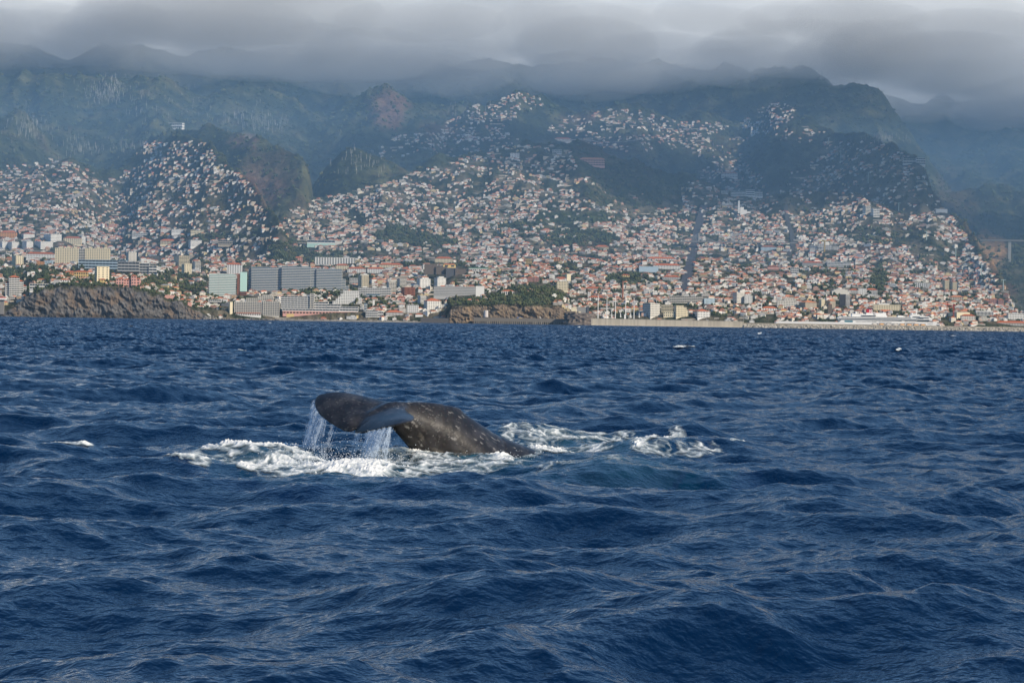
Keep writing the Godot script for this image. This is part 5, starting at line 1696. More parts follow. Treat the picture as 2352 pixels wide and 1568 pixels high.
	for i in 60:
		var x0 := lerpf(at_px(640, 730, 6030).x, at_px(970, 730, 6030).x, i / 60.0)
		var x1 := lerpf(at_px(640, 730, 6030).x, at_px(970, 730, 6030).x, (i + 1) / 60.0)
		p.wall.box(Vector3(x0, -3.0, -14.0), Vector3(x1, 3.2 + 1.3 * sin(i * 1.7), 0.0), Color(0.30, 0.28, 0.25) * g.randf_range(0.75, 1.1))
	raise("promenade_wall", p, "low grey promenade wall below the white terraced sea hotel", "sea wall", Vector3(0, 0, -6030.0), 0.0)
	var tank := Shape.new()
	tank.tube(Vector3.ZERO, Vector3(0, 13, 0), 4.8, 4.8, Color(0.58, 0.54, 0.52), 14)
	o = thing("storage_tank", "pale cylindrical tank standing before the tan harbour cliff", "storage tank", at_px(1116, 728, 6006.0))
	put("drum", tank.mesh(), M.wall, o)
	tank = Shape.new()
	tank.tube(Vector3(0, 13.0, 0), Vector3(0, 13.9, 0), 5.0, 4.2, Color(0.50, 0.47, 0.45), 14)
	put("lid", tank.mesh(), M.wall, o)
	# the concrete lift tower at the left edge
	p = Parts.new()
	p.wall.box(Vector3(-4.0, -4.0, -8.0), Vector3(4.0, 26.0, 0.0), Color(0.22, 0.21, 0.20))
	p.roof.box(Vector3(-8.0, 26.0, -12.0), Vector3(8.0, 29.5, 4.0), TINT.white)
	p.roof.box(Vector3(-7.0, 29.5, -11.0), Vector3(7.0, 31.5, 3.0), TINT.red)
	raise("lift_tower", p, "grey lift tower with a red and white ring at the far left shore", "tower", at_px(4, 717, 6010.0), 0.0)

func build_ships() -> void:
	# the cruise ship lying behind the breakwater; its own metres run from the middle of its length
	var white := Color(0.78, 0.77, 0.74)
	var k := 0.1261
	var at := at_px(1880.96 + 1218 * 0.1411, 748.0, 5958.0)
	at.y = 0.0
	var o := thing("cruise_ship", "long white cruise ship with red funnel and orange lifeboats behind the breakwater", "cruise ship", at, -0.0149 * 0.0)
	marks.append([Vector2(2050, 725), "white cruise ship"])
	var X := func(c: float) -> float: return (c - 1218.0) * k
	var Y := func(c: float) -> float: return (494.0 - c) * k
	var s := Shape.new()
	s.flat(PackedVector2Array([Vector2(X.call(250), 0), Vector2(X.call(1850), 0), Vector2(X.call(2040), -7), Vector2(X.call(2196), -14), Vector2(X.call(2040), -21), Vector2(X.call(1850), -28), Vector2(X.call(250), -28)]), Y.call(470), Y.call(436), white)
	s.flat(PackedVector2Array([Vector2(X.call(246), 0), Vector2(X.call(1900), 0), Vector2(X.call(1990), -8), Vector2(X.call(2000), -20), Vector2(X.call(1900), -28), Vector2(X.call(246), -28)]), Y.call(436), Y.call(402), white)
	s.prism(PackedVector2Array([Vector2(X.call(300), Y.call(402)), Vector2(X.call(1990), Y.call(402)), Vector2(X.call(1960), Y.call(396)), Vector2(X.call(1890), Y.call(362)), Vector2(X.call(365), Y.call(350))]), -28.0, -0.02, white)
	put("hull", s.mesh(), M.wall, o)
	s = Shape.new()
	s.flat(PackedVector2Array([Vector2(X.call(260), 0.05), Vector2(X.call(1850), 0.05), Vector2(X.call(2030), -6.9), Vector2(X.call(2150), -14), Vector2(X.call(1850), -28.1), Vector2(X.call(260), -28.1)]), -2.0, Y.call(470), Color(0.04, 0.06, 0.12))
	put("boot_top", s.mesh(), M.wall, o)
	var decks := [[320, 1835, 350, 330, 0.6], [300, 1845, 324, 306, 0.2], [330, 1510, 304, 286, 0.8], [1500, 1830, 306, 290, 1.5], [540, 760, 286, 244, 5.0], [700, 1110, 286, 262, 4.0], [925, 1100, 262, 222, 8.0], [1290, 1380, 286, 264, 7.0], [1490, 1650, 290, 246, 3.0], [1640, 1800, 290, 268, 2.0], [1520, 1640, 246, 236, 5.0], [1790, 1840, 350, 300, 0.4]]
	for d in decks:
		s = Shape.new()
		s.box(Vector3(X.call(d[0]), Y.call(d[2]) + 0.02, -28.0 + d[4]), Vector3(X.call(d[1]), Y.call(d[3]), -d[4]), white)
		put("deck", s.mesh(), M.wall, o)
	for d in [[330, 1835, 350, 342], [325, 1590, 330, 318], [370, 1500, 305, 296], [1585, 1700, 312, 304], [1600, 1800, 338, 330], [1640, 1790, 297, 286], [1530, 1640, 286, 276], [415, 550, 385, 352], [700, 930, 275, 266]]:
		s = Shape.new()
		s.box(Vector3(X.call(d[0]), Y.call(d[2]), -10.0), Vector3(X.call(d[1]), Y.call(d[3]), 0.12 if d[0] == 415 else 0.05), Color(0.05, 0.06, 0.075) if d[0] != 415 else Color(0.10, 0.22, 0.26))
		put("window_band", s.mesh(), M.glass, o)
	for row in [[600, 940, 371, 20], [975, 1180, 377, 19], [1395, 1560, 383, 20], [1770, 1850, 389, 22], [1790, 1850, 420, 22]]:
		var x: float = row[0]
		while x < row[1]:
			s = Shape.new()
			s.box(Vector3(X.call(x), Y.call(row[2] + 6), -1.0), Vector3(X.call(x + 11), Y.call(row[2] - 6), 0.06), Color(0.03, 0.035, 0.05))
			put("window", s.mesh(), M.glass, o)
			x += row[3]
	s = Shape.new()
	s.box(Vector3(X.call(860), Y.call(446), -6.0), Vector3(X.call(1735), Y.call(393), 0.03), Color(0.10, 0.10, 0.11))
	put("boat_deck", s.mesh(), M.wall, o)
	for i in 9:
		s = Shape.new()
		s.box(Vector3(X.call(855 + i * 111 - 5), Y.call(448), -2.0), Vector3(X.call(855 + i * 111 + 5), Y.call(391), 0.25), white)
		put("davit", s.mesh(), M.wall, o)
	for i in 8:
		var b := Node3D.new()
		b.name = "lifeboat"
		o.add_child(b, true)
		b.position = Vector3(X.call(908 + i * 112), Y.call(420), 0.2)
		s = Shape.new()
		s.ball(Vector3.ZERO, Vector3(5.8, 2.0, 1.6), Color(0.74, 0.73, 0.70), 10)
		put("hull", s.mesh(), M.wall, b)
		s = Shape.new()
		s.ball(Vector3(0, 1.0, 0), Vector3(5.3, 1.6, 1.5), Color(0.85, 0.36, 0.03) if not i in [0, 2, 3] else Color(0.70, 0.62, 0.52), 10)
		put("canopy", s.mesh(), M.wall, b)
	s = Shape.new()
	s.prism(PackedVector2Array([Vector2(X.call(765), Y.call(286)), Vector2(X.call(905), Y.call(286)), Vector2(X.call(880), Y.call(223)), Vector2(X.call(778), Y.call(223))]), -20.0, -8.0, white)
	put("funnel_base", s.mesh(), M.wall, o)
	s = Shape.new()
	s.prism(PackedVector2Array([Vector2(X.call(779), Y.call(223)), Vector2(X.call(878), Y.call(223)), Vector2(X.call(874), Y.call(164)), Vector2(X.call(781), Y.call(164))]), -19.0, -8.6, Color(0.48, 0.02, 0.035))
	var f := put("funnel", s.mesh(), M.wall, o)
	s = Shape.new()
	for q in [[[818, 176], [838, 176], [852, 194], [836, 214], [818, 214], [834, 194]], [[850, 172], [874, 172], [874, 184], [862, 188]], [[868, 186], [876, 186], [876, 218], [852, 218]]]:
		var poly := PackedVector2Array()
		for e in q: poly.append(Vector2(X.call(e[0]), Y.call(e[1])))
		var area := 0.0
		for i in poly.size(): area += poly[i].cross(poly[(i + 1) % poly.size()])
		if area < 0: poly.reverse()
		s.prism(poly, -8.7, -8.5, white)
	put("emblem", s.mesh(), M.wall, f)
	for d in [[1062, 240, 3.6], [612, 228, 2.2], [1525, 226, 2.0]]:
		s = Shape.new()
		s.ball(Vector3(X.call(d[0]), Y.call(d[1]), -14.0), Vector3.ONE * d[2], Color(0.70, 0.70, 0.70), 10)
		put("radar_dome", s.mesh(), M.wall, o)
	s = Shape.new()
	s.tube(Vector3(X.call(1598), Y.call(246), -14), Vector3(X.call(1598), Y.call(152), -14), 0.9, 0.3, white)
	s.box(Vector3(X.call(1582), Y.call(200), -14.4), Vector3(X.call(1618), Y.call(196), -13.6), white)
	s.box(Vector3(X.call(1588), Y.call(180), -14.4), Vector3(X.call(1608), Y.call(177), -13.6), white)
	put("mast", s.mesh(), M.wall, o)
	var tm := TextMesh.new()
	var font := SystemFont.new()
	font.font_names = PackedStringArray(["Droid Serif"])
	tm.font = font
	tm.text = "Fred. Olsen Cruise Lines"
	tm.font_size = 64
	tm.pixel_size = 0.040
	tm.depth = 0.05
	var t := put("lettering", tm, paint(false), o)
	t.material_override = paint(false)
	t.material_override.albedo_color = Color(0.62, 0.66, 0.72)
	t.position = Vector3(X.call(702), Y.call(408), 0.06)
	# the long white terminal on the quay
	var p := Parts.new()
	block(p, X.call(-700), X.call(420), 0.0, Y.call(386), -10.0, 0.0, "plain", 1, 1, white, "flat")
	block(p, X.call(421), X.call(850), 0.0, Y.call(412), -10.0, 0.5, "grid", 2, 24, white, "flat")
	block(p, X.call(1230), X.call(1435), Y.call(480), Y.call(446), -6.0, 3.0, "plain", 1, 1, white, "flat")
	raise("quay_terminal", p, "long low white quay building at the cruise ship's stern", "terminal", at + Vector3(0, 0, 6.0), 0.0)
	marks.append([Vector2(1830, 740), "white quay terminal"])
	# the five-masted sailing cruiser
	at = at_px(1074.8 + 1680 * 0.2016, 733.0, 6000.0)
	at.y = 0.0
	o = thing("sailing_ship", "white five-masted sailing ship moored behind the concrete sea wall", "sailing ship", at)
	marks.append([Vector2(1415, 700), "five-masted ship"])
	var k2 := 0.1814
	var U := func(c: float) -> float: return (c - 1680.0) * k2
	var V := func(c: float) -> float: return (504.0 - c) * k2 + 0.5
	s = Shape.new()
	s.flat(PackedVector2Array([Vector2(U.call(1395), -3), Vector2(U.call(1900), 0), Vector2(U.call(1985), -9), Vector2(U.call(1900), -18), Vector2(U.call(1395), -15)]), -2.0, V.call(486), white)
	put("hull", s.mesh(), M.wall, o)
	for d in [[1396, 1575, 486, 452, 2], [1400, 1530, 452, 436, 3], [1600, 1760, 486, 460, 3], [1700, 1950, 486, 466, 1.5], [1760, 1900, 466, 448, 3], [1590, 1650, 460, 450, 4]]:
		s = Shape.new()
		s.box(Vector3(U.call(d[0]), V.call(d[2]), -18.0 + d[4]), Vector3(U.call(d[1]), V.call(d[3]), -d[4]), white)
		s.box(Vector3(U.call(d[0]) + 1.5, V.call(d[2]) + 0.6, -10.0), Vector3(U.call(d[1]) - 1.5, V.call(d[2]) + 1.7, -d[4] + 0.06), Color(0.08, 0.09, 0.11))
		put("deck", s.mesh(), M.wall, o)
	var tops := [[1482, 168], [1582, 166], [1680, 166], [1796, 164], [1892, 190]]
	for m in tops:
		s = Shape.new()
		s.tube(Vector3(U.call(m[0]), V.call(486), -9), Vector3(U.call(m[0]), V.call(m[1]), -9), 1.05, 0.55, white, 8)
		s.box(Vector3(U.call(m[0]) - 2.2, V.call(m[1] + 95), -9.4), Vector3(U.call(m[0]) + 2.2, V.call(m[1] + 92), -8.6), white)
		s.box(Vector3(U.call(m[0]) - 1.4, V.call(m[1] + 4), -9.4), Vector3(U.call(m[0]) + 1.4, V.call(m[1]), -8.6), white)
		put("mast", s.mesh(), M.wall, o)
	for b in [[1405, 383, 1482, 386], [1502, 386, 1582, 388], [1500, 316, 1680, 312], [1582, 418, 1680, 420], [1600, 458, 1790, 452], [1700, 250, 1796, 248]]:
		s = Shape.new()
		s.tube(Vector3(U.call(b[0]), V.call(b[1]), -9), Vector3(U.call(b[2]), V.call(b[3]), -9), 0.45, 0.45, white)
		put("boom", s.mesh(), M.wall, o)
	for b in [1543, 1641, 1741, 1856, 1954]:
		s = Shape.new()
		s.prism(PackedVector2Array([Vector2(U.call(b - 7), V.call(412)), Vector2(U.call(b + 9), V.call(412)), Vector2(U.call(b - 4), V.call(346))]), -9.6, -9.2, white)
		put("furled_sail", s.mesh(), M.wall, o)
		s = Shape.new()
		s.tube(Vector3(U.call(b - 50), V.call(170), -9), Vector3(U.call(b + 35), V.call(470), -9), 0.12, 0.12, Color(0.30, 0.30, 0.30), 4)
		put("stay", s.mesh(), M.wall, o)
	s = Shape.new()
	s.prism(PackedVector2Array([Vector2(U.call(1770), V.call(466)), Vector2(U.call(1806), V.call(466)), Vector2(U.call(1800), V.call(385)), Vector2(U.call(1812), V.call(372)), Vector2(U.call(1780), V.call(382)), Vector2(U.call(1782), V.call(410))]), -11.0, -7.0, white)
	put("funnel", s.mesh(), M.wall, o)
	for i in 3:
		s = Shape.new()
		s.ball(Vector3(U.call(1560 + i * 32), V.call(488), 0.4), Vector3(2.4, 0.8, 1.0), Color(0.62, 0.12, 0.06), 8)
		put("tender", s.mesh(), M.wall, o)
	# the ferry behind the dark pier
	at = at_px(1074.8 + 760 * 0.2016, 731.0, 6016.0)
	at.y = 0.0
	o = thing("ferry", "white ferry with yellow-and-blue funnel berthed behind the dark pier", "ferry", at)
	marks.append([Vector2(1227, 724), "white ferry"])
	var A := func(c: float) -> float: return (c - 760.0) * 0.182
	var B := func(c: float) -> float: return (494.0 - c) * 0.182 + 0.6
	s = Shape.new()
	s.flat(PackedVector2Array([Vector2(A.call(470), -4), Vector2(A.call(520), 0), Vector2(A.call(985), 0), Vector2(A.call(1045), -8), Vector2(A.call(985), -16), Vector2(A.call(470), -12)]), -2.0, B.call(470), white)
	put("hull", s.mesh(), M.wall, o)
	for d in [[490, 980, 470, 458, 1], [565, 640, 458, 440, 2], [790, 962, 458, 438, 2], [820, 930, 438, 430, 3], [640, 790, 458, 452, 3]]:
		s = Shape.new()
		s.box(Vector3(A.call(d[0]), B.call(d[2]), -16.0 + d[4]), Vector3(A.call(d[1]), B.call(d[3]), -d[4]), white)
		s.box(Vector3(A.call(d[0]) + 1.0, B.call(d[2]) + 0.7, -9.0), Vector3(A.call(d[1]) - 1.0, B.call(d[2]) + 1.5, -d[4] + 0.06), Color(0.08, 0.10, 0.13))
		put("deck", s.mesh(), M.wall, o)
	s = Shape.new()
	s.prism(PackedVector2Array([Vector2(A.call(563), B.call(445)), Vector2(A.call(638), B.call(445)), Vector2(A.call(628), B.call(430)), Vector2(A.call(606), B.call(422)), Vector2(A.call(580), B.call(424))]), -12.0, -3.0, Color(0.72, 0.46, 0.08))
	var fu := put("funnel", s.mesh(), M.wall, o)
	s = Shape.new()
	s.prism(PackedVector2Array([Vector2(A.call(560), B.call(434)), Vector2(A.call(582), B.call(427)), Vector2(A.call(618), B.call(427)), Vector2(A.call(626), B.call(416)), Vector2(A.call(560), B.call(416))]), -11.5, -3.4, Color(0.05, 0.12, 0.30))
	put("funnel_cap", s.mesh(), M.wall, fu)
	for i in 4:
		s = Shape.new()
		s.ball(Vector3(A.call(664 + i * 30), B.call(453), -1.2), Vector3(2.5, 1.0, 1.1), Color(0.66, 0.10, 0.05), 8)
		put("lifeboat", s.mesh(), M.wall, o)
	s = Shape.new()
	s.tube(Vector3(A.call(838), B.call(438), -8), Vector3(A.call(816), B.call(408), -8), 0.9, 0.4, white)
	put("mast", s.mesh(), M.wall, o)
	# masts of yachts in the harbour
	for m in [[1622, 683, 734, "tall bare yacht mast in front of the white gabled palace"], [1686, 688, 735, "thin bare yacht mast right of the white gabled palace"], [1708, 690, 737, "bare yacht mast behind the sea wall's right end"]]:
		var q := at_px(m[0], m[2], 6020.0)
		q.y = 0.6
		var y := thing("yacht", m[3], "yacht", q, 0.0, "yachts behind the sea wall")
		s = Shape.new()
		s.tube(Vector3.ZERO, Vector3(0, at_px(m[0], m[1], 6020.0).y, 0), 0.35, 0.2, Color(0.36, 0.35, 0.33), 6)
		put("mast", s.mesh(), M.wall, y)
		s = Shape.new()
		s.flat(PackedVector2Array([Vector2(-9, -2), Vector2(7, -2), Vector2(13, 0), Vector2(7, 2), Vector2(-9, 2)]), -0.5, 1.6, white)
		put("hull", s.mesh(), M.wall, y)
		s = Shape.new()
		s.tube(Vector3(0, at_px(m[0], m[1], 6020.0).y * 0.9, 0), Vector3(12, 1.5, 0), 0.1, 0.1, Color(0.3, 0.3, 0.3), 4)
		s.tube(Vector3(0, at_px(m[0], m[1], 6020.0).y * 0.9, 0), Vector3(-9, 1.5, 0), 0.1, 0.1, Color(0.3, 0.3, 0.3), 4)
		put("stay", s.mesh(), M.wall, y)

func build_tall_things() -> void:
	# brick chimney
	var at := stand(1430, 685)
	var k := -at.z / F
	var s := Shape.new()
	s.tube(Vector3(0, -3, 0), Vector3(0, 38.0 * k, 0), 2.3 * k, 1.35 * k, Color(0.34, 0.15, 0.10), 12)
	var o := thing("factory_chimney", "tall round brick chimney behind the five-masted ship", "chimney", at)
	put("shaft", s.mesh(), M.wall, o)
	s = Shape.new()
	s.tube(Vector3(0, 37.0 * k, 0), Vector3(0, 39.5 * k, 0), 1.7 * k, 1.7 * k, Color(0.26, 0.12, 0.09), 12)
	put("cap", s.mesh(), M.wall, o)
	marks.append([Vector2(1430, 665), "brick chimney"])
	# the cable car's pylons
	for q in [[2195, 571, 594, "just above the right-hand hilltop houses"], [2254, 610, 641, "standing before the dark right valley, second lowest of its line"], [2304, 644, 667, "at the tip of the right-hand hill, lowest of its line"], [2128, 533, 552, "on the dark slope left of the road viaduct"], [1931, 341, 367, "pale and tall among sunny trees high on the right"], [1994, 397, 421, "on the shaded slope below the sunny ridge"], [2064, 470, 487, "on the terraced green slope left of the sunny ridge tip"], [1903, 320, 334, "topmost of its line among upper right villas"]]:
		at = stand(q[0], q[2])
		k = -at.z / F
		o = thing("cable_car_pylon", "cable car pylon " + q[3], "pylon", at, 0.0, "cable car pylons on the right-hand slopes")
		s = Shape.new()
		s.tube(Vector3(0, -3, 0), Vector3(0, (q[2] - q[1]) * k, 0), 1.4, 0.9, Color(0.40, 0.50, 0.48), 8)
		put("mast", s.mesh(), M.wall, o)
		s = Shape.new()
		s.box(Vector3(-5.5, (q[2] - q[1]) * k, -0.8), Vector3(5.5, (q[2] - q[1]) * k + 1.3, 0.8), Color(0.40, 0.50, 0.48))
		put("crossarm", s.mesh(), M.wall, o)
	# cranes
	for q in [[1894, 552, 580, Color(0.62, 0.42, 0.06), "yellow tower crane over the unfinished grey flats"], [2190, 698, 732, Color(0.48, 0.06, 0.05), "red lattice tower crane right of the cruise ship's bow"]]:
		at = stand(q[0], q[2])
		k = -at.z / F
		var h: float = (q[2] - q[1]) * k
		o = thing("tower_crane", q[4], "crane", at)
		s = Shape.new()
		for c in [[-1, -1], [1, -1], [1, 1], [-1, 1]]:
			s.tube(Vector3(c[0], -3, c[1]), Vector3(c[0], h, c[1]), 0.28, 0.28, q[3], 4)
		var y := 0.0
		while y < h - 2.5:
			s.tube(Vector3(-1, y, 1), Vector3(1, y + 2.4, 1), 0.18, 0.18, q[3], 4)
			s.tube(Vector3(1, y, 1), Vector3(-1, y + 2.4, 1), 0.18, 0.18, q[3], 4)
			y += 2.5
		put("mast", s.mesh(), M.wall, o)
		s = Shape.new()
		s.box(Vector3(-18, h - 3.0, -0.6), Vector3(18 if q[0] < 2000 else 6, h - 2.0, 0.6), q[3])
		s.tube(Vector3(0, h + 2.5, 0), Vector3(-17, h - 2.2, 0), 0.2, 0.2, q[3], 4)
		put("jib", s.mesh(), M.wall, o)
	# the road bridges
	at = stand(1640, 574)
	k = -at.z / F
	o = thing("cable_stayed_bridge", "grey cable-stayed road bridge with two pylons crossing the mid-right town", "bridge", at)
	marks.append([Vector2(1645, 556), "cable-stayed bridge"])
	var grey := Color(0.20, 0.20, 0.20)
	var h1 := 17.0 * k
	s = Shape.new()
	s.box(Vector3(-80 * k, h1, -12), Vector3(190 * k, h1 + 2.6 * k, 0), grey)
	put("deck", s.mesh(), M.wall, o)
	for x in [-35.0, 46.0]:
		s = Shape.new()
		s.box(Vector3((x - 1.2) * k, -20, -8), Vector3((x + 1.2) * k, h1 + 21 * k, -4), Color(0.32, 0.32, 0.31))
		put("pylon", s.mesh(), M.wall, o)
		for i in 7:
			for side in [-1, 1]:
				s = Shape.new()
				s.tube(Vector3(x * k, h1 + (20 - i * 1.6) * k, -6), Vector3((x + side * (38 - i * 5)) * k, h1 + 2.6 * k, -6), 0.3, 0.3, Color(0.36, 0.36, 0.36), 4, false)
				put("stay", s.mesh(), M.wall, o)
	for x in [100.0, 150.0]:
		s = Shape.new()
		s.box(Vector3((x - 1.5) * k, -30, -9), Vector3((x + 1.5) * k, h1, -3), grey)
		put("pier", s.mesh(), M.wall, o)
	at = stand(2318, 602)
	k = -at.z / F
	o = thing("road_viaduct", "dark road viaduct on a tall pier across the right-hand valley", "bridge", at)
	marks.append([Vector2(2310, 552), "dark road viaduct"])
	s = Shape.new()
	s.box(Vector3(-68 * k, 47.5 * k, -14), Vector3(120 * k, 51.5 * k, 0), Color(0.14, 0.14, 0.14))
	put("deck", s.mesh(), M.wall, o)
	for x in [1.0, 74.0]:
		s = Shape.new()
		s.box(Vector3((x - 3.4) * k, -12, -11), Vector3((x + 3.4) * k, 47.5 * k, -3), Color(0.26, 0.26, 0.25))
		put("pier", s.mesh(), M.wall, o)
	# the old stone fort on its knoll
	landmark("hill_fort", "fort", "dark stone fort", "dark stone fort with angled bastion walls above the white crown towers", 974, 606, 1070, 641, "plain", 3, 6, "stone", "flat", 0.0, 0.0, [[0.0, 0.30, 0.30, 1.0, 14.0, 16.0], [0.28, 0.55, 0.30, 0.80, 10.0, 18.0], [0.52, 0.78, 0.0, 0.72, 2.0, 26.0, "dark"], [0.74, 0.80, -0.02, 0.70, 0.0, 24.0, "stone"], [0.79, 1.0, 0.30, 0.68, 8.0, 18.0], [0.45, 0.75, 0.76, 0.98, 16.0, 10.0, "yellow", "grid", "tile"]])
	# roads: a ribbon that follows the ground
	for q in [["road", "straight steep road climbing through the middle of the town", 11.0, Color(0.07, 0.07, 0.075), [[1568, 668], [1574, 650], [1580, 630], [1585, 606], [1590, 585], [1594, 560], [1599, 540], [1604, 520], [1610, 500], [1618, 470]]],
			["road_001", "pale road slanting up the left hill", 6.0, Color(0.34, 0.31, 0.27), [[158, 462], [172, 455], [190, 444], [200, 440]]],
			["road_002", "dark steep road climbing the right-hand slope", 6.0, Color(0.075, 0.075, 0.075), [[1812, 588], [1820, 570], [1821, 555], [1818, 535], [1810, 515], [1806, 490], [1804, 470]]],
			["road_003", "grey dual carriageway dropping from the left hills' cutting", 12.0, Color(0.12, 0.12, 0.125), [[520, 592], [540, 580], [560, 566], [580, 552], [590, 546]]],
			["road_004", "pale lane below the middle hill's upper villages", 5.0, Color(0.33, 0.29, 0.24), [[1290, 330], [1330, 322], [1380, 330], [1430, 328], [1480, 322]]]]:
		var v := PackedVector3Array()
		var n := PackedVector3Array()
		var c := PackedColorArray()
		var idx := PackedInt32Array()
		var line: Array = q[4]
		var mid := PackedVector3Array()
		for i in line.size() - 1:
			for j in 8:
				var e: float = j / 8.0
				mid.append(stand(lerpf(line[i][0], line[i + 1][0], e), lerpf(line[i][1], line[i + 1][1], e)))
		for i in mid.size():
			var t := (mid[mini(i + 1, mid.size() - 1)] - mid[maxi(i - 1, 0)])
			t.y = 0.0
			var side: Vector3 = t.normalized().cross(Vector3.UP) * q[2]
			for e in [-1.0, 1.0]:
				var p: Vector3 = mid[i] + side * e
				p.y = maxf(ground(p.x / -p.z, -p.z), mid[i].y) + 1.5
				v.append(p)
				n.append(Vector3.UP)
				c.append(q[3])
			if i > 0:
				var a := i * 2
				idx.append_array(PackedInt32Array([a - 2, a, a - 1, a - 1, a, a + 1]))
		tag(put(q[0], arrays_mesh(v, n, c, idx), M.wall), q[1], "", "", "structure")

# ------------------------------------------------------------------ houses and trees
const TOWN_TOP := [[-200, 400], [0, 382], [60, 372], [150, 362], [190, 384], [230, 408], [270, 412], [300, 380], [325, 334], [350, 322], [430, 326], [480, 334], [505, 372], [560, 410], [580, 428], [600, 470], [625, 508], [650, 492], [690, 474], [725, 458], [800, 444], [930, 406], [1030, 374], [1100, 357], [1200, 348], [1310, 348], [1330, 400], [1400, 424], [1500, 452], [1560, 440], [1600, 400], [1650, 370], [1700, 366], [1770, 420], [1860, 380], [1890, 328], [2000, 325], [2060, 345], [2118, 378], [2130, 440], [2190, 500], [2230, 560], [2270, 610], [2300, 650], [2335, 715], [2500, 735]]
# woods and fields where few houses stand: [x, y, half width, half height, share of houses left]
const CLEAR := [[70, 628, 70, 20, 0.12], [400, 650, 70, 26, 0.25], [480, 505, 60, 26, 0.6], [570, 470, 40, 30, 0.6], [620, 540, 40, 40, 0.5], [660, 575, 40, 26, 0.2], [700, 590, 90, 18, 0.15], [480, 545, 90, 10, 0.6], [340, 555, 60, 12, 0.3], [920, 540, 62, 22, 0.08], [990, 556, 60, 14, 0.12], [840, 580, 60, 14, 0.2], [1220, 680, 80, 26, 0.05], [1120, 690, 90, 16, 0.1], [1330, 548, 90, 20, 0.06], [1240, 520, 90, 12, 0.2], [1340, 500, 110, 14, 0.15], [1450, 440, 120, 40, 0.12], [1440, 390, 120, 26, 0.04], [1560, 400, 50, 30, 0.3], [1640, 470, 30, 10, 0.4], [1790, 420, 50, 30, 0.3], [1850, 470, 60, 20, 0.2], [1720, 340, 70, 16, 0.25], [1850, 350, 40, 30, 0.3], [1990, 430, 90, 26, 0.45], [2090, 470, 60, 26, 0.4], [2050, 540, 100, 26, 0.15], [1940, 520, 60, 22, 0.4], [2150, 580, 60, 26, 0.15], [1330, 618, 70, 16, 0.3], [1440, 640, 50, 16, 0.15], [1500, 480, 70, 20, 0.4], [1890, 590, 40, 10, 0.35], [1010, 600, 60, 30, 0.25], [1890, 630, 50, 10, 0.3], [1650, 610, 70, 30, 0.5], [2020, 640, 20, 30, 0.05], [280, 430, 26, 20, 0.3], [300, 480, 60, 10, 0.5], [1560, 700, 40, 20, 0.5]]
const VILLAGES := [[1190, 236, 60, 20, 0.8], [1130, 262, 60, 22, 0.7], [1090, 290, 70, 22, 0.6], [1040, 318, 80, 20, 0.55], [960, 322, 60, 14, 0.6], [1110, 320, 80, 20, 0.45], [1430, 270, 70, 18, 0.7], [1490, 284, 70, 16, 0.5], [1560, 300, 60, 20, 0.6], [1620, 296, 60, 16, 0.6], [1590, 330, 60, 18, 0.5], [1785, 262, 44, 24, 0.8], [1745, 290, 44, 20, 0.5], [1700, 325, 30, 8, 0.5], [1400, 325, 60, 10, 0.5], [1280, 300, 40, 10, 0.4], [1330, 318, 60, 8, 0.4], [900, 350, 50, 14, 0.3], [990, 345, 80, 12, 0.3], [1240, 370, 70, 16, 0.6], [1050, 345, 120, 16, 0.4], [1180, 345, 130, 12, 0.5], [1350, 290, 80, 26, 0.4], [1480, 330, 120, 20, 0.4], [1640, 350, 80, 20, 0.35], [1840, 310, 60, 20, 0.4]]

var protos := []
const WALLS := [[Color(0.80, 0.78, 0.73), 0.50, "white"], [Color(0.74, 0.69, 0.58), 0.22, "cream"], [Color(0.64, 0.52, 0.30), 0.07, "yellow"], [Color(0.60, 0.38, 0.30), 0.07, "pink"], [Color(0.45, 0.43, 0.40), 0.09, "grey"], [Color(0.50, 0.36, 0.24), 0.05, "ochre"]]
const ROOFS := [[Color(0.46, 0.155, 0.08), 0.48, "orange"], [Color(0.50, 0.24, 0.15), 0.22, "pale red"], [Color(0.27, 0.11, 0.065), 0.15, "brown"], [Color(0.36, 0.35, 0.33), 0.13, "grey"]]

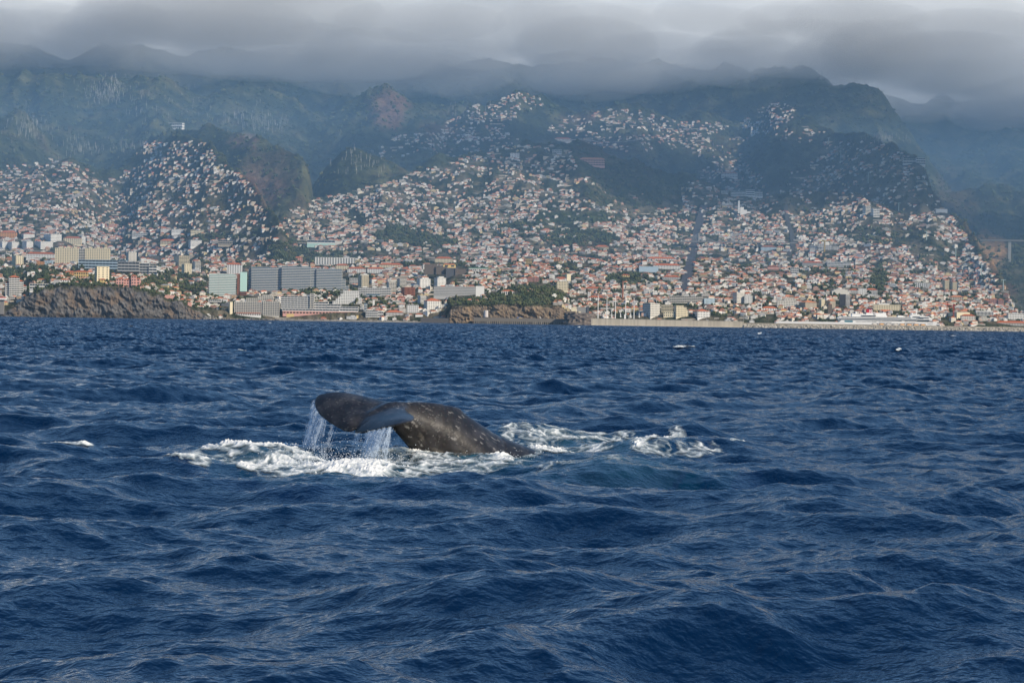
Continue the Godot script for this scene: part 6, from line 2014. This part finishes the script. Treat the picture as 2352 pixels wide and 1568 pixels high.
func plan_houses() -> void:
	var kinds := [[10, 9, 5.6, 2, "hip"], [12, 9, 6.2, 2, "hip"], [9, 9, 8.6, 3, "hip"], [14, 9, 5.8, 2, "hip"], [11, 10, 8.4, 3, "hip"], [10, 9, 6.4, 2, "flat"], [13, 10, 8.8, 3, "flat"], [16, 10, 6.2, 2, "ell"], [12, 9, 6.0, 2, "ell"], [8, 8, 3.4, 1, "hip"], [11, 9, 3.6, 1, "hip"], [14, 11, 11.6, 4, "hip"], [21, 9, 5.6, 2, "hip"], [24, 10, 8.4, 3, "flat"], [18, 9, 8.2, 3, "hip"]]
	for k in kinds:
		var p := Parts.new()
		var w: float = k[0]
		var d: float = k[1]
		var h: float = k[2]
		p.wall.box(Vector3(-w / 2, -5, -d), Vector3(w / 2, h, 0), Color.WHITE)
		var style := "panes"
		facade(p, Vector3(-w / 2, 0, 0), Vector3.RIGHT, w, h, style, k[3], maxi(2, int(w / 3.2)), Color.WHITE)
		facade(p, Vector3(w / 2, 0, 0), Vector3.FORWARD, d, h, style, k[3], 1, Color.WHITE)
		facade(p, Vector3(-w / 2, 0, -d), Vector3.BACK, d, h, style, k[3], 1, Color.WHITE)
		if k[4] == "flat":
			p.roof.box(Vector3(-w / 2 - 0.3, h + 0.01, -d - 0.3), Vector3(w / 2 + 0.3, h + 0.5, 0.3), Color.WHITE)
			p.wall.box(Vector3(-w * 0.1, h + 0.5, -d * 0.8), Vector3(w * 0.3, h + 2.6, -d * 0.35), Color.WHITE)
		elif k[4] == "ell":
			p.roof.hip(Vector3(-w / 2 - 0.6, h + 0.01, -d - 0.6), Vector3(w / 2 + 0.6, h + 3.0, 0.6), Color.WHITE)
			p.wall.box(Vector3(-w * 0.48, -5, 0.01), Vector3(-w * 0.05, h - 1.4, 3.6), Color.WHITE)
			p.porch.hip(Vector3(-w * 0.53, h - 1.39, -1.0), Vector3(0.0, h + 0.3, 4.1), Color.WHITE)
			facade(p, Vector3(-w * 0.48, 0, 3.6), Vector3.RIGHT, w * 0.43, h - 1.4, style, 2, 2, Color.WHITE)
		else:
			p.roof.hip(Vector3(-w / 2 - 0.6, h + 0.01, -d - 0.6), Vector3(w / 2 + 0.6, h + 3.0, 0.6), Color.WHITE)
			if k[3] >= 2:                          # a balcony along the front
				p.balcony.box(Vector3(-w * 0.4, h * 0.46, 0.0), Vector3(w * 0.2, h * 0.46 + 1.1, 1.2), Color.WHITE, true)
		protos.append([p, k])

func pick(list: Array) -> int:
	var r := rng.randf()
	for i in list.size():
		r -= list[i][1]
		if r <= 0.0: return i
	return 0

func density(p: Vector2, top: PackedFloat32Array) -> float:
	var d := 0.0
	var t: float = top[clampi(int(p.x) + 200, 0, top.size() - 1)]
	if p.y > t: d = lerpf(0.62, 0.92, smoothstep(430.0, 560.0, p.y))
	if p.x > 1330.0 and p.y < 480.0: d *= 0.85
	if p.x > 1850.0 and p.y < 590.0: d *= 0.95
	for v in VILLAGES:
		if Vector2((p.x - v[0]) / v[2], (p.y - v[1]) / v[3]).length_squared() < 1.0: d = maxf(d, v[4] * 1.1)
	for v in CLEAR:
		if Vector2((p.x - v[0]) / v[2], (p.y - v[1]) / v[3]).length_squared() < 1.0: d *= v[4]
	return d

const COUNTS := ["no", "one", "two", "three", "four", "five", "six", "seven", "eight", "nine", "ten", "eleven", "twelve", "thirteen", "fourteen", "fifteen", "sixteen", "seventeen", "eighteen", "nineteen", "twenty", "twenty-one", "twenty-two", "twenty-three", "twenty-four"]
var labels_used := {}

func place_words(p: Vector2) -> Array:               # a few ways of saying where something stands from the landmarks near it
	var near := marks.duplicate()
	near.sort_custom(func(a: Array, b: Array) -> bool: return a[0].distance_squared_to(p) < b[0].distance_squared_to(p))
	var out := []
	for m in near.slice(0, 6):
		var d: Vector2 = p - m[0]
		var nx := mini(24, roundi(absf(d.x) / 8.0))
		var ny := mini(24, roundi(absf(d.y) / 8.0))
		var words := ""
		if nx > 0: words += "%s widths %s" % [COUNTS[nx], "right" if d.x > 0 else "left"]
		if ny > 0: words += (" and " if nx > 0 else "") + "%s %s" % [COUNTS[ny] + ("" if nx > 0 else " widths"), "down" if d.y > 0 else "up"]
		if nx == 0 and ny == 0: words = "right beside"
		else: words += " from"
		out.append(words.replace("one widths", "one width") + " " + m[1])
	return out

func fresh_label(what: String, p: Vector2) -> String:
	for w in place_words(p):
		var l: String = what + " " + w
		if not labels_used.has(l) and l.split(" ").size() <= 16:
			labels_used[l] = true
			return l
	for w in place_words(p):
		var l: String = what.replace(" roof,", " top,") + " about " + w
		if l.split(" ").size() <= 16 and not labels_used.has(l):
			labels_used[l] = true
			return l
	var short := what.split(",")[0]
	for w in place_words(p):
		var l: String = short + " " + w
		if l.split(" ").size() <= 16 and not labels_used.has(l):
			labels_used[l] = true
			return l
	return short + " " + place_words(p)[0]

func build_houses() -> void:
	plan_houses()
	var top := town_line
	var kept := []                                   # places taken by the landmarks, so that nothing stands inside or in front of them
	for r in LANDMARKS: kept.append(Rect2(r[4] - 3, r[5] + (r[7] - r[5]) * 0.25, r[6] - r[4] + 6, (r[7] - r[5]) * 0.75 + 3))
	kept.append(Rect2(974, 612, 96, 34))
	kept.append(Rect2(1424, 640, 12, 48))
	for road in [[[1568, 668], [1574, 650], [1580, 630], [1585, 606], [1590, 585], [1594, 560], [1599, 540], [1604, 520], [1610, 500]], [[1812, 588], [1820, 570], [1821, 555], [1818, 535], [1810, 515], [1806, 490]]]:
		for i in road.size() - 1:
			for j in 4: kept.append(Rect2(lerpf(road[i][0], road[i + 1][0], j / 4.0) - 8.0, lerpf(road[i][1], road[i + 1][1], j / 4.0) - 3.0, 16.0, 12.0))
	var list := []
	var bunch := noise(71, 1.0 / 75.0, 3)
	var walls := []
	var trees := []
	var z := SHORE + 26.0
	while z < 10600.0:
		var gap := 9.0 if z < 8000.0 else 10.0
		var half := 0.187 * z
		var x := -half
		while x < half:
			var px := x + rng.randf() * 8.0
			var pz := z + rng.randf() * 20.0
			x += gap
			var t := px / pz
			var r := rng.randf()
			if not seen(t, pz): continue
			var h := ground(t, pz)
			var p := sight(Vector3(px, h, -pz))
			var slope := (ground(t, pz + 24.0) - h) / 24.0
			if h < 2.0: continue
			var d := density(p, top)
			if slope > 1.1: d *= 0.3
			if p.x > 1340.0 and h < 4.0 and p.y > 740.0: continue
			# less crowded where the ground lies flat and rows hide one another
			d *= clampf(0.30 + slope * 1.7, 0.32, 1.0)
			d *= 1.45 if fposmod(h / 8.5 + 0.8 * bunch.get_noise_2d(px * 0.3, pz * 0.3), 1.0) < 0.5 else 0.35    # rows along the contours
			d *= clampf(0.75 + 1.5 * bunch.get_noise_2d(px, pz), 0.1, 1.5)
			var blocked := false
			for k in kept:
				if k.has_point(p):
					blocked = true
					break
			if r < d * 0.86 and not blocked: list.append([px, h, pz, p])
			elif r < d * 1.15 and not blocked and slope > 0.1: walls.append([px, h, pz])
			elif rng.randf() < (0.16 if not blocked else 0.0) and p.y > 200.0: trees.append([px, h, pz, p])
		z += 12.0 if z < 8000.0 else 15.0
	# garden and terrace walls along the contours
	var wm := MultiMesh.new()
	wm.transform_format = MultiMesh.TRANSFORM_3D
	wm.use_colors = true
	var wb := Shape.new()
	wb.box(Vector3(-0.5, -3.0, -0.5), Vector3(0.5, 1.0, 0.5), Color.WHITE)
	wm.mesh = wb.mesh()
	wm.instance_count = walls.size()
	for i in walls.size():
		var w: Array = walls[i]
		var across := (ground((w[0] + 8.0) / w[2], w[2]) - ground((w[0] - 8.0) / w[2], w[2])) / 16.0
		var up := maxf((ground(w[0] / w[2], w[2] + 12.0) - ground(w[0] / w[2], w[2] - 12.0)) / 24.0, 0.05)
		wm.set_instance_transform(i, Transform3D(Basis(Vector3.UP, atan2(across, up)).scaled_local(Vector3(rng.randf_range(10.0, 34.0), rng.randf_range(1.2, 3.0), 0.6)), Vector3(w[0], w[1] + 0.6, -w[2])))
		wm.set_instance_color(i, Color(0.30, 0.27, 0.23) * rng.randf_range(0.5, 1.5))
	var wo := MultiMeshInstance3D.new()
	wo.name = "terrace_walls"
	wo.multimesh = wm
	wo.material_override = M.wall
	add_child(wo)
	tag(wo, "low stone terrace and garden walls between the hillside houses", "", "", "stuff")
	# which show largest: the nearest and tallest
	for e in list:
		var k := rng.randi_range(0, protos.size() - 1)
		if k in [11] and e[3].y < 520.0: k = 1
		if e[3].y > 640.0 and rng.randf() < 0.3: k = [4, 6, 11][rng.randi_range(0, 2)]
		e.append(k)
		e.append(rng.randf_range(0.55, 0.80) * (0.86 if e[3].y < 520.0 else 1.0))
		e.append(clampf(rng.randfn(0.05, 0.28), -0.8, 0.8))
		e.append(pick(WALLS))
		e.append(pick(ROOFS) if protos[k][1][4] != "flat" else 3)
		e.append(protos[k][1][0] * protos[k][1][2] * e[5] * e[5] / (e[2] * e[2]) * (1.0 if absf(e[3].x - 1176.0) < 1176.0 else 0.0))
	list.sort_custom(func(a: Array, b: Array) -> bool: return a[9] > b[9])
	M.house_wall = []
	M.house_roof = []
	for w in WALLS:
		var m := paint(false, 0.9, 0.35)
		m.albedo_color = w[0].linear_to_srgb()
		M.house_wall.append(m)
	for w in ROOFS:
		var m := paint(false, 0.95, 0.3)
		m.albedo_color = w[0].linear_to_srgb()
		M.house_roof.append(m)
	var dark := paint(false, 0.2, 0.5)
	dark.albedo_color = Color(0.05, 0.058, 0.066).linear_to_srgb()
	var parts := []
	for p in protos:
		var q: Parts = p[0]
		parts.append([q.wall.mesh(), q.roof.mesh(), q.window.mesh(), q.balcony.mesh() if q.balcony.v.size() else null, q.porch.mesh() if q.porch.v.size() else null])
	var words := ["", "one-storey", "two-storey", "three-storey", "four-storey"]
	var own := mini(300, list.size())
	for i in own:
		var e: Array = list[i]
		var k: Array = protos[e[4]][1]
		var form: String = {"hip": "hipped", "flat": "flat", "ell": "L-shaped"}[k[4]]
		var o := thing("house", fresh_label("%s %s house, %s %s roof," % [WALLS[e[7]][2], words[k[3]], ROOFS[e[8]][2], form], e[3]), "house", Vector3(e[0], e[1], -e[2]), e[6], "houses of the hillside town")
		o.scale = Vector3(e[5] * 1.18, e[5], e[5])
		put("wall", parts[e[4]][0], M.house_wall[e[7]], o)
		put("roof", parts[e[4]][1], M.house_roof[e[8]], o)
		tag(put("window", parts[e[4]][2], dark, o), "", "", "", "stuff")
		if parts[e[4]][4]: put("wing_roof", parts[e[4]][4], M.house_roof[e[8]], o)
		if parts[e[4]][3]: put("balcony", parts[e[4]][3], M.house_wall[e[7]], o)
	var v := PackedVector3Array()
	var n := PackedVector3Array()
	var c := PackedColorArray()
	for i in range(own, list.size()):
		var e: Array = list[i]
		var b := Basis(Vector3.UP, e[6])
		var xf := Transform3D(b.scaled_local(Vector3(e[5] * 1.18, e[5], e[5])), Vector3(e[0], e[1], -e[2]))
		var q: Parts = protos[e[4]][0]
		var wc := hue(WALLS[e[7]][0], 0.14)
		var rc := hue(ROOFS[e[8]][0], 0.25)
		for s in [[q.wall, wc], [q.roof, rc], [q.window, Color(0.05, 0.058, 0.066)], [q.balcony, wc], [q.porch, rc]]:
			if s[0].v.is_empty(): continue
			v.append_array(xf * s[0].v)
			n.append_array(Transform3D(b) * s[0].n)
			var col := PackedColorArray()
			col.resize(s[0].v.size())
			col.fill(s[1])
			c.append_array(col)
	var a := []
	a.resize(Mesh.ARRAY_MAX)
	a[Mesh.ARRAY_VERTEX] = v
	a[Mesh.ARRAY_NORMAL] = n
	a[Mesh.ARRAY_COLOR] = c
	var m := ArrayMesh.new()
	m.add_surface_from_arrays(Mesh.PRIMITIVE_TRIANGLES, a)
	tag(put("town_houses", m, M.wall), "the many smaller white and cream houses with red roofs covering the slopes", "", "", "stuff")
	build_trees(trees, top)

func crown_mesh(s: int, tall: float) -> ArrayMesh:
	# a crown of leafy clumps round a core, uneven in outline
	var g := RandomNumberGenerator.new()
	g.seed = s
	var sh := Shape.new()
	for k in 9:
		var at := Vector3(g.randfn() * 0.42, g.randf_range(0.15, 1.0) * tall, g.randfn() * 0.42)
		var r := g.randf_range(0.28, 0.52)
		var from := sh.v.size()
		sh.ball(at, Vector3(r, r * 0.85, r), Color.WHITE * g.randf_range(0.75, 1.25), 6)
		for i in range(from, sh.v.size()):
			var d := sh.v[i] - at
			sh.v[i] = at + d * (1.0 + 0.30 * sin(d.x * 23.0 + d.y * 17.0 + k) * cos(d.z * 19.0 + d.y * 11.0))
	return sh.mesh()

func build_trees(spots: Array, top: PackedFloat32Array) -> void:
	M.leaf = paint(true, 0.9, 0.25)
	var crowns := [crown_mesh(1, 0.9), crown_mesh(2, 1.1), crown_mesh(3, 0.8), crown_mesh(4, 2.2)]
	var greens := [Color(0.055, 0.075, 0.033), Color(0.074, 0.092, 0.042), Color(0.042, 0.060, 0.031), Color(0.098, 0.104, 0.050)]
	# woods: more trees where the photograph shows dark groves
	for k in [[70, 628, 70, 18, 190], [170, 640, 90, 12, 60], [400, 652, 70, 24, 130], [920, 540, 62, 20, 170], [990, 556, 60, 12, 80], [700, 594, 90, 14, 140], [660, 572, 40, 22, 80], [480, 547, 90, 9, 50], [1215, 682, 78, 22, 300], [1120, 694, 90, 10, 110], [1330, 548, 90, 18, 220], [1440, 642, 50, 14, 90], [700, 668, 60, 10, 60], [740, 674, 60, 8, 60], [470, 690, 30, 20, 60], [2020, 640, 16, 30, 90], [1440, 440, 110, 36, 240], [1440, 395, 90, 22, 120], [1900, 660, 30, 8, 30], [1660, 720, 40, 10, 30], [1390, 700, 60, 12, 60], [860, 695, 70, 14, 60], [930, 702, 40, 10, 30], [240, 655, 110, 5, 150], [360, 676, 60, 8, 70], [90, 668, 40, 7, 40], [430, 704, 40, 8, 50], [1160, 697, 130, 5, 120], [600, 640, 40, 30, 40], [1990, 660, 14, 20, 40]]:
		for q in k[4]:
			var a := rng.randf() * TAU
			var r := sqrt(rng.randf())
			var at := stand(k[0] + cos(a) * r * k[2], k[1] + sin(a) * r * k[3])
			spots.append([at.x, at.y, -at.z, Vector2(k[0] + cos(a) * r * k[2], k[1] + sin(a) * r * k[3])])
	for e in spots:
		e.append(rng.randf_range(2.6, 6.0) if e[3].y > 520.0 else rng.randf_range(2.4, 5.0))
		e.append(e[4] / e[2] * (1.0 if e[3].x > 8.0 and e[3].x < 2344.0 else 0.0))
	spots.sort_custom(func(a: Array, b: Array) -> bool: return a[5] > b[5])
	var bark := paint(false, 0.95, 0.2)
	bark.albedo_color = Color(0.10, 0.075, 0.055).linear_to_srgb()
	var trunk := Shape.new()
	trunk.tube(Vector3(0, -0.6, 0), Vector3(0, 0.5, 0), 0.09, 0.06, Color.WHITE, 6)
	var tm := trunk.mesh()
	var leaf := []
	for gr in greens:
		var m := paint(true, 0.9, 0.25)
		m.albedo_color = gr.linear_to_srgb()
		leaf.append(m)
	var forms := ["round-crowned", "broad", "low spreading", "tall narrow"]
	var tones := ["dark green", "mid-green", "deep green", "olive green"]
	var own := mini(290, spots.size())
	for i in own:
		var e: Array = spots[i]
		var k := rng.randi_range(0, 3)
		var t := rng.randi_range(0, 3)
		var o := thing("tree", fresh_label("%s %s tree," % [tones[t], forms[k]], e[3]), "tree", Vector3(e[0], e[1], -e[2]), rng.randf() * TAU, "trees among the town's buildings")
		o.scale = Vector3.ONE * e[4]
		put("crown", crowns[k], leaf[t], o)
		put("trunk", tm, bark, o)
	var wild := []
	for i in range(own, spots.size()): wild.append([Vector3(spots[i][0], spots[i][1], -spots[i][2]), spots[i][4]])
	# forest on the open slopes
	var z := 6900.0
	var f := noise(44, 1.0 / 260.0, 3)
	while z < 11800.0:
		var x := -0.185 * z
		while x < 0.185 * z:
			var px := x + rng.randf() * 30.0
			var pz := z + rng.randf() * 50.0
			x += 30.0
			var t := px / pz
			if not seen(t, pz): continue
			var h := ground(t, pz)
			var p := sight(Vector3(px, h, -pz))
			if h < 60.0 or p.y < 60.0: continue
			if density(p, top) > 0.2 or rng.randf() > 0.55 + 0.7 * f.get_noise_2d(px, pz): continue
			wild.append([Vector3(px, h, -pz), rng.randf_range(3.4, 8.0)])
		z += 46.0
	var mm := MultiMesh.new()
	mm.transform_format = MultiMesh.TRANSFORM_3D
	mm.use_colors = true
	mm.mesh = crowns[1]
	mm.instance_count = wild.size()
	for i in wild.size():
		var s: float = wild[i][1]
		mm.set_instance_transform(i, Transform3D(Basis(Vector3.UP, rng.randf() * TAU).scaled(Vector3(s, s * rng.randf_range(0.8, 1.5), s)), wild[i][0] - Vector3(0, s * 0.1, 0)))
		mm.set_instance_color(i, hue(greens[rng.randi_range(0, 3)], 0.35))
	var o := MultiMeshInstance3D.new()
	o.name = "forest"
	o.multimesh = mm
	o.material_override = M.leaf
	add_child(o)
	tag(o, "dark green woods and garden trees over the island slopes", "", "", "stuff")
	# pale dead trunks standing on burnt slopes
	var pale := []
	for k in [[245, 215, 44, 30, 160], [60, 300, 60, 26, 90], [590, 285, 70, 22, 120], [200, 345, 60, 20, 60], [2030, 322, 46, 8, 60], [830, 370, 50, 26, 40], [380, 240, 160, 40, 70], [1060, 260, 50, 16, 30], [300, 340, 30, 12, 16]]:
		for q in k[4]:
			var p := stand(k[0] + rng.randfn() * k[2] * 0.6, k[1] + rng.randfn() * k[3] * 0.6)
			pale.append([p, rng.randf_range(7.0, 22.0)])
	var post := Shape.new()
	post.tube(Vector3(0, -0.1, 0), Vector3(0.02, 1, 0), 0.045, 0.012, Color.WHITE, 5, false)
	post.tube(Vector3(0.01, 0.55, 0), Vector3(0.12, 0.85, 0.03), 0.018, 0.006, Color.WHITE, 4, false)
	post.tube(Vector3(0.01, 0.45, 0), Vector3(-0.10, 0.75, 0.02), 0.018, 0.006, Color.WHITE, 4, false)
	mm = MultiMesh.new()
	mm.transform_format = MultiMesh.TRANSFORM_3D
	mm.mesh = post.mesh()
	mm.instance_count = pale.size()
	for i in pale.size(): mm.set_instance_transform(i, Transform3D(Basis(Vector3.UP, rng.randf() * TAU).scaled(Vector3(10.0, pale[i][1], 10.0)), pale[i][0]))
	o = MultiMeshInstance3D.new()
	o.name = "bare_trunks"
	o.multimesh = mm
	var w := paint(false, 0.9, 0.3)
	w.albedo_color = Color(0.55, 0.52, 0.48).linear_to_srgb()
	o.material_override = w
	add_child(o)
	tag(o, "pale bare tree trunks standing on the burnt upper slopes", "", "", "stuff")

const DO_SEA := true
const DO_LAND := true
const SEA_RMS := 0.20
const SKY_TOP := Color(0.06, 0.185, 0.42)
const SKY_ENERGY := 1.0
const EXPOSURE := 1.10
const FOG := 0.000016

func _ready() -> void:
	rng.seed = 7
	var cam := Camera3D.new()
	cam.name = "camera"
	cam.fov = 13.396
	cam.near = 1.0
	cam.far = 40000.0
	cam.position = Vector3(0, CAM_H, 0)
	cam.rotation = Vector3(-0.00666, 0, 0.01488)
	add_child(cam)
	cam.current = true
	view = cam.basis
	build_sky()
	var sun := DirectionalLight3D.new()
	sun.name = "sun"
	sun.light_energy = 1.6
	sun.light_color = Color(1.0, 0.94, 0.85)
	sun.light_angular_distance = 0.5
	sun.shadow_enabled = true
	sun.rotation_degrees = Vector3(-32, 54, 0)
	add_child(sun)
	make_waves()
	plan_whale_water()
	if DO_SEA: build_sea()
	build_whale()
	build_foam()
	build_falling_water()
	plan_land()
	if DO_LAND: build_land()
	build_landmarks()
	build_coast()
	build_ships()
	build_tall_things()
	build_houses()
	var air := Color(0.60, 0.815, 1.0)
	mist(0, 300, 9700, Vector3(9000, 760, 6700), 0.00014, air, "blue haze over the town slopes")
	mist(0, 390, 10400, Vector3(9001, 940, 4600), 0.00003, air, "blue haze over the upper slopes")
	mist(0, 470, 10900, Vector3(9002, 1100, 3400), 0.00002, air, "thin blue haze before the mountain wall")
	# the cloud that lies on the mountain tops, as a crowd of soft heaps
	var g := RandomNumberGenerator.new()
	g.seed = 33
	for i in 70:
		var u := (i + g.randf()) / 70.0
		var y := lerpf(1020.0, 960.0, smoothstep(0.15, 0.45, u)) - 75.0 * smoothstep(0.74, 0.92, u) + absf(g.randfn()) * 85.0 - 25.0
		bank(lerpf(-2700.0, 2800.0, u), y, g.randf_range(10000.0, 11400.0) + 1150.0 * smoothstep(0.72, 0.86, u), Vector3(g.randf_range(350.0, 1100.0), g.randf_range(100.0, 240.0), g.randf_range(400.0, 1000.0)), 0.0012, "soft grey heap of the cloud hiding the mountain tops")
	for k in CLOUDS: bank(k[0], k[1], k[2], k[3], k[4], k[5])

# x, y, distance, size, density
const CLOUDS := [
	[1650.0, 990.0, 12300.0, Vector3(1500, 260, 1300), 0.0013, "grey cloud lying behind the right-hand ridge"],
	[2050.0, 1010.0, 11500.0, Vector3(1100, 200, 900), 0.0013, "grey cloud over the right-hand valley"],
	[1900.0, 1180.0, 8000.0, Vector3(2600, 420, 1500), 0.0034, "grey cloud shading the right-hand slopes"],
	[900.0, 1200.0, 8400.0, Vector3(1800, 360, 1100), 0.0028, "grey cloud shading the middle slopes"],
]
